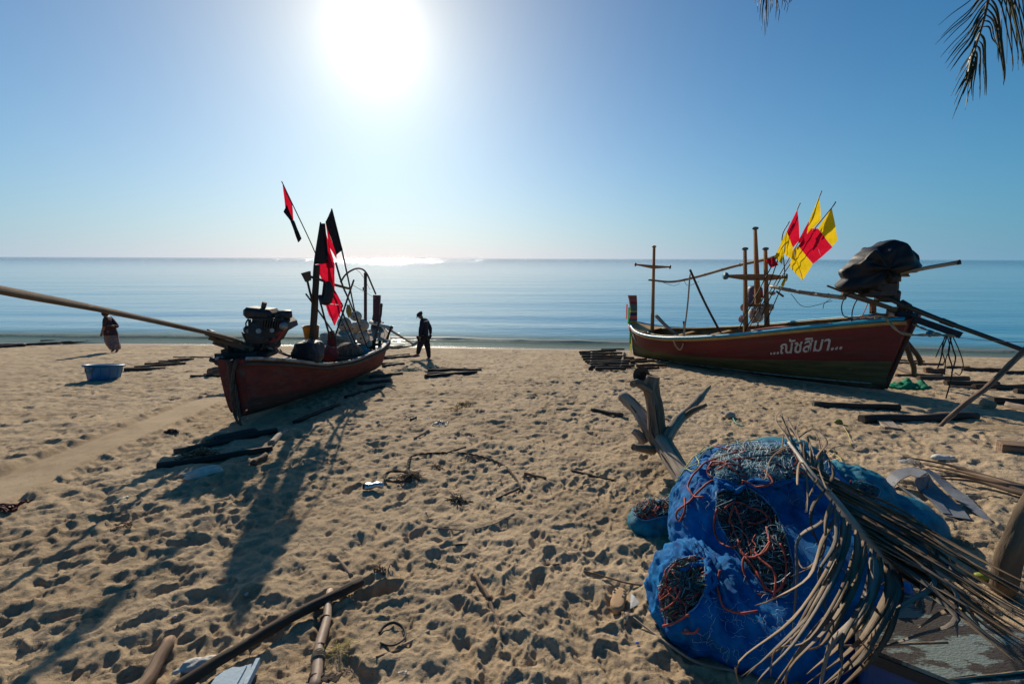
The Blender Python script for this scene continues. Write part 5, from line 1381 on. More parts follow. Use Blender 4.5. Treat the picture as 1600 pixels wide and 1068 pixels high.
log((578, 590), (628, 584), .045, .04, WOOD_W, 'roller_log', 'dark roller right beside the bow of the left boat', 'log', g1)
g2 = 'thin poles lying beyond the bow of the left boat'
for k, (a, b, r) in enumerate((((598, 573), (631, 568), .05), ((592, 569), (624, 567), .035), ((600, 561), (648, 556), .045), ((596, 557), (640, 553), .03), ((603, 546), (645, 541), .04), ((598, 543), (632, 540), .03))):
    log(a, b, r, r * .8, WOOD_W, 'pole', ('pale-topped thin pole', 'slim dark pole', 'longest dark pole', 'thin crooked pole', 'dark weedy pole by the oar blade', 'short far pole by the wet sand')[k] + ' lying beyond the bow of the left boat', 'pole', g2)
g3 = 'bundle of poles right of the man'
for k, (a, b, r) in enumerate((((664, 590), (745, 583), .055), ((668, 585), (735, 582), .04), ((669, 580), (752, 578), .045), ((670, 576), (722, 575), .03))):
    log(a, b, r, r * .7, WOOD_W, 'pole', ('thickest nearest pole', 'second pole from the front', 'long slightly raised pole', 'thin rearmost pole')[k] + ' of the small bundle on the sand below the man', 'pole', g3, up0=.02 * k)
g4 = 'poles lying between the blue tub and the left boat'
for k, (a, b, r) in enumerate((((194, 579), (258, 575), .045), ((210, 574), (290, 568), .04), ((226, 570), (282, 566), .035), ((248, 566), (303, 562), .04), ((262, 563), (300, 561), .03), ((271, 559), (333, 558), .03))):
    log(a, b, r, r * .8, WOOD_D, 'pole', ('nearest pole, its end by the blue tub', 'second nearest, longest pole', 'short pole lying on the second one', 'pole with a pale cut end', 'thin pole almost covered by its neighbours', 'farthest thin pole')[k] + ', in the row left of the left boat', 'pole', g4)
a_ = gnd(333, 586); 
MB().tube([a_ + Vector((0, -.1, .09)), a_ + Vector((.12, .35, .09))], .10, 16, lump=.1).build('log', WOOD_B, None, label='short round log seen end-on beside the stern of the left boat', cat='log')
log((298, 588), (352, 588), .03, .03, WOOD_D, 'pole', 'thin dark pole in front of the end-on log by the left boat', 'pole')
log((318, 585), (345, 583), .025, .025, WOOD_D, 'pole', 'short dark stick behind the end-on log by the left boat', 'pole')
g5 = 'driftwood timbers along the far left waterline'
lab5 = ['thick timber at the left edge of the picture', 'long timber, nearest of the far left row', 'timber lying over its neighbour at the far left', 'mid-row weedy timber on the far left', 'raised pale-topped timber of the far left row', 'thin timber behind the raised one', 'short timber left of the walking woman', 'timber ending right behind the walking woman', 'last thin timber right of the walking woman']
for k, (a, b, r) in enumerate((((-10, 544), (40, 541), .08), ((-6, 540), (66, 538), .05), ((28, 540), (95, 537), .06), ((60, 538), (116, 535), .055), ((64, 534), (132, 533), .05), ((76, 533), (150, 532), .045), ((100, 536), (150, 534), .04), ((135, 534), (178, 532), .05), ((160, 533), (191, 532), .045))):
    log(a, b, r, r * .8, WOOD_W, 'timber', lab5[k], 'timber', g5)
# stack left of the right boat
g6 = 'low stack of weathered poles by the bow of the right boat'
st = [((905, 551), (962, 549), .05), ((907, 555), (972, 552), .05), ((909, 559), (976, 557), .05), ((912, 562), (990, 560), .045), ((914, 565), (985, 563), .05), ((918, 569), (992, 566), .05), ((921, 572), (982, 570), .05), ((925, 575), (990, 573), .05), ((930, 578), (978, 577), .045),
      ((975, 563), (1010, 561), .04), ((985, 567), (1022, 566), .045), ((995, 573), (1040, 572), .045), ((1000, 577), (1030, 576), .04), ((940, 547), (975, 546), .035)]
nm6 = ['rear left pole nearest the sea', 'second row pole with a split end', 'third row pole, long and straight', 'longest pole, crossing the middle', 'pole right under the longest one', 'pole reaching under the bow', 'pale-topped pole near the front', 'front pole with a dark wet side', 'frontmost short pole', 'short pole tucked under the bow', 'pole beside the bow keel', 'pole in front of the bow keel', 'small frontmost pole by the bow keel', 'last short pole toward the sea']
for k, (a, b, r) in enumerate(st):
    log(a, b, r, r * .85, WOOD_D if k % 3 else WOOD_W, 'pole', nm6[k] + ', in the stack by the right boat', 'pole', g6, up0=.03 * (k % 2) + .01, up1=.03 * ((k + 1) % 2) + .01, sink=.1)
for (a, b) in (((925, 549), (922, 578)), ((975, 552), (970, 577))):
    log(a, b, .05, .05, WOOD_W, 'bearer_log', 'bearer under the %s end of the pole stack by the right boat' % ('left' if a[0] < 950 else 'right'), 'log', g6)
# skids under the right boat
log((1270, 634), (1405, 640), .055, .05, WOOD_W, 'skid_log', 'black skid log under the stern of the right boat, upper one', 'log')
log((1345, 658), (1525, 652), .065, .055, WOOD_W, 'skid_log', 'long thick black skid in the shadow aft of the right boat', 'log', bend=.01)
MB().beam(G(1378, 652, .04), G(1396, 668, .02), .18, .03).build('plank_offcut', WOOD_G, None, label='short pale plank poking out from under the long black skid', cat='plank')
MB().beam(G(1562, 694, .06), G(1640, 702, .06), .15, .12).build('cut_beam', WOOD_B, None, label='square-cut brown beam end at the right edge of the picture', cat='beam')
# prop pole leaning at the right edge
t_ = MB().tube(catmull([G(1465, 669, -.02), at(1500, 637, 6.05), at(1545, 602, 6.2), at(1600, 548, 6.35), at(1680, 470, 6.5)], 6), [.022, .036, .036, .034], 10, lump=.35).build('prop_pole', WOOD_B, None, label='rough wooden pole slanting up out of the sand at the right edge', cat='pole')
# poles behind the stern of the right boat
g7 = 'poles scattered on the sand behind the right boat'
pl = [((1400, 567), (1474, 571), .05, 0), ((1398, 576), (1431, 587), .05, 0), ((1477, 575), (1514, 575), .045, 0), ((1503, 579), (1568, 581), .06, 0), ((1566, 584), (1640, 585), .05, 0), ((1400, 587), (1472, 588), .045, 0), ((1434, 593), (1513, 593), .06, 0),
      ((1477, 600), (1560, 601), .06, 0), ((1520, 607), (1640, 607), .055, 0), ((1548, 629), (1640, 631), .07, 1), ((1573, 635), (1640, 648), .06, 2), ((1400, 563), (1445, 565), .03, 0), ((1482, 605), (1540, 608), .03, 2), ((1585, 614), (1640, 615), .05, 0)]
nm7 = ['pole touching the stern, farthest row', 'forked root-like pole at the stern', 'short pole beyond the hanging cords', 'long pole left of the prop pole crossing', 'far pole running out at the right edge', 'pole just above the green net', 'thick knotted pole right of the green net', 'pole with a swollen end right of the hanging cords', 'long pole passing behind the prop pole', 'thick timber with a bound pale end', 'broad grey plank-like pole at the right edge', 'thin pole nearest the sea', 'pale thin pole in front of the thick ones', 'dark timber half sunk at the right edge']
for k, (a, b, r, mm) in enumerate(pl):
    log(a, b, r, r * .85, (WOOD_D, WOOD_W, WOOD_G)[mm], 'pole', nm7[k] + ', behind the right boat', 'pole', g7)
log((1444, 582), (1474, 583), .085, .08, mat('brown_roller', (.20, .11, .06), (.11, .06, .035), scale=9, rough=.85), 'roller', 'short thick reddish-brown roller beside the hanging cords', 'roller')
MB().tube([G(1535, 628, .09), G(1553, 631, .09)], .065, 9).build('bamboo_end', BAMBOO, None, label='pale cut bamboo end bound to the thick timber behind the right boat', cat='bamboo')
for k, (pts) in enumerate(([(1414, 532), (1421, 556), (1427, 572), (1428, 585)], [(1415, 533), (1427, 547), (1436, 560), (1438, 570)])):
    Y0 = 9.4
    MB().tube(catmull([at(x, y, Y0 + .15 * k) for x, y in pts], 5), [.05, .045], 8, lump=.3).build('stern_prop', WOOD_D, None, label=('straighter crooked branch propping the stern of the right boat', 'curved branch propping the stern of the right boat, behind the straighter one')[k], cat='branch')

# ================================================================ soft heaps and small litter
def rag(name, cx, cy, w, d_, h_, m, label, cat, seed=1.0, yaw=0.0, nu=26, nv=16):
    c = G(cx, cy); R_ = Matrix.Rotation(yaw, 3, 'Z'); sl = -.115
    def fn(u, v):
        x, y = (u - .5) * 2, (v - .5) * 2
        r = math.hypot(x, y) / (1 + .25 * mnoise.noise(Vector((x * 1.5, y * 1.5, seed + 9))))
        k = max(0, 1 - r * r * .75)
        z = h_ * k ** .7 * (.65 + .7 * mnoise.noise(Vector((x * 2.2, y * 2.2, seed)))) + h_ * .18 * mnoise.noise(Vector((x * 7, y * 7, seed)))
        q = R_ @ Vector((x * w * (1 + .15 * mnoise.noise(Vector((y * 3, seed, 1)))), y * d_ * (1 + .2 * mnoise.noise(Vector((x * 3, seed, 2)))), 0))
        # round off the sheet's corners
        f = 1 / max(1, math.hypot(x, y) * .95)
        q *= f
        return c + q + Vector((0, 0, max(z, .004) + q.y * sl + .004))
    return MB().grid(fn, nu, nv).build(name, m, None, origin=c, label=label, cat=cat)
NET_G = mat('green_net_cloth', (.010, .40, .21), (.006, .22, .12), scale=18, rough=.7, trans=.35, bump=.7, bscale=120)
rag('green_net', 1417, 604, .44, .30, .21, NET_G, 'crumpled bright green net on the sand behind the stern of the right boat', 'net', 4)
TEAL = mat('teal_net_scrap', (.20, .32, .30), (.10, .17, .16), scale=30, rough=.9, bump=.8)
def tangle(name, cx, cy, rx, ry, n, r, m, label, cat, h_=.05, seed=3, L=.35, kind=None):
    rs = random.Random(seed); c = G(cx, cy); b = MB()
    for k in range(n):
        a = rs.uniform(0, 2 * PI); q = math.sqrt(rs.random()); x, y = rx * q * math.cos(a), ry * q * math.sin(a)
        ang2 = rs.uniform(0, 2 * PI); pts = []; z = rs.uniform(0, h_) * (1 - q * .7)
        for i in range(7):
            zz = sz(c.x + x, c.y + y) + r + z
            pts.append(Vector((c.x + x, c.y + y, zz))); ang2 += rs.uniform(-1, 1)
            x += math.cos(ang2) * L / 7; y += math.sin(ang2) * L / 7; z = max(0, z + rs.uniform(-.012, .012))
        b.tube(catmull(pts, 2), r, 4, cap=False)
    return b.build(name, m, None, origin=c, label=label, cat=cat, kind=kind)
tangle('net_scrap', 640, 578, .28, .22, 34, .006, TEAL, 'pale teal scrap of net on the sand beside the forward rollers of the left boat', 'net scrap')
tangle('net_scrap', 655, 564, .28, .16, 26, .006, TEAL, 'smaller teal scrap of net just at the feet of the man', 'net scrap', seed=5)
tangle('dried_weed', 727, 632, .14, .10, 26, .006, mat('dry_yellow_weed', (.45, .30, .12), rough=.9), 'clump of dry yellow weed beyond the rope ring', 'weed', seed=7, L=.18)
tangle('dried_weed', 708, 641, .06, .05, 9, .006, mat('dry_yellow_weed', (.45, .30, .12)), 'smaller strand of dry yellow weed trailing left of its clump', 'weed', seed=8, L=.18)
tangle('husk', 312, 712, .12, .09, 70, .006, mat('coconut_fibre', (.20, .12, .06), rough=.95), 'hairy brown coconut husk between the two rollers of the left boat', 'husk', h_=.10, seed=9, L=.14)
FOAMW = mat('white_foam_block', (.66, .63, .56), (.5, .47, .41), scale=16, rough=.9, bump=.6, bscale=90)
b = MB(); c = G(316, 742); b.ball(c + Vector((0, 0, .035)), (.17, .055, .045), 18, 10, M=Matrix.Rotation(.65, 3, 'Z'), wob=.5, seed=3); b.build('foam_piece', FOAMW, None, label='worn white foam chunk on the shaded sand below the rollers', cat='foam')
b = MB(); c = G(308, 1040); b.ball(c + Vector((0, 0, .015)), (.07, .032, .02), 18, 10, M=Matrix.Rotation(.4, 3, 'Z'), wob=.6, seed=5); b.build('foam_piece', FOAMW, None, label='flat crumbling white foam scrap at the bottom left beside the long dark branch', cat='foam')
c = G(362, 1062)
tb = thing('foam_box_lid', c, 'broken pale blue foam lid at the bottom edge, under the long dark branch', 'foam lid')
FB = mat('pale_blue_foam', (.42, .52, .58), (.34, .42, .48), scale=9, rough=.85, bump=.3)
Rz = Matrix.Rotation(.25, 3, 'Z') @ Matrix.Rotation(-.115, 3, 'X')
b = MB(); b.slab([c + Rz @ Vector((x, y, .012)) for x, y in ((-.075, -.07), (.055, -.08), (.07, .0), (.062, .052), (.02, .045), (-.01, .055), (-.06, .03))], (0, 0, .02)); b.build('panel', FB, tb)
b = MB(); b.beam(c + Rz @ Vector((.075, -.08, .03)), c + Rz @ Vector((.085, .06, .03)), .016, .03); b.build('rim', FB, tb)
b = MB(); b.beam(c + Rz @ Vector((.035, -.07, .035)), c + Rz @ Vector((.045, .035, .035)), .008, .012); b.build('ridge', FB, tb)

# foreground timbers, bottom left
log((250, 1100), (564, 905), .024, .026, WOOD_D, 'branch', 'long dark branch lying slantwise across the bottom left corner', 'branch', bend=-.035, up1=.035, up0=.01, sink=0, seg=14, n=12)
p0, p1 = G(487, 1090), G(517, 925)
t = thing('bamboo_cane', p0, 'pale thick bamboo cane under the long dark branch, bottom edge', 'bamboo')
pts = [p0.lerp(p1, i / 12) + Vector((.006 * math.sin(i), 0, .022)) for i in range(13)]
MB().tube(pts, [.024, .023, .021, .018], 12, lump=.1, seed=4).build('cane', mat('stained_cane', (.42, .30, .21), (.24, .155, .11), scale=8, grain=(1, 1, .3), rough=.6, bump=.25, c3=(.13, .08, .06), s3=8, t3=(.58, .66)), t)
for f in (.12, .38, .66, .9):
    q = p0.lerp(p1, f) + Vector((0, 0, .022)); d = (p1 - p0).normalized()
    MB().tube([q - d * .006, q, q + d * .006], [.022, .0262, .022], 12).build('node_ring', WOOD_D, t)
for k in range(4):
    q = p0.lerp(p1, .27 + .014 * k) + Vector((0, 0, .022)); d = (p1 - p0).normalized(); u = d.orthogonal().normalized(); w = d.cross(u)
    MB().tube([q + (u * math.cos(a) + w * math.sin(a)) * .028 + d * .004 * math.sin(a * 2 + k) for a in np.linspace(0, 2 * PI, 15)], .0035, 5, cap=False).build('rope_turn', ROPE, t)
tangle('frayed_twine', 528, 1014, .045, .03, 26, .0012, mat('yellow_twine', (.55, .45, .12), rough=.8), 'frayed yellow twine spread beside the bamboo cane', 'twine', h_=.03, seed=13, L=.09)
b = MB(); c = G(500, 1062)
for k in range(4):
    b.slab([c + Vector((-.05 + .03 * k, -.02, .02 + .006 * k)), c + Vector((-.01 + .03 * k, -.03, .03)), c + Vector((.02 + .025 * k, .01, .035)), c + Vector((-.03 + .03 * k, .012, .018))], (0, 0, .005))
b.build('dry_leaf', WOOD_D, None, label='curled dark dry leaves over the bamboo cane at the bottom edge', cat='dry leaf')
log((527, 869), (550, 899), .010, .009, WOOD_G, 'stick', 'short pale cut stick just above the tip of the long dark branch', 'stick')
log((200, 1100), (264, 1003), .022, .026, WOOD_B, 'driftwood_branch', 'thick brown cracked branch stub in the bottom left corner', 'branch', bend=.03, n=12)
log((588, 1029), (622, 1011), .0055, .0055, WOOD_G, 'stem_piece', 'pale straight stem, left half of the broken pair beside the rubber ring', 'stem')
log((628, 1005), (671, 983), .006, .006, WOOD_G, 'stem_piece', 'pale straight stem, right half of the broken pair beside the rubber ring', 'stem')
c = G(612, 985)
MB().tube(catmull([G(592, 985, .006), G(600, 973, .012), G(615, 968, .02), G(629, 973, .02), G(633, 988, .016), G(622, 1000, .014), G(608, 1004, .008), G(594, 1001, .006)], 5), .0042, 6, sq=(1, 1.8)).build('rubber_ring', RUBBER, None, label='black rubber strip bent into an open D on the sand', cat='rubber strip')
log((741, 893), (766, 935), .009, .011, WOOD_B, 'stick', 'upper reddish-brown half of the knobbly stick in the lower middle', 'stick')
log((765, 932), (788, 992), .011, .006, WOOD_B, 'stick', 'lower tapering half of the knobbly stick in the lower middle', 'stick', bend=.02)
log((718, 866), (728, 884), .003, .003, WOOD_G, 'twig', 'tiny pale twig above the knobbly stick', 'twig')
log((810, 955), (832, 974), .0035, .002, WOOD_D, 'twig', 'thin dark twig right of the knobbly stick', 'twig')
log((850, 880), (874, 876), .006, .005, WOOD_D, 'twig', 'small dark twig lying level in the lower middle', 'twig')
log((706, 850), (732, 847), .005, .004, WOOD_D, 'twig', 'small dark twig below the curved reeds', 'twig')
log((648, 686), (670, 673), .014, .013, WOOD_G, 'stick', 'short pale stick above the rope ring, left', 'stick')
log((892, 733), (960, 748), .013, .009, WOOD_D, 'stick', 'forked dark stick right of the rope ring', 'stick', bend=.02)
log((820, 738), (853, 750), .014, .012, WOOD_D, 'stick', 'short dark stick just outside the rope ring, right', 'stick')
log((776, 778), (813, 760), .012, .010, WOOD_D, 'stick', 'grey-brown stick closing the rope ring at the lower right', 'stick')
log((925, 640), (972, 651), .03, .03, WOOD_W, 'plank_piece', 'flat dark piece of wood left of the forked driftwood', 'wood piece')
log((700, 706), (728, 698), .008, .012, WOOD_D, 'stick', 'small dark stick crossing the top of the rope ring', 'stick')
# rope ring with its knotted end
rope('old_rope', [G(636, 733, .02), G(645, 713, .02), G(690, 704, .02), G(735, 706, .02), G(780, 719, .02), G(802, 740, .02), G(813, 759, .01), G(817, 763, .01)], .012, ROPE_D, None, label='old brown rope laid in a wide half circle on the sand', cat='rope', k=9)
rope('rope_eye', [G(636, 736, .03), G(612, 735, .03), G(601, 742, .03), G(606, 750, .03), G(628, 749, .03), G(640, 742, .04), G(634, 732, .05)], .014, ROPE_D, None, label='small knotted eye at the left end of the old rope', cat='rope', k=8)
tangle('frayed_rope_end', 640, 747, .06, .05, 60, .003, ROPE_D, 'bushy frayed rope end beside the knotted eye', 'rope end', h_=.07, seed=17, L=.13)
log((612 + 53, 823), (745, 828), .0045, .004, WOOD_G, 'reed', 'pale thin reed, left part of the curved line below the rope ring', 'reed', bend=.012)
log((742, 827), (803, 803), .0055, .003, WOOD_G, 'reed', 'pale thin reed, right curved part below the rope ring', 'reed', bend=.07)
log((690, 822), (740, 820), .002, .002, WOOD_G, 'reed', 'hair-thin reed lying above the curved ones', 'reed')
tangle('dead_weed', 716, 781, .055, .03, 30, .003, ROPE_D, 'dark dried weed in the lower middle of the rope ring', 'weed', h_=.03, seed=19, L=.12)
tangle('dead_weed', 682, 728, .04, .025, 14, .0035, WOOD_B, 'brown dried scrap in the upper left of the rope ring', 'weed', h_=.02, seed=21, L=.09)
tangle('dead_weed', 735, 717, .05, .03, 16, .004, WOOD_G, 'bleached scrap under the top of the rope ring', 'weed', h_=.02, seed=23, L=.09)
tangle('dead_leaf_scrap', 595, 893, .045, .022, 14, .0035, WOOD_B, 'crumpled brown leaf scraps beyond the tip of the long dark branch', 'leaf scrap', h_=.03, seed=25, L=.06)
tangle('dead_leaf_scrap', 12, 797, .09, .06, 16, .008, mat('maroon_leaf', (.10, .03, .025), rough=.8), 'dark maroon leaf scraps at the left edge', 'leaf scrap', h_=.04, seed=27, L=.12)
tangle('dead_leaf_scrap', 198, 822, .05, .04, 10, .005, WOOD_B, 'pinkish-brown leaf scrap on sunlit sand at the left', 'leaf scrap', h_=.05, seed=29, L=.08)
# shiny torn packet
c = G(584, 765); t = thing('torn_packet', c, 'crumpled silver and black packet left of the rope eye', 'packet')
d = Vector((.96, .22, .0)); 
pts = [c + d * x + Vector((0, 0, .032 + .005 * math.sin(x * 60))) for x in np.linspace(-.085, .085, 9)]
MB().tube(pts, [.022, .03, .031, .028, .030, .027, .024], 10, lump=.5, seed=2, sq=(1, .75)).build('foil', mat('silver_foil', (.62, .64, .66), (.35, .36, .38), scale=30, rough=.25, metal=.9, bump=.6, bscale=60), t)
MB().tube([pts[0] - d * .005, pts[0] + d * .012], [.024, .028], 10, sq=(1, .8)).build('black_end', RUBBER, t)
# clear plastic bag heaped with sand, and a small torn piece beside it
rag('plastic_bag', 688, 660, .11, .10, .075, mat('milky_plastic', (.55, .52, .42), (.42, .40, .33), scale=8, rough=.25, spec=.6, trans=.3, bump=.4), 'milky plastic bag with sand in it, above the rope ring', 'plastic bag', 6)
rag('plastic_scrap', 668, 652, .06, .05, .04, mat('clear_plastic', (.6, .6, .58), None, rough=.15, spec=.7, trans=.4, alpha=.7), 'crinkled clear plastic scrap left of the milky bag', 'plastic scrap', 8)
log((642, 655), (650, 652), .02, .02, RUBBER, 'rubber_lump', 'small black rubber lump left of the clear plastic scrap', 'rubber lump')
rag('dark_husk', 268, 676, .09, .06, .055, mat('maroon_husk', (.12, .035, .025), (.06, .02, .015), rough=.8), 'dark reddish husk on the sunlit sand left of the left boat', 'husk', 9)
log((180, 780), (200, 774), .014, .012, mat('pale_green_plastic', (.42, .50, .40), rough=.4), 'lighter', 'small pale green plastic stick on the sunlit sand at the left', 'plastic stick')
for k, (x, y, r, lb, m_) in enumerate(((384, 922, .011, 'small round white pebble in the shade of the left boat', WHITE), (273, 961, .008, 'tiny bright shell at the lower left', FOAMW), (666, 801, .007, 'tiny white shell below the rope ring', FOAMW), (945, 839, .006, 'tiny white shell left of the net bags', FOAMW),
                                       (996, 1000, .007, 'tiny bright blue plastic cap below the foam sole', mat('bright_blue_plastic', (.05, .22, .7), rough=.4)), (1141, 651, .06, 'grey stone beside the green string', mat('grey_stone', (.36, .33, .28), rough=.9)), (1128, 643, .02, 'small yellowish stone behind the forked driftwood', FOAMW),
                                       (1310, 661, .045, 'small green fruit on the sand right of the frond tip', mat('green_fruit', (.22, .22, .03), rough=.5)), (1534, 902, .03, 'yellow-green fruit beside the standing trunk', mat('yellow_green_fruit', (.42, .42, .03), (.25, .3, .03), scale=6, rough=.45)))):
    c = G(x, y); MB().ball(c + Vector((0, 0, r * .6)), (r * 1.25, r, r * .85), 14, 10, wob=.25, seed=k * 3.1).build(('pebble', 'shell', 'shell', 'shell', 'bottle_cap', 'stone', 'stone', 'fruit', 'fruit')[k], m_, None, label=lb, cat=('pebble', 'shell', 'shell', 'shell', 'cap', 'stone', 'stone', 'fruit', 'fruit')[k])
rope('green_string', [G(1143, 648, .02), G(1150, 657, .02), G(1161, 661, .02), G(1156, 664, .01)], .008, mat('green_string', (.10, .42, .26), rough=.6), None, label='short bright green string beside the grey stone', cat='string', twist=False)
rag('plastic_tatter', 630, 1049 - 0, .022, .012, .012, mat('clear_tatter', (.55, .5, .42), None, rough=.3, trans=.3, alpha=.75), 'small clear plastic tatter at the bottom, right of the stems', 'plastic scrap', 12)
# the foam shoe sole with its holes
c = G(966, 938); t = thing('foam_sole', c, 'tan foam shoe sole with round holes, left of the net bags', 'shoe sole')
SOLE = mat('tan_foam', (.46, .29, .15), (.38, .235, .12), scale=9, rough=.8, bump=.3, bscale=120)
dv = Vector((.36, .93, -.10)).normalized(); sv = dv.cross(Vector((0, 0, 1))).normalized(); nv = sv.cross(dv)
outl = []
for a in np.linspace(0, 2 * PI, 41)[:-1]:
    u = math.cos(a); v = math.sin(a); w = .042 * (1 - .25 * math.exp(-((u - .05) / .3) ** 2) + .08 * u)
    outl.append((u * .098, math.copysign(abs(v) ** .8, v) * w))
b = MB(); rings = []
for (sc_, z) in ((.93, .008), (1.0, .016), (1.0, .036), (.95, .044), (.8, .047), (.4, .048), (.02, .048)):
    rings.append([c + dv * x * sc_ + sv * y * (sc_ if sc_ > .5 else sc_) + nv * z for x, y in outl])
vs = [q for r_ in rings for q in r_]; n_ = len(outl)
b.add(vs, [(i * n_ + k, i * n_ + (k + 1) % n_, (i + 1) * n_ + (k + 1) % n_, (i + 1) * n_ + k) for i in range(len(rings) - 1) for k in range(n_)])
b.build('sole', SOLE, t)
for (u, v) in ((.062, .022), (.040, .026), (.012, .020), (.078, -.018), (.030, -.026), (.052, -.029)):
    q = c + dv * u - sv * v * -1 + nv * .046
    MB().tube([q - nv * .01, q + nv * .0035], .0062, 10).build('hole', RUBBER, t)
MB().slab([G(985, 945, .01), G(1000, 938, .012), G(992, 925, .03), G(986, 918, .035)], (0, 0, .003)).build('shard', WHITE, None, label='white plastic shard standing beside the foam sole', cat='plastic shard')
log((973, 958), (978, 975), .008, .007, WOOD_B, 'twig', 'stubby brown twig below the foam sole', 'twig')
long_pole('plant_stalk', [G(912, 889, .012), G(950, 899, .012), G(985, 907, .012), G(1022, 911, .02)], [.004, .006], WOOD_B, 'thin brown stem running toward the net bags above the foam sole', 'stem')
long_pole('plant_stalk', [G(977, 949, .01), G(1010, 975, .012), G(1050, 1005, .02), G(1090, 1030, .015), G(1150, 1049, .01)], [.003, .006, .007], WOOD_G, 'long pale split stem lying along the foot of the net bags', 'stem')

# ================================================================ forked driftwood
c = G(1050, 735); t = thing('driftwood', c, 'big pale forked driftwood trunk standing out of the sand behind the net bags', 'driftwood')
c_dw = t
def limb(name, pts, rad, parent=t, m=WOOD_G, n=14, k=5, lump=.22): return MB().tube(catmull(pts, k), rad, n, lump=lump, seed=random.random() * 9).build(name, m, parent)
Yd = 3.9
j = at(1022, 680, 4.25)
limb('trunk', [at(1082, 762, 3.45), at(1062, 735, 3.7), at(1042, 703, 4.0), at(1024, 678, 4.25), at(1006, 655, 4.45), at(992, 636, 4.6), at(972, 617, 4.75)], [.10, .088, .085, .10, .078, .066, .06])
limb('upright_limb', [at(1028, 694, 4.15), at(1026, 668, 4.2), at(1024, 640, 4.25), at(1020, 617, 4.28), at(1018, 604, 4.3), at(1021, 587, 4.3)], [.07, .085, .082, .072, .074, .058], m=WOOD_B)
limb('side_stub', [at(1018, 612, 4.28), at(1008, 605, 4.24), at(996, 598, 4.2), at(989, 600, 4.15)], [.05, .04, .036, .036], m=WOOD_B)
hs = MB(); q = at(1004, 588, 4.42)
pr_ = [(.05, -.06), (.075, -.03), (.085, .03), (.078, .05), (.058, .03), (.04, -.03), (0, -.05)]
hs.lathe(pr_, Matrix.Translation(q) @ Matrix.Rotation(.9, 4, 'X') @ Matrix.Rotation(-.5, 4, 'Y'), 16, wob=.35); hs.build('hollow_burl', mat('rotten_wood', (.16, .09, .055), (.07, .04, .028), scale=14, rough=.95, bump=.9), t)
limb('right_limb', [at(1040, 692, 4.1), at(1046, 676, 4.15), at(1062, 655, 4.3), at(1080, 637, 4.45), at(1095, 620, 4.6), at(1110, 603, 4.7)], [.05, .06, .052, .042, .034, .012])
limb('right_twig', [at(1070, 650, 4.33), at(1086, 640, 4.3), at(1104, 632, 4.25)], [.034, .03, .016], m=WOOD_B)
limb('root_stub', [at(1008, 690, 4.3), at(998, 678, 4.32), at(988, 672, 4.34)], [.05, .04, .03])
limb('root_stub', [at(1022, 702, 4.1), at(1006, 701, 4.05), at(990, 698, 4.0)], [.045, .04, .032], m=WOOD_B)
for (x, y) in ((1040, 718), (1002, 650)):
    MB().ball(at(x, y, 3.93 if x > 1025 else 4.45), (.012, .02, .016), 8, 6).build('knot', WOOD_D, t)

for pts, Y0 in (([(1033, 708), (1045, 726), (1058, 745)], 3.80), ([(1016, 650), (1018, 672), (1026, 690)], 4.13), ([(1024, 632), (1027, 655), (1031, 678)], 4.13), ([(985, 632), (996, 648), (1006, 664)], 4.50), ([(1068, 655), (1082, 640), (1094, 627)], 4.33)):
    MB().tube(catmull([at(x, y, Y0 - .01 * i) for i, (x, y) in enumerate(pts)], 5), [.003, .008, .003], 5, lump=.6).build('split', mat('dark_split', (.05, .035, .025), rough=.95, bump=0), c_dw)

# ================================================================ standing trunk at the right edge
t = thing('tree_trunk', G(1568, 926), 'crooked grey-brown trunk standing in the sand at the right edge', 'tree trunk')
MB().tube(catmull([G(1568, 935, -.08), at(1570, 905, 2.2), at(1578, 870, 2.2), at(1590, 835, 2.2), at(1606, 800, 2.2), at(1632, 765, 2.25), at(1670, 720, 2.3)], 6), [.058, .054, .056, .05, .048, .045], 18, lump=.3, seed=5).build('trunk', mat('grey_brown_bark', (.20, .145, .09), (.11, .075, .045), scale=8, grain=(1, 1, .15), rough=.9, bump=.7, bscale=35, c3=(.05, .035, .025), s3=4, t3=(.56, .66)), t)

# ================================================================ strips of grey rubber, dry stalks, plastic
GR = mat('grey_rubber_sheet', (.17, .18, .20), (.11, .115, .13), scale=14, rough=.6, bump=.35, bscale=70)
def ribbon(name, pts, wds, m, parent, side=Vector((1, 0, 0)), th=.006):
    P = catmull(pts, 7); n_ = len(P); W_ = np.interp(np.linspace(0, 1, n_), np.linspace(0, 1, len(wds)), wds)
    vs = []; fr = frames(P)
    for i, (q, tg, u, w) in enumerate(fr):
        s_ = (side - tg * side.dot(tg)).normalized(); up = s_.cross(tg)
        for (a_, b_) in ((-1, 0), (1, 0), (1, 1), (-1, 1)): vs.append(q + s_ * a_ * W_[i] / 2 + up * b_ * th)
    fs = [(i * 4 + k, i * 4 + (k + 1) % 4, i * 4 + 4 + (k + 1) % 4, i * 4 + 4 + k) for i in range(n_ - 1) for k in range(4)] + [(3, 2, 1, 0), tuple((n_ - 1) * 4 + k for k in range(4))]
    return MB().add(vs, fs, None, flat=True).build(name, m, parent)
t = thing('rubber_strips', G(1450, 770), 'torn strips of grey rubber sheet curling over the sand', 'rubber strips')
ribbon('strip', [G(1496, 805, .01), G(1478, 785, .015), G(1455, 765, .05), G(1440, 752, .12), G(1440, 745, .16)], [.15, .19, .18, .12], GR, t, Vector((1, .3, 0)))
ribbon('strip', [G(1480, 800, .012), G(1465, 783, .03), G(1450, 770, .05), G(1443, 760, .06)], [.05, .06, .06], GR, t, Vector((1, .3, 0)))
ribbon('strip', [G(1546, 808, .01), G(1515, 786, .012), G(1485, 762, .03), G(1462, 742, .07), G(1446, 732, .10)], [.04, .11, .11, .07], GR, t, Vector((1, .9, 0)))
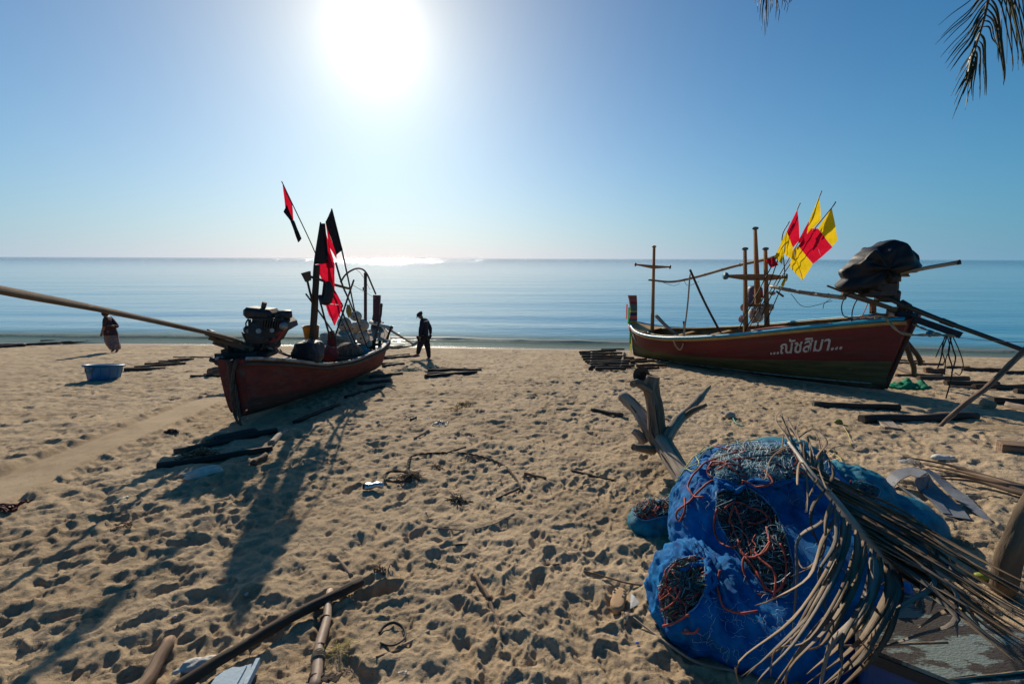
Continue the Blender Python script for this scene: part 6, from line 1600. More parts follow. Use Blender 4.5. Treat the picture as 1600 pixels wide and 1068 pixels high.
ribbon('strip', [G(1443, 742, .15), G(1420, 738, .13), G(1400, 745, .09), G(1386, 757, .03), G(1376, 768, .012)], [.10, .13, .12, .07], GR, t, Vector((.2, 1, 0)))
ribbon('strip', [G(1398, 752, .06), G(1415, 766, .03), G(1440, 784, .012), G(1450, 792, .01)], [.03, .025, .02], GR, t, Vector((.2, 1, 0)))
rag('plastic_film', 1420, 721, .10, .05, .05, mat('clear_film', (.70, .70, .68), None, rough=.15, spec=.7, trans=.4, alpha=.75), 'crinkled clear plastic film behind the rubber strips', 'plastic film', 13)
c = G(1471, 717); t = thing('flat_bottle', c, 'flattened white bottle beyond the rubber strips', 'bottle')
MB().ball(c + Vector((0, 0, .03)), (.10, .05, .03), 16, 10, wob=.3, seed=2).build('body', WHITE, t); MB().tube([c + Vector((.09, .0, .03)), c + Vector((.125, -.01, .03))], .018, 8).build('neck', WHITE, t)
for k, pts in enumerate(([(1412, 712), (1480, 725), (1540, 742), (1650, 770)], [(1440, 722), (1500, 733), (1560, 752), (1660, 785)], [(1456, 737), (1500, 741), (1550, 752), (1640, 778)], [(1450, 727), (1520, 743), (1580, 757), (1650, 764)], [(1470, 745), (1530, 750), (1590, 768), (1640, 782)])):
    long_pole('dry_stalk', [G(x, y, .03 + .015 * k) for x, y in pts], [.006, .012, .022, .03], WOOD_B if k % 2 else WOOD_D, ('uppermost thin-tipped', 'dark middle', 'lower curved', 'pale-edged middle', 'lowest splayed')[k] + ' dry palm stalk beyond the rubber strips', 'palm stalk', 'dry palm stalks beyond the rubber strips')
rope('yellow_string', [G(1297, 702, .012), G(1312, 714, .012), G(1320, 727, .012), G(1334, 745, .012), G(1345, 763, .012), G(1358, 776, .012)], .004, mat('yellow_string', (.60, .50, .16), rough=.7), None, label='thin yellow string on the sand right of the frond tip', cat='string', twist=False)
rope('yellow_string', [G(1306, 723, .012), G(1311, 732, .012), G(1314, 737, .012)], .005, mat('yellow_string', (.60, .50, .16)), None, label='short yellow string piece left of the longer one', cat='string', twist=False)
rope('yellow_string', [G(1318, 666, .012), G(1326, 680, .012), G(1328, 690, .012), G(1331, 694, .012)], .004, mat('yellow_string', (.60, .50, .16)), None, label='faded yellow string near the small green fruit', cat='string', twist=False)
# countless crumbs of weed, shell and wood strewn on the sand
def crumbs(name, n, m, smin, smax, seed, flat=.4):
    rs = np.random.default_rng(seed); b = MB()
    for k in range(n):
        y = rs.uniform(1.3, 1.3 + 10 * rs.random() ** 1.2); x = rs.uniform(-1.1 * y - .6, 1.1 * y + .6); s_ = rs.uniform(smin, smax) * (.6 + .12 * y)
        z = sz(x, y); a = rs.uniform(0, PI); L = s_ * rs.uniform(1, 3.2)
        d = Vector((math.cos(a), math.sin(a), rs.uniform(-.15, .15))) * L; e = Vector((-math.sin(a), math.cos(a), 0)) * s_ * .5; u = Vector((0, 0, s_ * flat))
        c = Vector((x, y, z + s_ * .15))
        b.add([c - d * .5, c - e * .7 + u * .3, c + e + u, c + d * .5 + u * .2, c + u], [(0, 1, 4), (1, 3, 4), (3, 2, 4), (2, 0, 4)], None, flat=True)
    return b.build(name, m, None, origin=(0, 3, 1.8), label='', kind='stuff')
crumbs('weed_crumbs', 1500, ROPE_D, .003, .009, 5)
crumbs('wood_crumbs', 700, WOOD_G, .003, .008, 6)
crumbs('shell_crumbs', 500, FOAMW, .0015, .005, 7)

# ================================================================ net bags
from mathutils.bvhtree import BVHTree
def project(q):
    d = q - Vector((0, 0, CAMZ)); U = d.y * sp_ + d.z * cp_; Z = d.y * cp_ - d.z * sp_
    x, y = d.x / Z, U / Z
    return 800 + F * (x * cr_ + y * sr_), 534 - F * (-x * sr_ + y * cr_)
def inpoly(x, y, P):
    c = False; j = len(P) - 1
    for i in range(len(P)):
        if (P[i][1] > y) != (P[j][1] > y) and x < (P[j][0] - P[i][0]) * (y - P[i][1]) / (P[j][1] - P[i][1]) + P[i][0]: c = not c
        j = i
    return c
def blob_fn(comps, knots, seed, fold=.024, kf=15):
    O = Vector(comps[0][0])
    def fn(u, v):
        th = PI * v; ph = 2 * PI * u
        d = Vector((math.sin(th) * math.cos(ph), math.sin(th) * math.sin(ph), math.cos(th)))
        acc = 0
        for (c, r) in comps:
            c = Vector(c); o = O - c
            A = sum((d[i] / r[i]) ** 2 for i in range(3)); B = sum(d[i] * o[i] / r[i] ** 2 for i in range(3)); C = sum((o[i] / r[i]) ** 2 for i in range(3)) - 1
            D = B * B - A * C
            if D > 0:
                t_ = (-B + math.sqrt(D)) / A
                if t_ > 0: acc += t_ ** 10
        R = acc ** .1
        q = O + d * R
        w = .035 * mnoise.noise(q * 3.1 + Vector((seed, 0, 0))) + .016 * mnoise.noise(q * 8 + Vector((0, seed, 0)))
        rg = 1 - abs(mnoise.noise(q * 5.5 + Vector((seed, seed, 0)))) * 2
        w += .030 * rg * rg * (.5 + mnoise.noise(q * 1.9 + Vector((9, seed, 0))))
        qq = q + Vector((mnoise.noise(q * 4), mnoise.noise(q * 4 + Vector((5, 0, 0))), mnoise.noise(q * 4 + Vector((0, 5, 0))))) * .06
        w += .022 * (.6 - 2.0 * abs(mnoise.noise(Vector((qq.x * 13, qq.y * 6, qq.z * 5 + seed))))) + .012 * (.6 - 2.0 * abs(mnoise.noise(qq * 19))) + .006 * (.6 - 2 * abs(mnoise.noise(qq * 38)))
        w += .006 * mnoise.noise(Vector((q.x * 40, q.y * 10, q.z * 12)))
        for K in knots:
            e = q - K; L = e.length
            a = math.atan2(e.z, e.x); w += fold * (1.1 - 2.2 * abs(math.sin(a * kf * .5 + 2.2 * mnoise.noise(e * 4)))) * (.6 + .6 * mnoise.noise(e * 6)) * math.exp(-L / .30) * min(1, L / .05) - .05 * math.exp(-(L / .07) ** 2)
        q = O + d * (R + w)
        g = sz(q.x, q.y) if q.z < 2.15 else -9
        if q.z < g - .02: q.z = g - .02
        return q
    return fn
NETBLUE = mat('blue_netting', (.001, .26, .66), (.001, .12, .40), scale=9, rough=.6, spec=.15, trans=.13, alpha=.90, bump=.8, bscale=260, c3=(.02, .20, .42), s3=3.5, t3=(.52, .74))
NETTEAL = mat('teal_netting', (.003, .30, .42), (.002, .13, .22), scale=16, rough=.6, trans=.15, alpha=.90, bump=.6, bscale=220)
INNER = mat('packed_net', (.030, .075, .085), (.012, .020, .028), scale=26, rough=.95, bump=1.0, bscale=90, c3=(.12, .05, .045), s3=18, t3=(.6, .66))
TW_W = mat('pale_net_twine', (.78, .90, .92), (.52, .70, .76), scale=9, rough=.4, trans=.4, bump=0)
TW_T = mat('teal_net_twine', (.03, .22, .24), (.02, .12, .16), scale=9, rough=.6, bump=0)
TW_K = mat('dark_net_twine', (.03, .035, .04), (.06, .05, .04), scale=9, rough=.8, bump=0)
TW_G = mat('yellow_green_twine', (.42, .44, .16), (.28, .32, .12), scale=9, rough=.6, bump=0)
CORD = mat('orange_red_cord', (.46, .085, .055), (.32, .05, .038), scale=14, rough=.65, bump=.3)
HEM = mat('pale_blue_hem', (.20, .42, .66), (.12, .30, .5), scale=14, rough=.6, trans=.3)
def net_bag(label, comps, knots_px, openings, seed, m=NETBLUE, nu=240, nv=150, extra=None):
    c0 = Vector(comps[0][0]); root = thing('net_bag', (c0.x, c0.y, sz(c0.x, c0.y)), label, 'net bag', 'bags of fishing net')
    K = [at(*k) for k in knots_px]
    fn = blob_fn(comps, K, seed)
    vs = [fn(i / nu, .001 + .998 * j / nv) for i in range(nu) for j in range(nv + 1)]
    fs = [(i * (nv + 1) + j, ((i + 1) % nu) * (nv + 1) + j, ((i + 1) % nu) * (nv + 1) + j + 1, i * (nv + 1) + j + 1) for i in range(nu) for j in range(nv)]
    bvh = BVHTree.FromPolygons(vs, fs)
    cam_ = Vector((0, 0, CAMZ))
    ins = [c0 + (v - c0) * .955 for v in vs]
    ibvh = BVHTree.FromPolygons(ins, fs)
    keep = []
    for f in fs:
        ctr = (vs[f[0]] + vs[f[1]] + vs[f[2]] + vs[f[3]]) / 4
        nrm = (vs[f[2]] - vs[f[0]]).cross(vs[f[3]] - vs[f[1]])
        if nrm.dot(ctr - c0) < 0: nrm = -nrm
        x, y = project(ctr); cut = False
        if nrm.dot(cam_ - ctr) > 0 or True:
            for (P, *_r) in openings:
                if inpoly(x, y, P) and (ctr - c0).dot(cam_ - c0) > -.1 * (ctr - c0).length: cut = True
        if not cut: keep.append(f)
    MB().add(vs, keep).build('netting', m, root)
    MB().add(ins, fs).build('packed_net', INNER, root)
    def on(px, py, up=0.006, tree=None):
        h_ = (tree or bvh).ray_cast(cam_, ray(px, py))
        if h_[0] is None: return None
        q, nr = h_[0], h_[1]
        if nr.dot(cam_ - q) < 0: nr = -nr
        return q + nr * up
    for (P, mats_, n_, ln) in openings:
        hem = [on(x, y, .004) for x, y in catmull([(x, y, 0) for x, y in P + [P[0]]], 5) and [(v.x, v.y) for v in catmull([(x, y, 0) for x, y in P + [P[0]]], 5)]]
        hem = [q for q in hem if q is not None]
        if len(hem) > 4: MB().tube(hem, .0045, 5).build('hem', HEM, root)
        xs = [p[0] for p in P]; ys = [p[1] for p in P]; rs = random.Random(seed * 7 + n_)
        for (mm, share, rad) in mats_:
            b = MB(); cnt = int(n_ * share); tries = 0
            while cnt > 0 and tries < n_ * 12:
                tries += 1
                x, y = rs.uniform(min(xs), max(xs)), rs.uniform(min(ys), max(ys))
                if not inpoly(x, y, P): continue
                a = rs.uniform(0, 2 * PI); pts = []; lift = rs.uniform(.0, .030)
                for k in range(6):
                    q = on(x, y, lift, ibvh)
                    if q is None: break
                    pts.append(q); a += rs.uniform(-1.1, 1.1); x += math.cos(a) * ln; y += math.sin(a) * ln; lift = max(.0, lift + rs.uniform(-.010, .010))
                    if not inpoly(x, y, P): break
                if len(pts) > 2: b.tube(catmull(pts, 2), rad, 3, cap=False); cnt -= 1
            if b.v: b.build('net_twine', mm, root, kind='stuff')
    return root, on, bvh
BA, onA, _ = net_bag('largest bright blue net bag, torn open at the top and front, beside the driftwood',
    [((1.40, 2.52, 2.18), (.38, .40, .38)), ((1.68, 2.66, 2.18), (.44, .40, .38)), ((1.20, 2.44, 2.13), (.22, .28, .34)), ((1.50, 2.10, 2.12), (.44, .40, .29)), ((1.85, 2.35, 2.02), (.30, .36, .26))],
    [(1166, 760, 2.12), (1150, 757, 2.2)],
    [([(1112, 714), (1138, 697), (1200, 690), (1265, 698), (1298, 722), (1292, 752), (1240, 749), (1185, 757), (1160, 757), (1132, 750), (1110, 738)], [(TW_W, .95, .0017), (TW_T, .18, .0016), (TW_K, .10, .0016), (CORD, .025, .0035)], 1900, 7),
     ([(1120, 768), (1150, 760), (1172, 764), (1205, 790), (1228, 840), (1240, 895), (1228, 930), (1200, 925), (1168, 885), (1140, 845), (1122, 810)], [(TW_T, .30, .0016), (TW_K, .40, .0018), (TW_W, .18, .0013), (CORD, .07, .0035)], 1500, 7)], 3.0)
BB, onB, _ = net_bag('smaller blue net bag slumped at the front, its mouth showing a tangle of red cords',
    [((1.00, 1.97, 2.05), (.29, .25, .22)), ((1.25, 1.86, 2.03), (.34, .26, .21)), ((.92, 2.08, 2.07), (.19, .20, .22))],
    [(1107, 868, 1.95)],
    [([(1042, 888), (1065, 873), (1098, 872), (1102, 915), (1088, 948), (1060, 968), (1046, 975), (1036, 955), (1031, 920)], [(TW_T, .35, .0015), (TW_K, .35, .0015), (TW_W, .15, .0012), (CORD, .16, .0026), (TW_G, .06, .002)], 800, 6)], 7.0, nu=190, nv=110)
BC, onC, _ = net_bag('small teal net bag peeping out on the left, behind the blue ones',
    [((1.09, 2.98, 1.90), (.19, .17, .10)), ((1.24, 2.95, 1.93), (.18, .18, .15)), ((.98, 2.93, 1.87), (.12, .12, .06))], [(1040, 770, 2.9)],
    [([(990, 800), (1004, 778), (1030, 762), (1052, 762), (1052, 800), (1030, 808), (1004, 812)], [(TW_T, .4, .0022), (TW_K, .4, .0022), (CORD, .2, .003)], 300, 6)], 11.0, m=NETTEAL, nu=70, nv=44)
BD, onD, _ = net_bag('long teal net bag lying on the right, behind the dry palm frond',
    [((2.42, 3.15, 1.97), (.42, .28, .25)), ((2.78, 3.00, 1.88), (.30, .22, .17)), ((2.1, 3.32, 2.04), (.38, .26, .32))], [(1290, 752, 3.0)],
    [([(1322, 756), (1340, 752), (1372, 762), (1368, 780), (1345, 782), (1325, 772)], [(TW_T, .7, .002), (TW_K, .2, .002), (CORD, .08, .003)], 260, 7)], 15.0, m=NETTEAL, nu=90, nv=50)
def cord_on(on, pts, r, m, root, name='cord', up=.012, k=6):
    P = catmull([(x, y, 0) for x, y in pts], k); Q = []
    for i, v in enumerate(P):
        q = on(v.x, v.y, up + .004 * math.sin(i * .9))
        if q is not None: Q.append(q)
    # even out jumps in depth
    for _ in range(4): Q = [Q[0]] + [(Q[i - 1] + Q[i] * 2 + Q[i + 1]) / 4 for i in range(1, len(Q) - 1)] + [Q[-1]]
    if len(Q) > 3: MB().tube(Q, r, 6).build(name, m, root)
red = [
    [(1125, 798), (1120, 820), (1128, 845), (1148, 860), (1162, 845), (1160, 815), (1150, 795), (1140, 800), (1135, 815)],
    [(1140, 812), (1150, 840), (1160, 865), (1175, 885), (1188, 905), (1194, 925), (1187, 932), (1172, 918), (1162, 890), (1168, 868)],
    [(1205, 850), (1190, 872), (1170, 875), (1158, 862)], [(1200, 828), (1203, 850), (1195, 868), (1180, 875)],
    [(1165, 835), (1180, 860), (1198, 880), (1213, 900), (1216, 925), (1205, 940), (1192, 935)],
    [(1130, 795), (1150, 788), (1180, 795), (1196, 812), (1190, 822), (1170, 815)],
    [(1215, 850), (1222, 880), (1224, 910), (1212, 928), (1196, 918)],
    [(1188, 935), (1198, 955), (1205, 990), (1215, 1000), (1228, 985), (1224, 965), (1205, 948)],
    [(1195, 940), (1193, 965), (1200, 985), (1206, 996)],
    [(1112, 752), (1095, 770), (1075, 790), (1062, 800), (1062, 812), (1070, 812), (1074, 795), (1072, 780)],
    [(1120, 745), (1108, 735), (1115, 722), (1135, 730), (1150, 745), (1165, 748), (1158, 732), (1140, 728), (1122, 738)],
    [(1100, 780), (1085, 775), (1078, 760), (1090, 740), (1110, 722), (1150, 712)],
    [(1160, 755), (1180, 762), (1200, 760), (1204, 750), (1195, 738)],
    [(1120, 700), (1150, 706), (1200, 705), (1250, 712), (1285, 722)], [(1115, 730), (1150, 720), (1190, 722), (1230, 735), (1265, 745)]]
for k, P in enumerate(red): cord_on(onA, P, .0058 if k != 8 else .0035, CORD, BA, up=.022)
for P in ([(1036, 940), (1048, 920), (1070, 905), (1090, 895), (1098, 888)], [(1040, 955), (1060, 935), (1062, 915), (1052, 895)], [(1034, 930), (1045, 900), (1062, 880)], [(1072, 945), (1058, 925), (1065, 905)], [(1128, 890), (1121, 915), (1127, 945), (1150, 960), (1180, 958)], [(1040, 975), (1060, 968), (1080, 960)], [(1065, 982), (1085, 985), (1090, 978)]):
    cord_on(onB, P, .0050, CORD, BB, up=.02)
for P in ([(1068, 740), (1080, 722), (1100, 706), (1140, 692), (1185, 686), (1230, 692)], [(1072, 735), (1090, 722), (1110, 702), (1150, 690), (1190, 690)], [(1065, 745), (1072, 733), (1085, 738), (1095, 726), (1090, 712), (1105, 700)], [(1050, 745), (1062, 750), (1068, 740), (1076, 730), (1090, 728)]):
    cord_on(onA, P, .0032, TW_G, BA, name='green_twine', up=.016)
# loose ends of twine all over the bags
for (root, on_, (x0, x1, y0, y1), n_, sd2) in ((BA, onA, (1050, 1290, 700, 960), 60, 1), (BB, onB, (1080, 1240, 900, 1040), 75, 2)):
    b = MB(); rs = random.Random(sd2)
    for k in range(n_):
        x, y, a = rs.uniform(x0, x1), rs.uniform(y0, y1), rs.uniform(0, 6.3); Q = []
        for i in range(7):
            q = on_(x, y, rs.uniform(.001, .012))
            if q: Q.append(q)
            a += rs.uniform(-1.2, 1.2); x += math.cos(a) * 4; y += math.sin(a) * 4
        if len(Q) > 4 and all((Q[i + 1] - Q[i]).length < .08 for i in range(len(Q) - 1)): b.tube(catmull(Q, 2), .0006, 3, cap=False)
    b.build('loose_twine', TW_W, root, kind='stuff')
# small floats caught in the nets
for (on_, x, y, r, lb) in ((onB, 1094, 905, .013, 'greyish-pink little float at the right of the red-corded mouth'), (onB, 1043, 913, .013, 'greyish-pink little float at the left of the red-corded mouth'), (onB, 1075, 985, .014, 'dull pink float showing through the front blue bag'), (onA, 1137, 699, .013, 'tiny pink float on top of the largest net bag')):
    q = on_(x, y, .006)
    if q: MB().ball(q, (r, r, r * .9), 12, 8).build('net_float', FLOAT_P, None, label=lb, cat='float', group='little floats caught in the net bags')
# gathered cloth ends at the knots
for (root, on_, pts_l) in ((BA, onA, ([(1166, 762), (1150, 766), (1128, 758), (1120, 752)], [(1168, 760), (1185, 766), (1195, 772)], [(1164, 758), (1180, 750), (1200, 757), (1240, 752), (1290, 748)])), (BB, onB, ([(1105, 868), (1108, 895), (1104, 925), (1112, 945)], [(1106, 870), (1112, 900), (1116, 930)], [(1106, 872), (1095, 882), (1075, 888), (1062, 888)]))):
    for P in pts_l:
        Q = [on_(v.x, v.y, .012) for v in catmull([(x, y, 0) for x, y in P], 5)]; Q = [q for q in Q if q]
        if len(Q) > 3: MB().tube(Q, [.010, .016, .012, .004], 8, lump=.6, seed=3).build('twisted_cloth', NETBLUE, root)

# ================================================================ weathered box with a painted plywood top
TOPM = mat('peeling_painted_board', (.075, .060, .050), (.05, .04, .034), scale=7, grain=(1, 2.5, 1), rough=.8, bump=.4, c3=(.20, .24, .22), s3=5.5, t3=(.50, .54))
BOXB = mat('faded_blue_box', (.09, .14, .30), (.05, .08, .2), scale=5, rough=.5)
zt = 2.27
A0, A1, A2 = onz(1338, 900, zt), onz(1344, 1006, zt), onz(1520, 1075, zt)
ev = (A2 - A1).normalized(); A3 = A1 + ev * .95; dvv = (A0 - A1); A4 = A3 + dvv
t = thing('storage_box', (A1.x, A1.y, sz(A1.x, A1.y)), 'faded blue storage box with a peeling painted board top, under the dry frond', 'box')
def rounded(P, r):
    out = []
    for i in range(len(P)):
        a, b_, c_ = P[i - 1], P[i], P[(i + 1) % len(P)]
        u, v = (a - b_).normalized() * r, (c_ - b_).normalized() * r
        for f in (0, .33, .66, 1): out.append((b_ + u) * (1 - f) ** 2 + b_ * 2 * f * (1 - f) + (b_ + v) * f * f)
    return out
poly = rounded([A0, A1, A3, A4], .035)
b = MB(); b.slab([p - Vector((0, 0, .016)) for p in poly], (0, 0, .016)); b.build('board_top', TOPM, t)
cc = sum(poly, Vector()) / len(poly)
b = MB(); b.slab([cc + (p - cc) * 1.015 - Vector((0, 0, .062)) for p in poly], (0, 0, .044)); b.build('lid_rim', mat('dark_lid_rim', (.06, .05, .045), rough=.6), t)
b = MB(); b.slab([cc + (p - cc) * .95 - Vector((0, 0, .40)) for p in poly], (0, 0, .336)); b.build('box_body', BOXB, t)
b = MB(); q0, q1 = A0.lerp(A4, .35), A1.lerp(A3, .75)
pts = [q0.lerp(q1, f) + ev * (.02 * math.sin(f * 9)) + Vector((0, 0, .0008)) for f in np.linspace(.2, 1, 14)]
b.tube(pts, .0028, 4); b.build('crack', RUBBER, t)
log(onz(1475, 1063, zt), onz(1620, 1048, zt), .0035, .0045, BAMBOO, 'cane_stem', 'thin straight pale stem lying on the front of the painted board', 'stem', sink=0)
log(onz(1290, 1011, zt + .06), onz(1480, 1005, zt + .04), .004, .005, WOOD_B, 'cane_stem', 'thin brown stem lying level across the curled leaflets', 'stem', sink=0)

# ================================================================ dead palm frond over the bags and the box
LEAFD = mat('dry_frond_leaf', (.30, .205, .12), (.15, .10, .06), scale=7, ovar=.4, grain=(3, 3, .25), rough=.6, spec=.35, trans=.12, bump=.35, bscale=45, c3=(.13, .085, .055), s3=4, t3=(.58, .72))
LEAFG = mat('grey_frond_leaf', (.30, .25, .20), (.16, .13, .10), scale=7, ovar=.4, grain=(3, 3, .25), rough=.6, trans=.10, bump=.3, c3=(.12, .085, .06), s3=4, t3=(.6, .7))
t = thing('dead_palm_frond', onz(1350, 850, 2.0), 'dead brown palm frond draped over the blue net bags and the box', 'palm frond')
FR = t
def leaflet(P, w, m, parent, twist=0.0, k=5, name='leaflet', fold=.45):
    Q = catmull(P, k); fr = frames(Q); n_ = len(fr); vs = []; gs = []; L = 0
    for i, (q, tg, u, v) in enumerate(fr):
        f = i / (n_ - 1); ww = w * (min(1, .35 + f * 5) * (1 - f) ** .6 + .06)
        if i: L += (q - fr[i - 1][0]).length
        ww *= 1 + .35 * mnoise.noise(Vector((f * 5, w * 900, L * 9)))
        a = twist * f + .5 * mnoise.noise(Vector((L * 7, w * 700, 3))); s_ = tg.cross(Vector((0, 0, 1))); s_ = s_.normalized() if s_.length > .05 else u
        s_ = (s_ * math.cos(a) + s_.cross(tg) * math.sin(a)).normalized(); up = s_.cross(tg).normalized()
        vs += [q - s_ * ww * .5 + up * ww * fold, q - up * .0012, q + s_ * ww * .5 + up * ww * fold, q + up * .0014]
        gs += [(-ww, 0, L), (0, 0, L), (ww, 0, L), (0, .01, L)]
    fs = [(i * 4 + k_, i * 4 + (k_ + 1) % 4, i * 4 + 4 + (k_ + 1) % 4, i * 4 + 4 + k_) for i in range(n_ - 1) for k_ in range(4)]
    return MB().add(vs, fs, gs).build(name, m, parent)
rz = lambda x: float(np.interp(x, [1205, 1262, 1300, 1350, 1412], [2.80, 2.72, 2.66, 2.57, 2.44]))
RP = [(1232, 690), (1248, 712), (1266, 738), (1300, 776), (1335, 820), (1375, 865), (1412, 905)]
rach = catmull([onz(x, y, rz(x)) for x, y in RP], 6)
MB().tube(rach, [.006, .009, .012, .015, .018], 8, sq=(1.4, .7)).build('midrib', mat('pale_midrib', (.46, .40, .32), (.30, .25, .19), scale=8, grain=(1, 1, .2), rough=.5), t)
def rp(f):
    i = f * (len(rach) - 1); k = min(int(i), len(rach) - 2); return rach[k].lerp(rach[k + 1], i - k)
rr_ = random.Random(3)
# right-hand leaflets: a sheaf sweeping down to the lower right corner
NR = 46
for k in range(NR):
    f = k / (NR - 1); s0 = rp(.25 + .74 * f)
    px0, py0 = project(s0)
    ex = 1610 + rr_.uniform(-30, 50); ey = 930 + 120 * f + rr_.uniform(-16, 16)
    z1 = 2.40 + rr_.uniform(-.015, .06) + .05 * (1 - f); zm = 2.50 + rr_.uniform(-.02, .05) - .03 * f
    mx, my = px0 * .55 + ex * .45, py0 * .55 + ey * .45 - 4 + rr_.uniform(-6, 6)
    m1x, m1y = px0 * .85 + ex * .15, py0 * .85 + ey * .15 - 3
    if rr_.random() < .35: ex, ey = ex - rr_.uniform(80, 240), ey - rr_.uniform(20, 70)
    leaflet([s0, onz(m1x, m1y, s0.z * .7 + zm * .3), onz(mx, my, zm), onz((mx + ex) / 2, (my + ey) / 2 + 3, (zm + z1) / 2), onz(ex, ey, z1)], rr_.uniform(.018, .030), LEAFD if rr_.random() < .62 else LEAFG, t, rr_.uniform(-.8, .8))
# left-hand leaflets: curling down over the bag and the box corner
LL = [([(1306, 790), (1280, 815), (1246, 848), (1243, 900), (1242, 985)], .020), ([(1312, 800), (1290, 850), (1262, 900), (1205, 935), (1180, 948)], .018), ([(1318, 808), (1312, 850), (1290, 900), (1262, 960), (1222, 1030)], .024), ([(1328, 818), (1322, 870), (1285, 935), (1235, 985), (1165, 1060)], .026),
      ([(1338, 828), (1335, 880), (1302, 945), (1262, 995), (1215, 1068)], .028), ([(1350, 845), (1349, 890), (1322, 955), (1285, 1000), (1246, 1012)], .030), ([(1362, 858), (1362, 905), (1338, 960), (1300, 1005), (1272, 1085)], .034), ([(1374, 870), (1374, 920), (1350, 975), (1318, 1010), (1258, 1052)], .034),
      ([(1384, 880), (1386, 930), (1362, 985), (1330, 1025), (1262, 1072)], .036), ([(1396, 890), (1396, 940), (1376, 990), (1345, 1030), (1290, 1075)], .036), ([(1406, 900), (1404, 945), (1390, 985), (1352, 1040), (1305, 1085)], .032),
      ([(1300, 780), (1297, 820), (1290, 870), (1260, 885), (1235, 850)], .014), ([(1304, 786), (1300, 840), (1286, 900), (1290, 960), (1285, 1010)], .016), ([(1290, 765), (1272, 790), (1262, 830), (1280, 870), (1230, 900)], .016),
      ([(1325, 815), (1300, 880), (1240, 970), (1160, 1030), (1156, 1075)], .014), ([(1330, 822), (1305, 900), (1250, 990), (1190, 1060), (1165, 1090)], .014), ([(1342, 835), (1320, 905), (1262, 1000), (1215, 1020), (1205, 1050)], .012),
      ([(1355, 850), (1335, 920), (1300, 985), (1240, 1040), (1225, 1090)], .018), ([(1368, 862), (1352, 930), (1312, 1000), (1310, 1050), (1295, 1100)], .020), ([(1313, 797), (1309, 840), (1303, 870), (1330, 900), (1322, 960)], .012)]
for k, (P, w) in enumerate(LL):
    for rep in range(2 if k in (2, 3, 4, 7, 9) else 1):
        j_ = (0, 0) if rep == 0 else (rr_.uniform(-10, 10), rr_.uniform(-8, 8)); z0 = rz(P[0][0])
        zz = [z0, z0 + .005, z0 - .05, z0 - .14 - .02 * rep, max(z0 - .30, 2.05)]
        P = [(x + rr_.uniform(-7, 7) * (i > 0), y + rr_.uniform(-7, 7) * (i > 0)) for i, (x, y) in enumerate(P)]
        leaflet([onz(x + j_[0] * i / 4, y + j_[1] * i / 4, zz[i]) for i, (x, y) in enumerate(P)], w * (1 if rep == 0 else .7), LEAFG if (k + rep) % 3 == 0 else LEAFD, t, rr_.uniform(-.5, .5), fold=.30)
# tip leaflets standing up like claws
TT = [[(1240, 702), (1228, 680), (1212, 655), (1222, 640)], [(1246, 708), (1232, 676), (1218, 645)], [(1252, 715), (1238, 690), (1226, 662), (1220, 642)], [(1256, 722), (1250, 690), (1246, 668), (1262, 625)], [(1262, 730), (1254, 700), (1235, 662), (1228, 650)], [(1266, 736), (1262, 712), (1230, 666), (1222, 700), (1226, 704)],
      [(1270, 742), (1278, 712), (1292, 690), (1268, 671), (1220, 706), (1195, 716)], [(1272, 746), (1282, 715), (1280, 690), (1272, 672)], [(1278, 752), (1268, 715), (1262, 683), (1290, 760), (1302, 762)], [(1264, 733), (1266, 710), (1264, 690)], [(1282, 758), (1285, 735), (1284, 700), (1280, 740), (1262, 780), (1258, 800)],
      [(1260, 728), (1249, 724), (1246, 756), (1248, 752)], [(1285, 762), (1276, 740), (1274, 720), (1270, 768)], [(1258, 726), (1256, 705), (1250, 690), (1186, 714)], [(1252, 714), (1230, 700), (1205, 716), (1196, 748), (1188, 742)], [(1280, 756), (1284, 726), (1300, 700), (1334, 695)], [(1262, 730), (1248, 711), (1190, 712), (1160, 716)],
      [(1288, 765), (1302, 740), (1288, 705), (1282, 690)], [(1276, 748), (1270, 728), (1259, 712), (1262, 775), (1261, 800)]]
for P in TT:
    z0 = rz(P[0][0]); n_ = len(P)
    leaflet([onz(x, y, z0 + .02 * i - .008 * i * i * .6) for i, (x, y) in enumerate(P)], rr_.uniform(.010, .017), LEAFD, t, rr_.uniform(-1, 1))

# ================================================================ living palm fronds hanging in from the top right
FGR = mat('dark_green_frond', (.045, .060, .022), (.020, .028, .012), scale=6, grain=(1, 1, .3), rough=.5, spec=.4, trans=.25, bump=.2, c3=(.16, .11, .06), s3=2.2, t3=(.5, .66))
FBR = mat('dry_tip_frond', (.16, .11, .065), (.07, .05, .032), scale=6, rough=.6, trans=.25, bump=.2)
def hanging_frond(label, R_px, Y, leaves, w, m, base_r=.012):
    P = catmull([at(x, y, Y + dy) for x, y, dy in R_px], 6)
    t = thing('palm_frond', P[0], label, 'palm frond', 'palm fronds hanging into the sky')
    MB().tube(P, [base_r, base_r * .35], 7).build('midrib', FBR, t)
    for k, L in enumerate(leaves):
        Q = [at(x, y, Y + .02 * ((k * 7) % 9 - 4) + .03 * i * ((k % 3) - 1)) for i, (x, y) in enumerate(L)]
        leaflet(Q, w * random.uniform(.75, 1.15), m, t, random.uniform(-1.2, 1.2), k=4, fold=.35)
    return t
Lf = []
RPX = [(1552, -60), (1548, -20), (1543, 5), (1536, 35), (1527, 65), (1520, 90), (1514, 112)]
def onr(f):
    i = f * (len(RPX) - 1); k = min(int(i), len(RPX) - 2); g = i - k; return (RPX[k][0] * (1 - g) + RPX[k + 1][0] * g, RPX[k][1] * (1 - g) + RPX[k + 1][1] * g)
rf = random.Random(12)
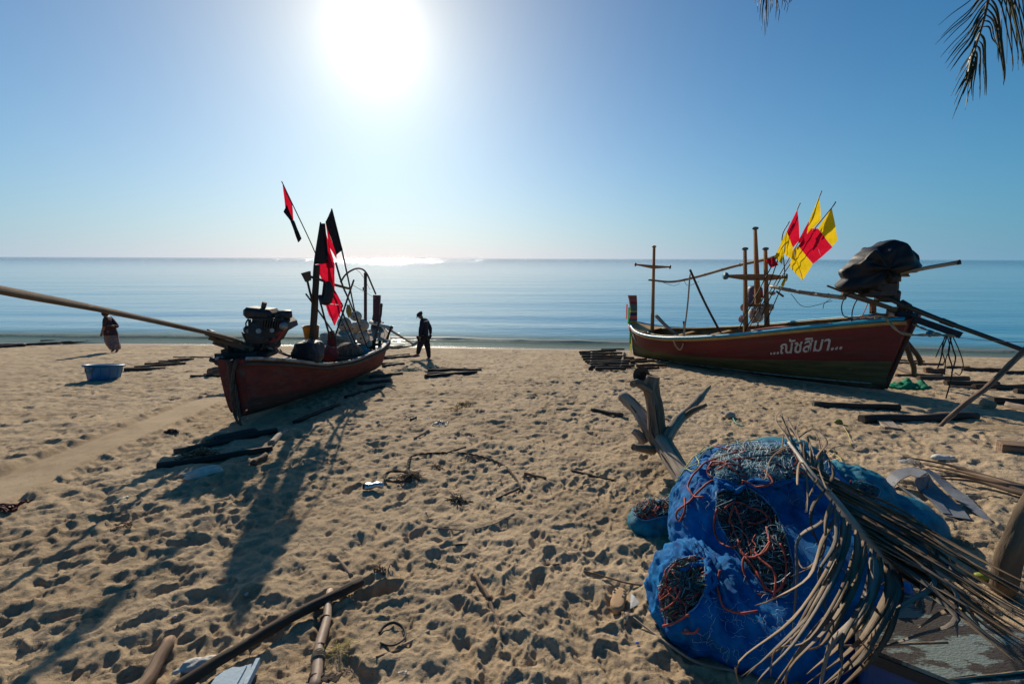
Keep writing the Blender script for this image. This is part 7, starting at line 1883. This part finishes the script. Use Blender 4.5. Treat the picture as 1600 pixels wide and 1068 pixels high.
endsL = [(1466, 40), (1470, 58), (1461, 70), (1474, 68), (1484, 52), (1469, 90), (1476, 100), (1482, 84), (1479, 108), (1484, 112), (1488, 88), (1490, 104), (1493, 126), (1486, 150), (1497, 118), (1500, 110), (1490, 165), (1488, 186), (1494, 172), (1492, 150), (1499, 160), (1504, 150), (1508, 172), (1502, 130), (1498, 140)]
for k, e in enumerate(endsL):
    f = .12 + .86 * k / (len(endsL) - 1); s_ = onr(f)
    mx, my = s_[0] * .55 + e[0] * .45 + 2, s_[1] * .5 + e[1] * .5 - 2
    Lf.append([s_, ((s_[0] + mx) / 2 + 1, (s_[1] + my) / 2 - 3), (mx + 1, my), (mx * .45 + e[0] * .55 + 1, my * .45 + e[1] * .55 - 2), e])
endsR = [(1598, 105), (1596, 96), (1590, 100), (1582, 112), (1570, 128), (1568, 125), (1568, 134), (1567, 118), (1560, 98), (1558, 92), (1541, 150), (1538, 149), (1531, 155), (1520, 158), (1518, 150), (1512, 160), (1510, 130), (1516, 128)]
for k, e in enumerate(endsR):
    f = .05 + .93 * k / (len(endsR) - 1); s_ = onr(f)
    mx, my = s_[0] * .45 + e[0] * .55 + 6 * (1 - f), s_[1] * .5 + e[1] * .5 - 14 * (1 - f)
    Lf.append([s_, ((s_[0] + mx) / 2 + 3, (s_[1] + my) / 2 - 8), (mx, my), (e[0], e[1] - 20), e])
hanging_frond('large palm frond tip hanging down into the top right corner', [(x, y, 0) for x, y in RPX], 4.0, Lf, .020, FGR)
Lr = [[(1590 + 8 * k, -45), (1590 + 6 * k, -20), (1592 + 7 * k, 20), (1597 + 8 * k, 60 + 8 * (k % 3)), (1600 + 9 * k, 95 + 5 * (k % 4))] for k in range(-4, 7)] + [[(1560 + 6 * k, -50), (1572 + 5 * k, -10), (1584 + 5 * k, 30), (1594 + 4 * k, 70), (1598 + 3 * k, 104)] for k in range(0, 4)]
hanging_frond('second palm frond cut off by the right edge of the picture, at the top', [(1560, -60, .3), (1600, -55, .3), (1680, -30, .3)], 4.3, Lr, .018, FGR)
Ls = []
for k, e in enumerate([(1180, 5), (1184, 20), (1187, 33), (1190, 48), (1194, 58), (1191, 40), (1197, 30), (1199, 44), (1196, 55), (1203, 22), (1206, 14), (1212, 32), (1216, 36), (1214, 20), (1221, 14), (1225, 18), (1229, 22), (1232, 8), (1235, 5)]):
    s_ = (1200 + rf.uniform(-6, 14), -42 + rf.uniform(-6, 10)); Ls.append([s_, (s_[0] * .6 + e[0] * .4, -18), (e[0] + 1, e[1] * .5 - 6), e])
hanging_frond('small tip of a palm frond just entering at the top, left of the larger one', [(1208, -70, 0), (1206, -50, 0), (1205, -36, 0)], 5.2, Ls, .020, FBR, .010)
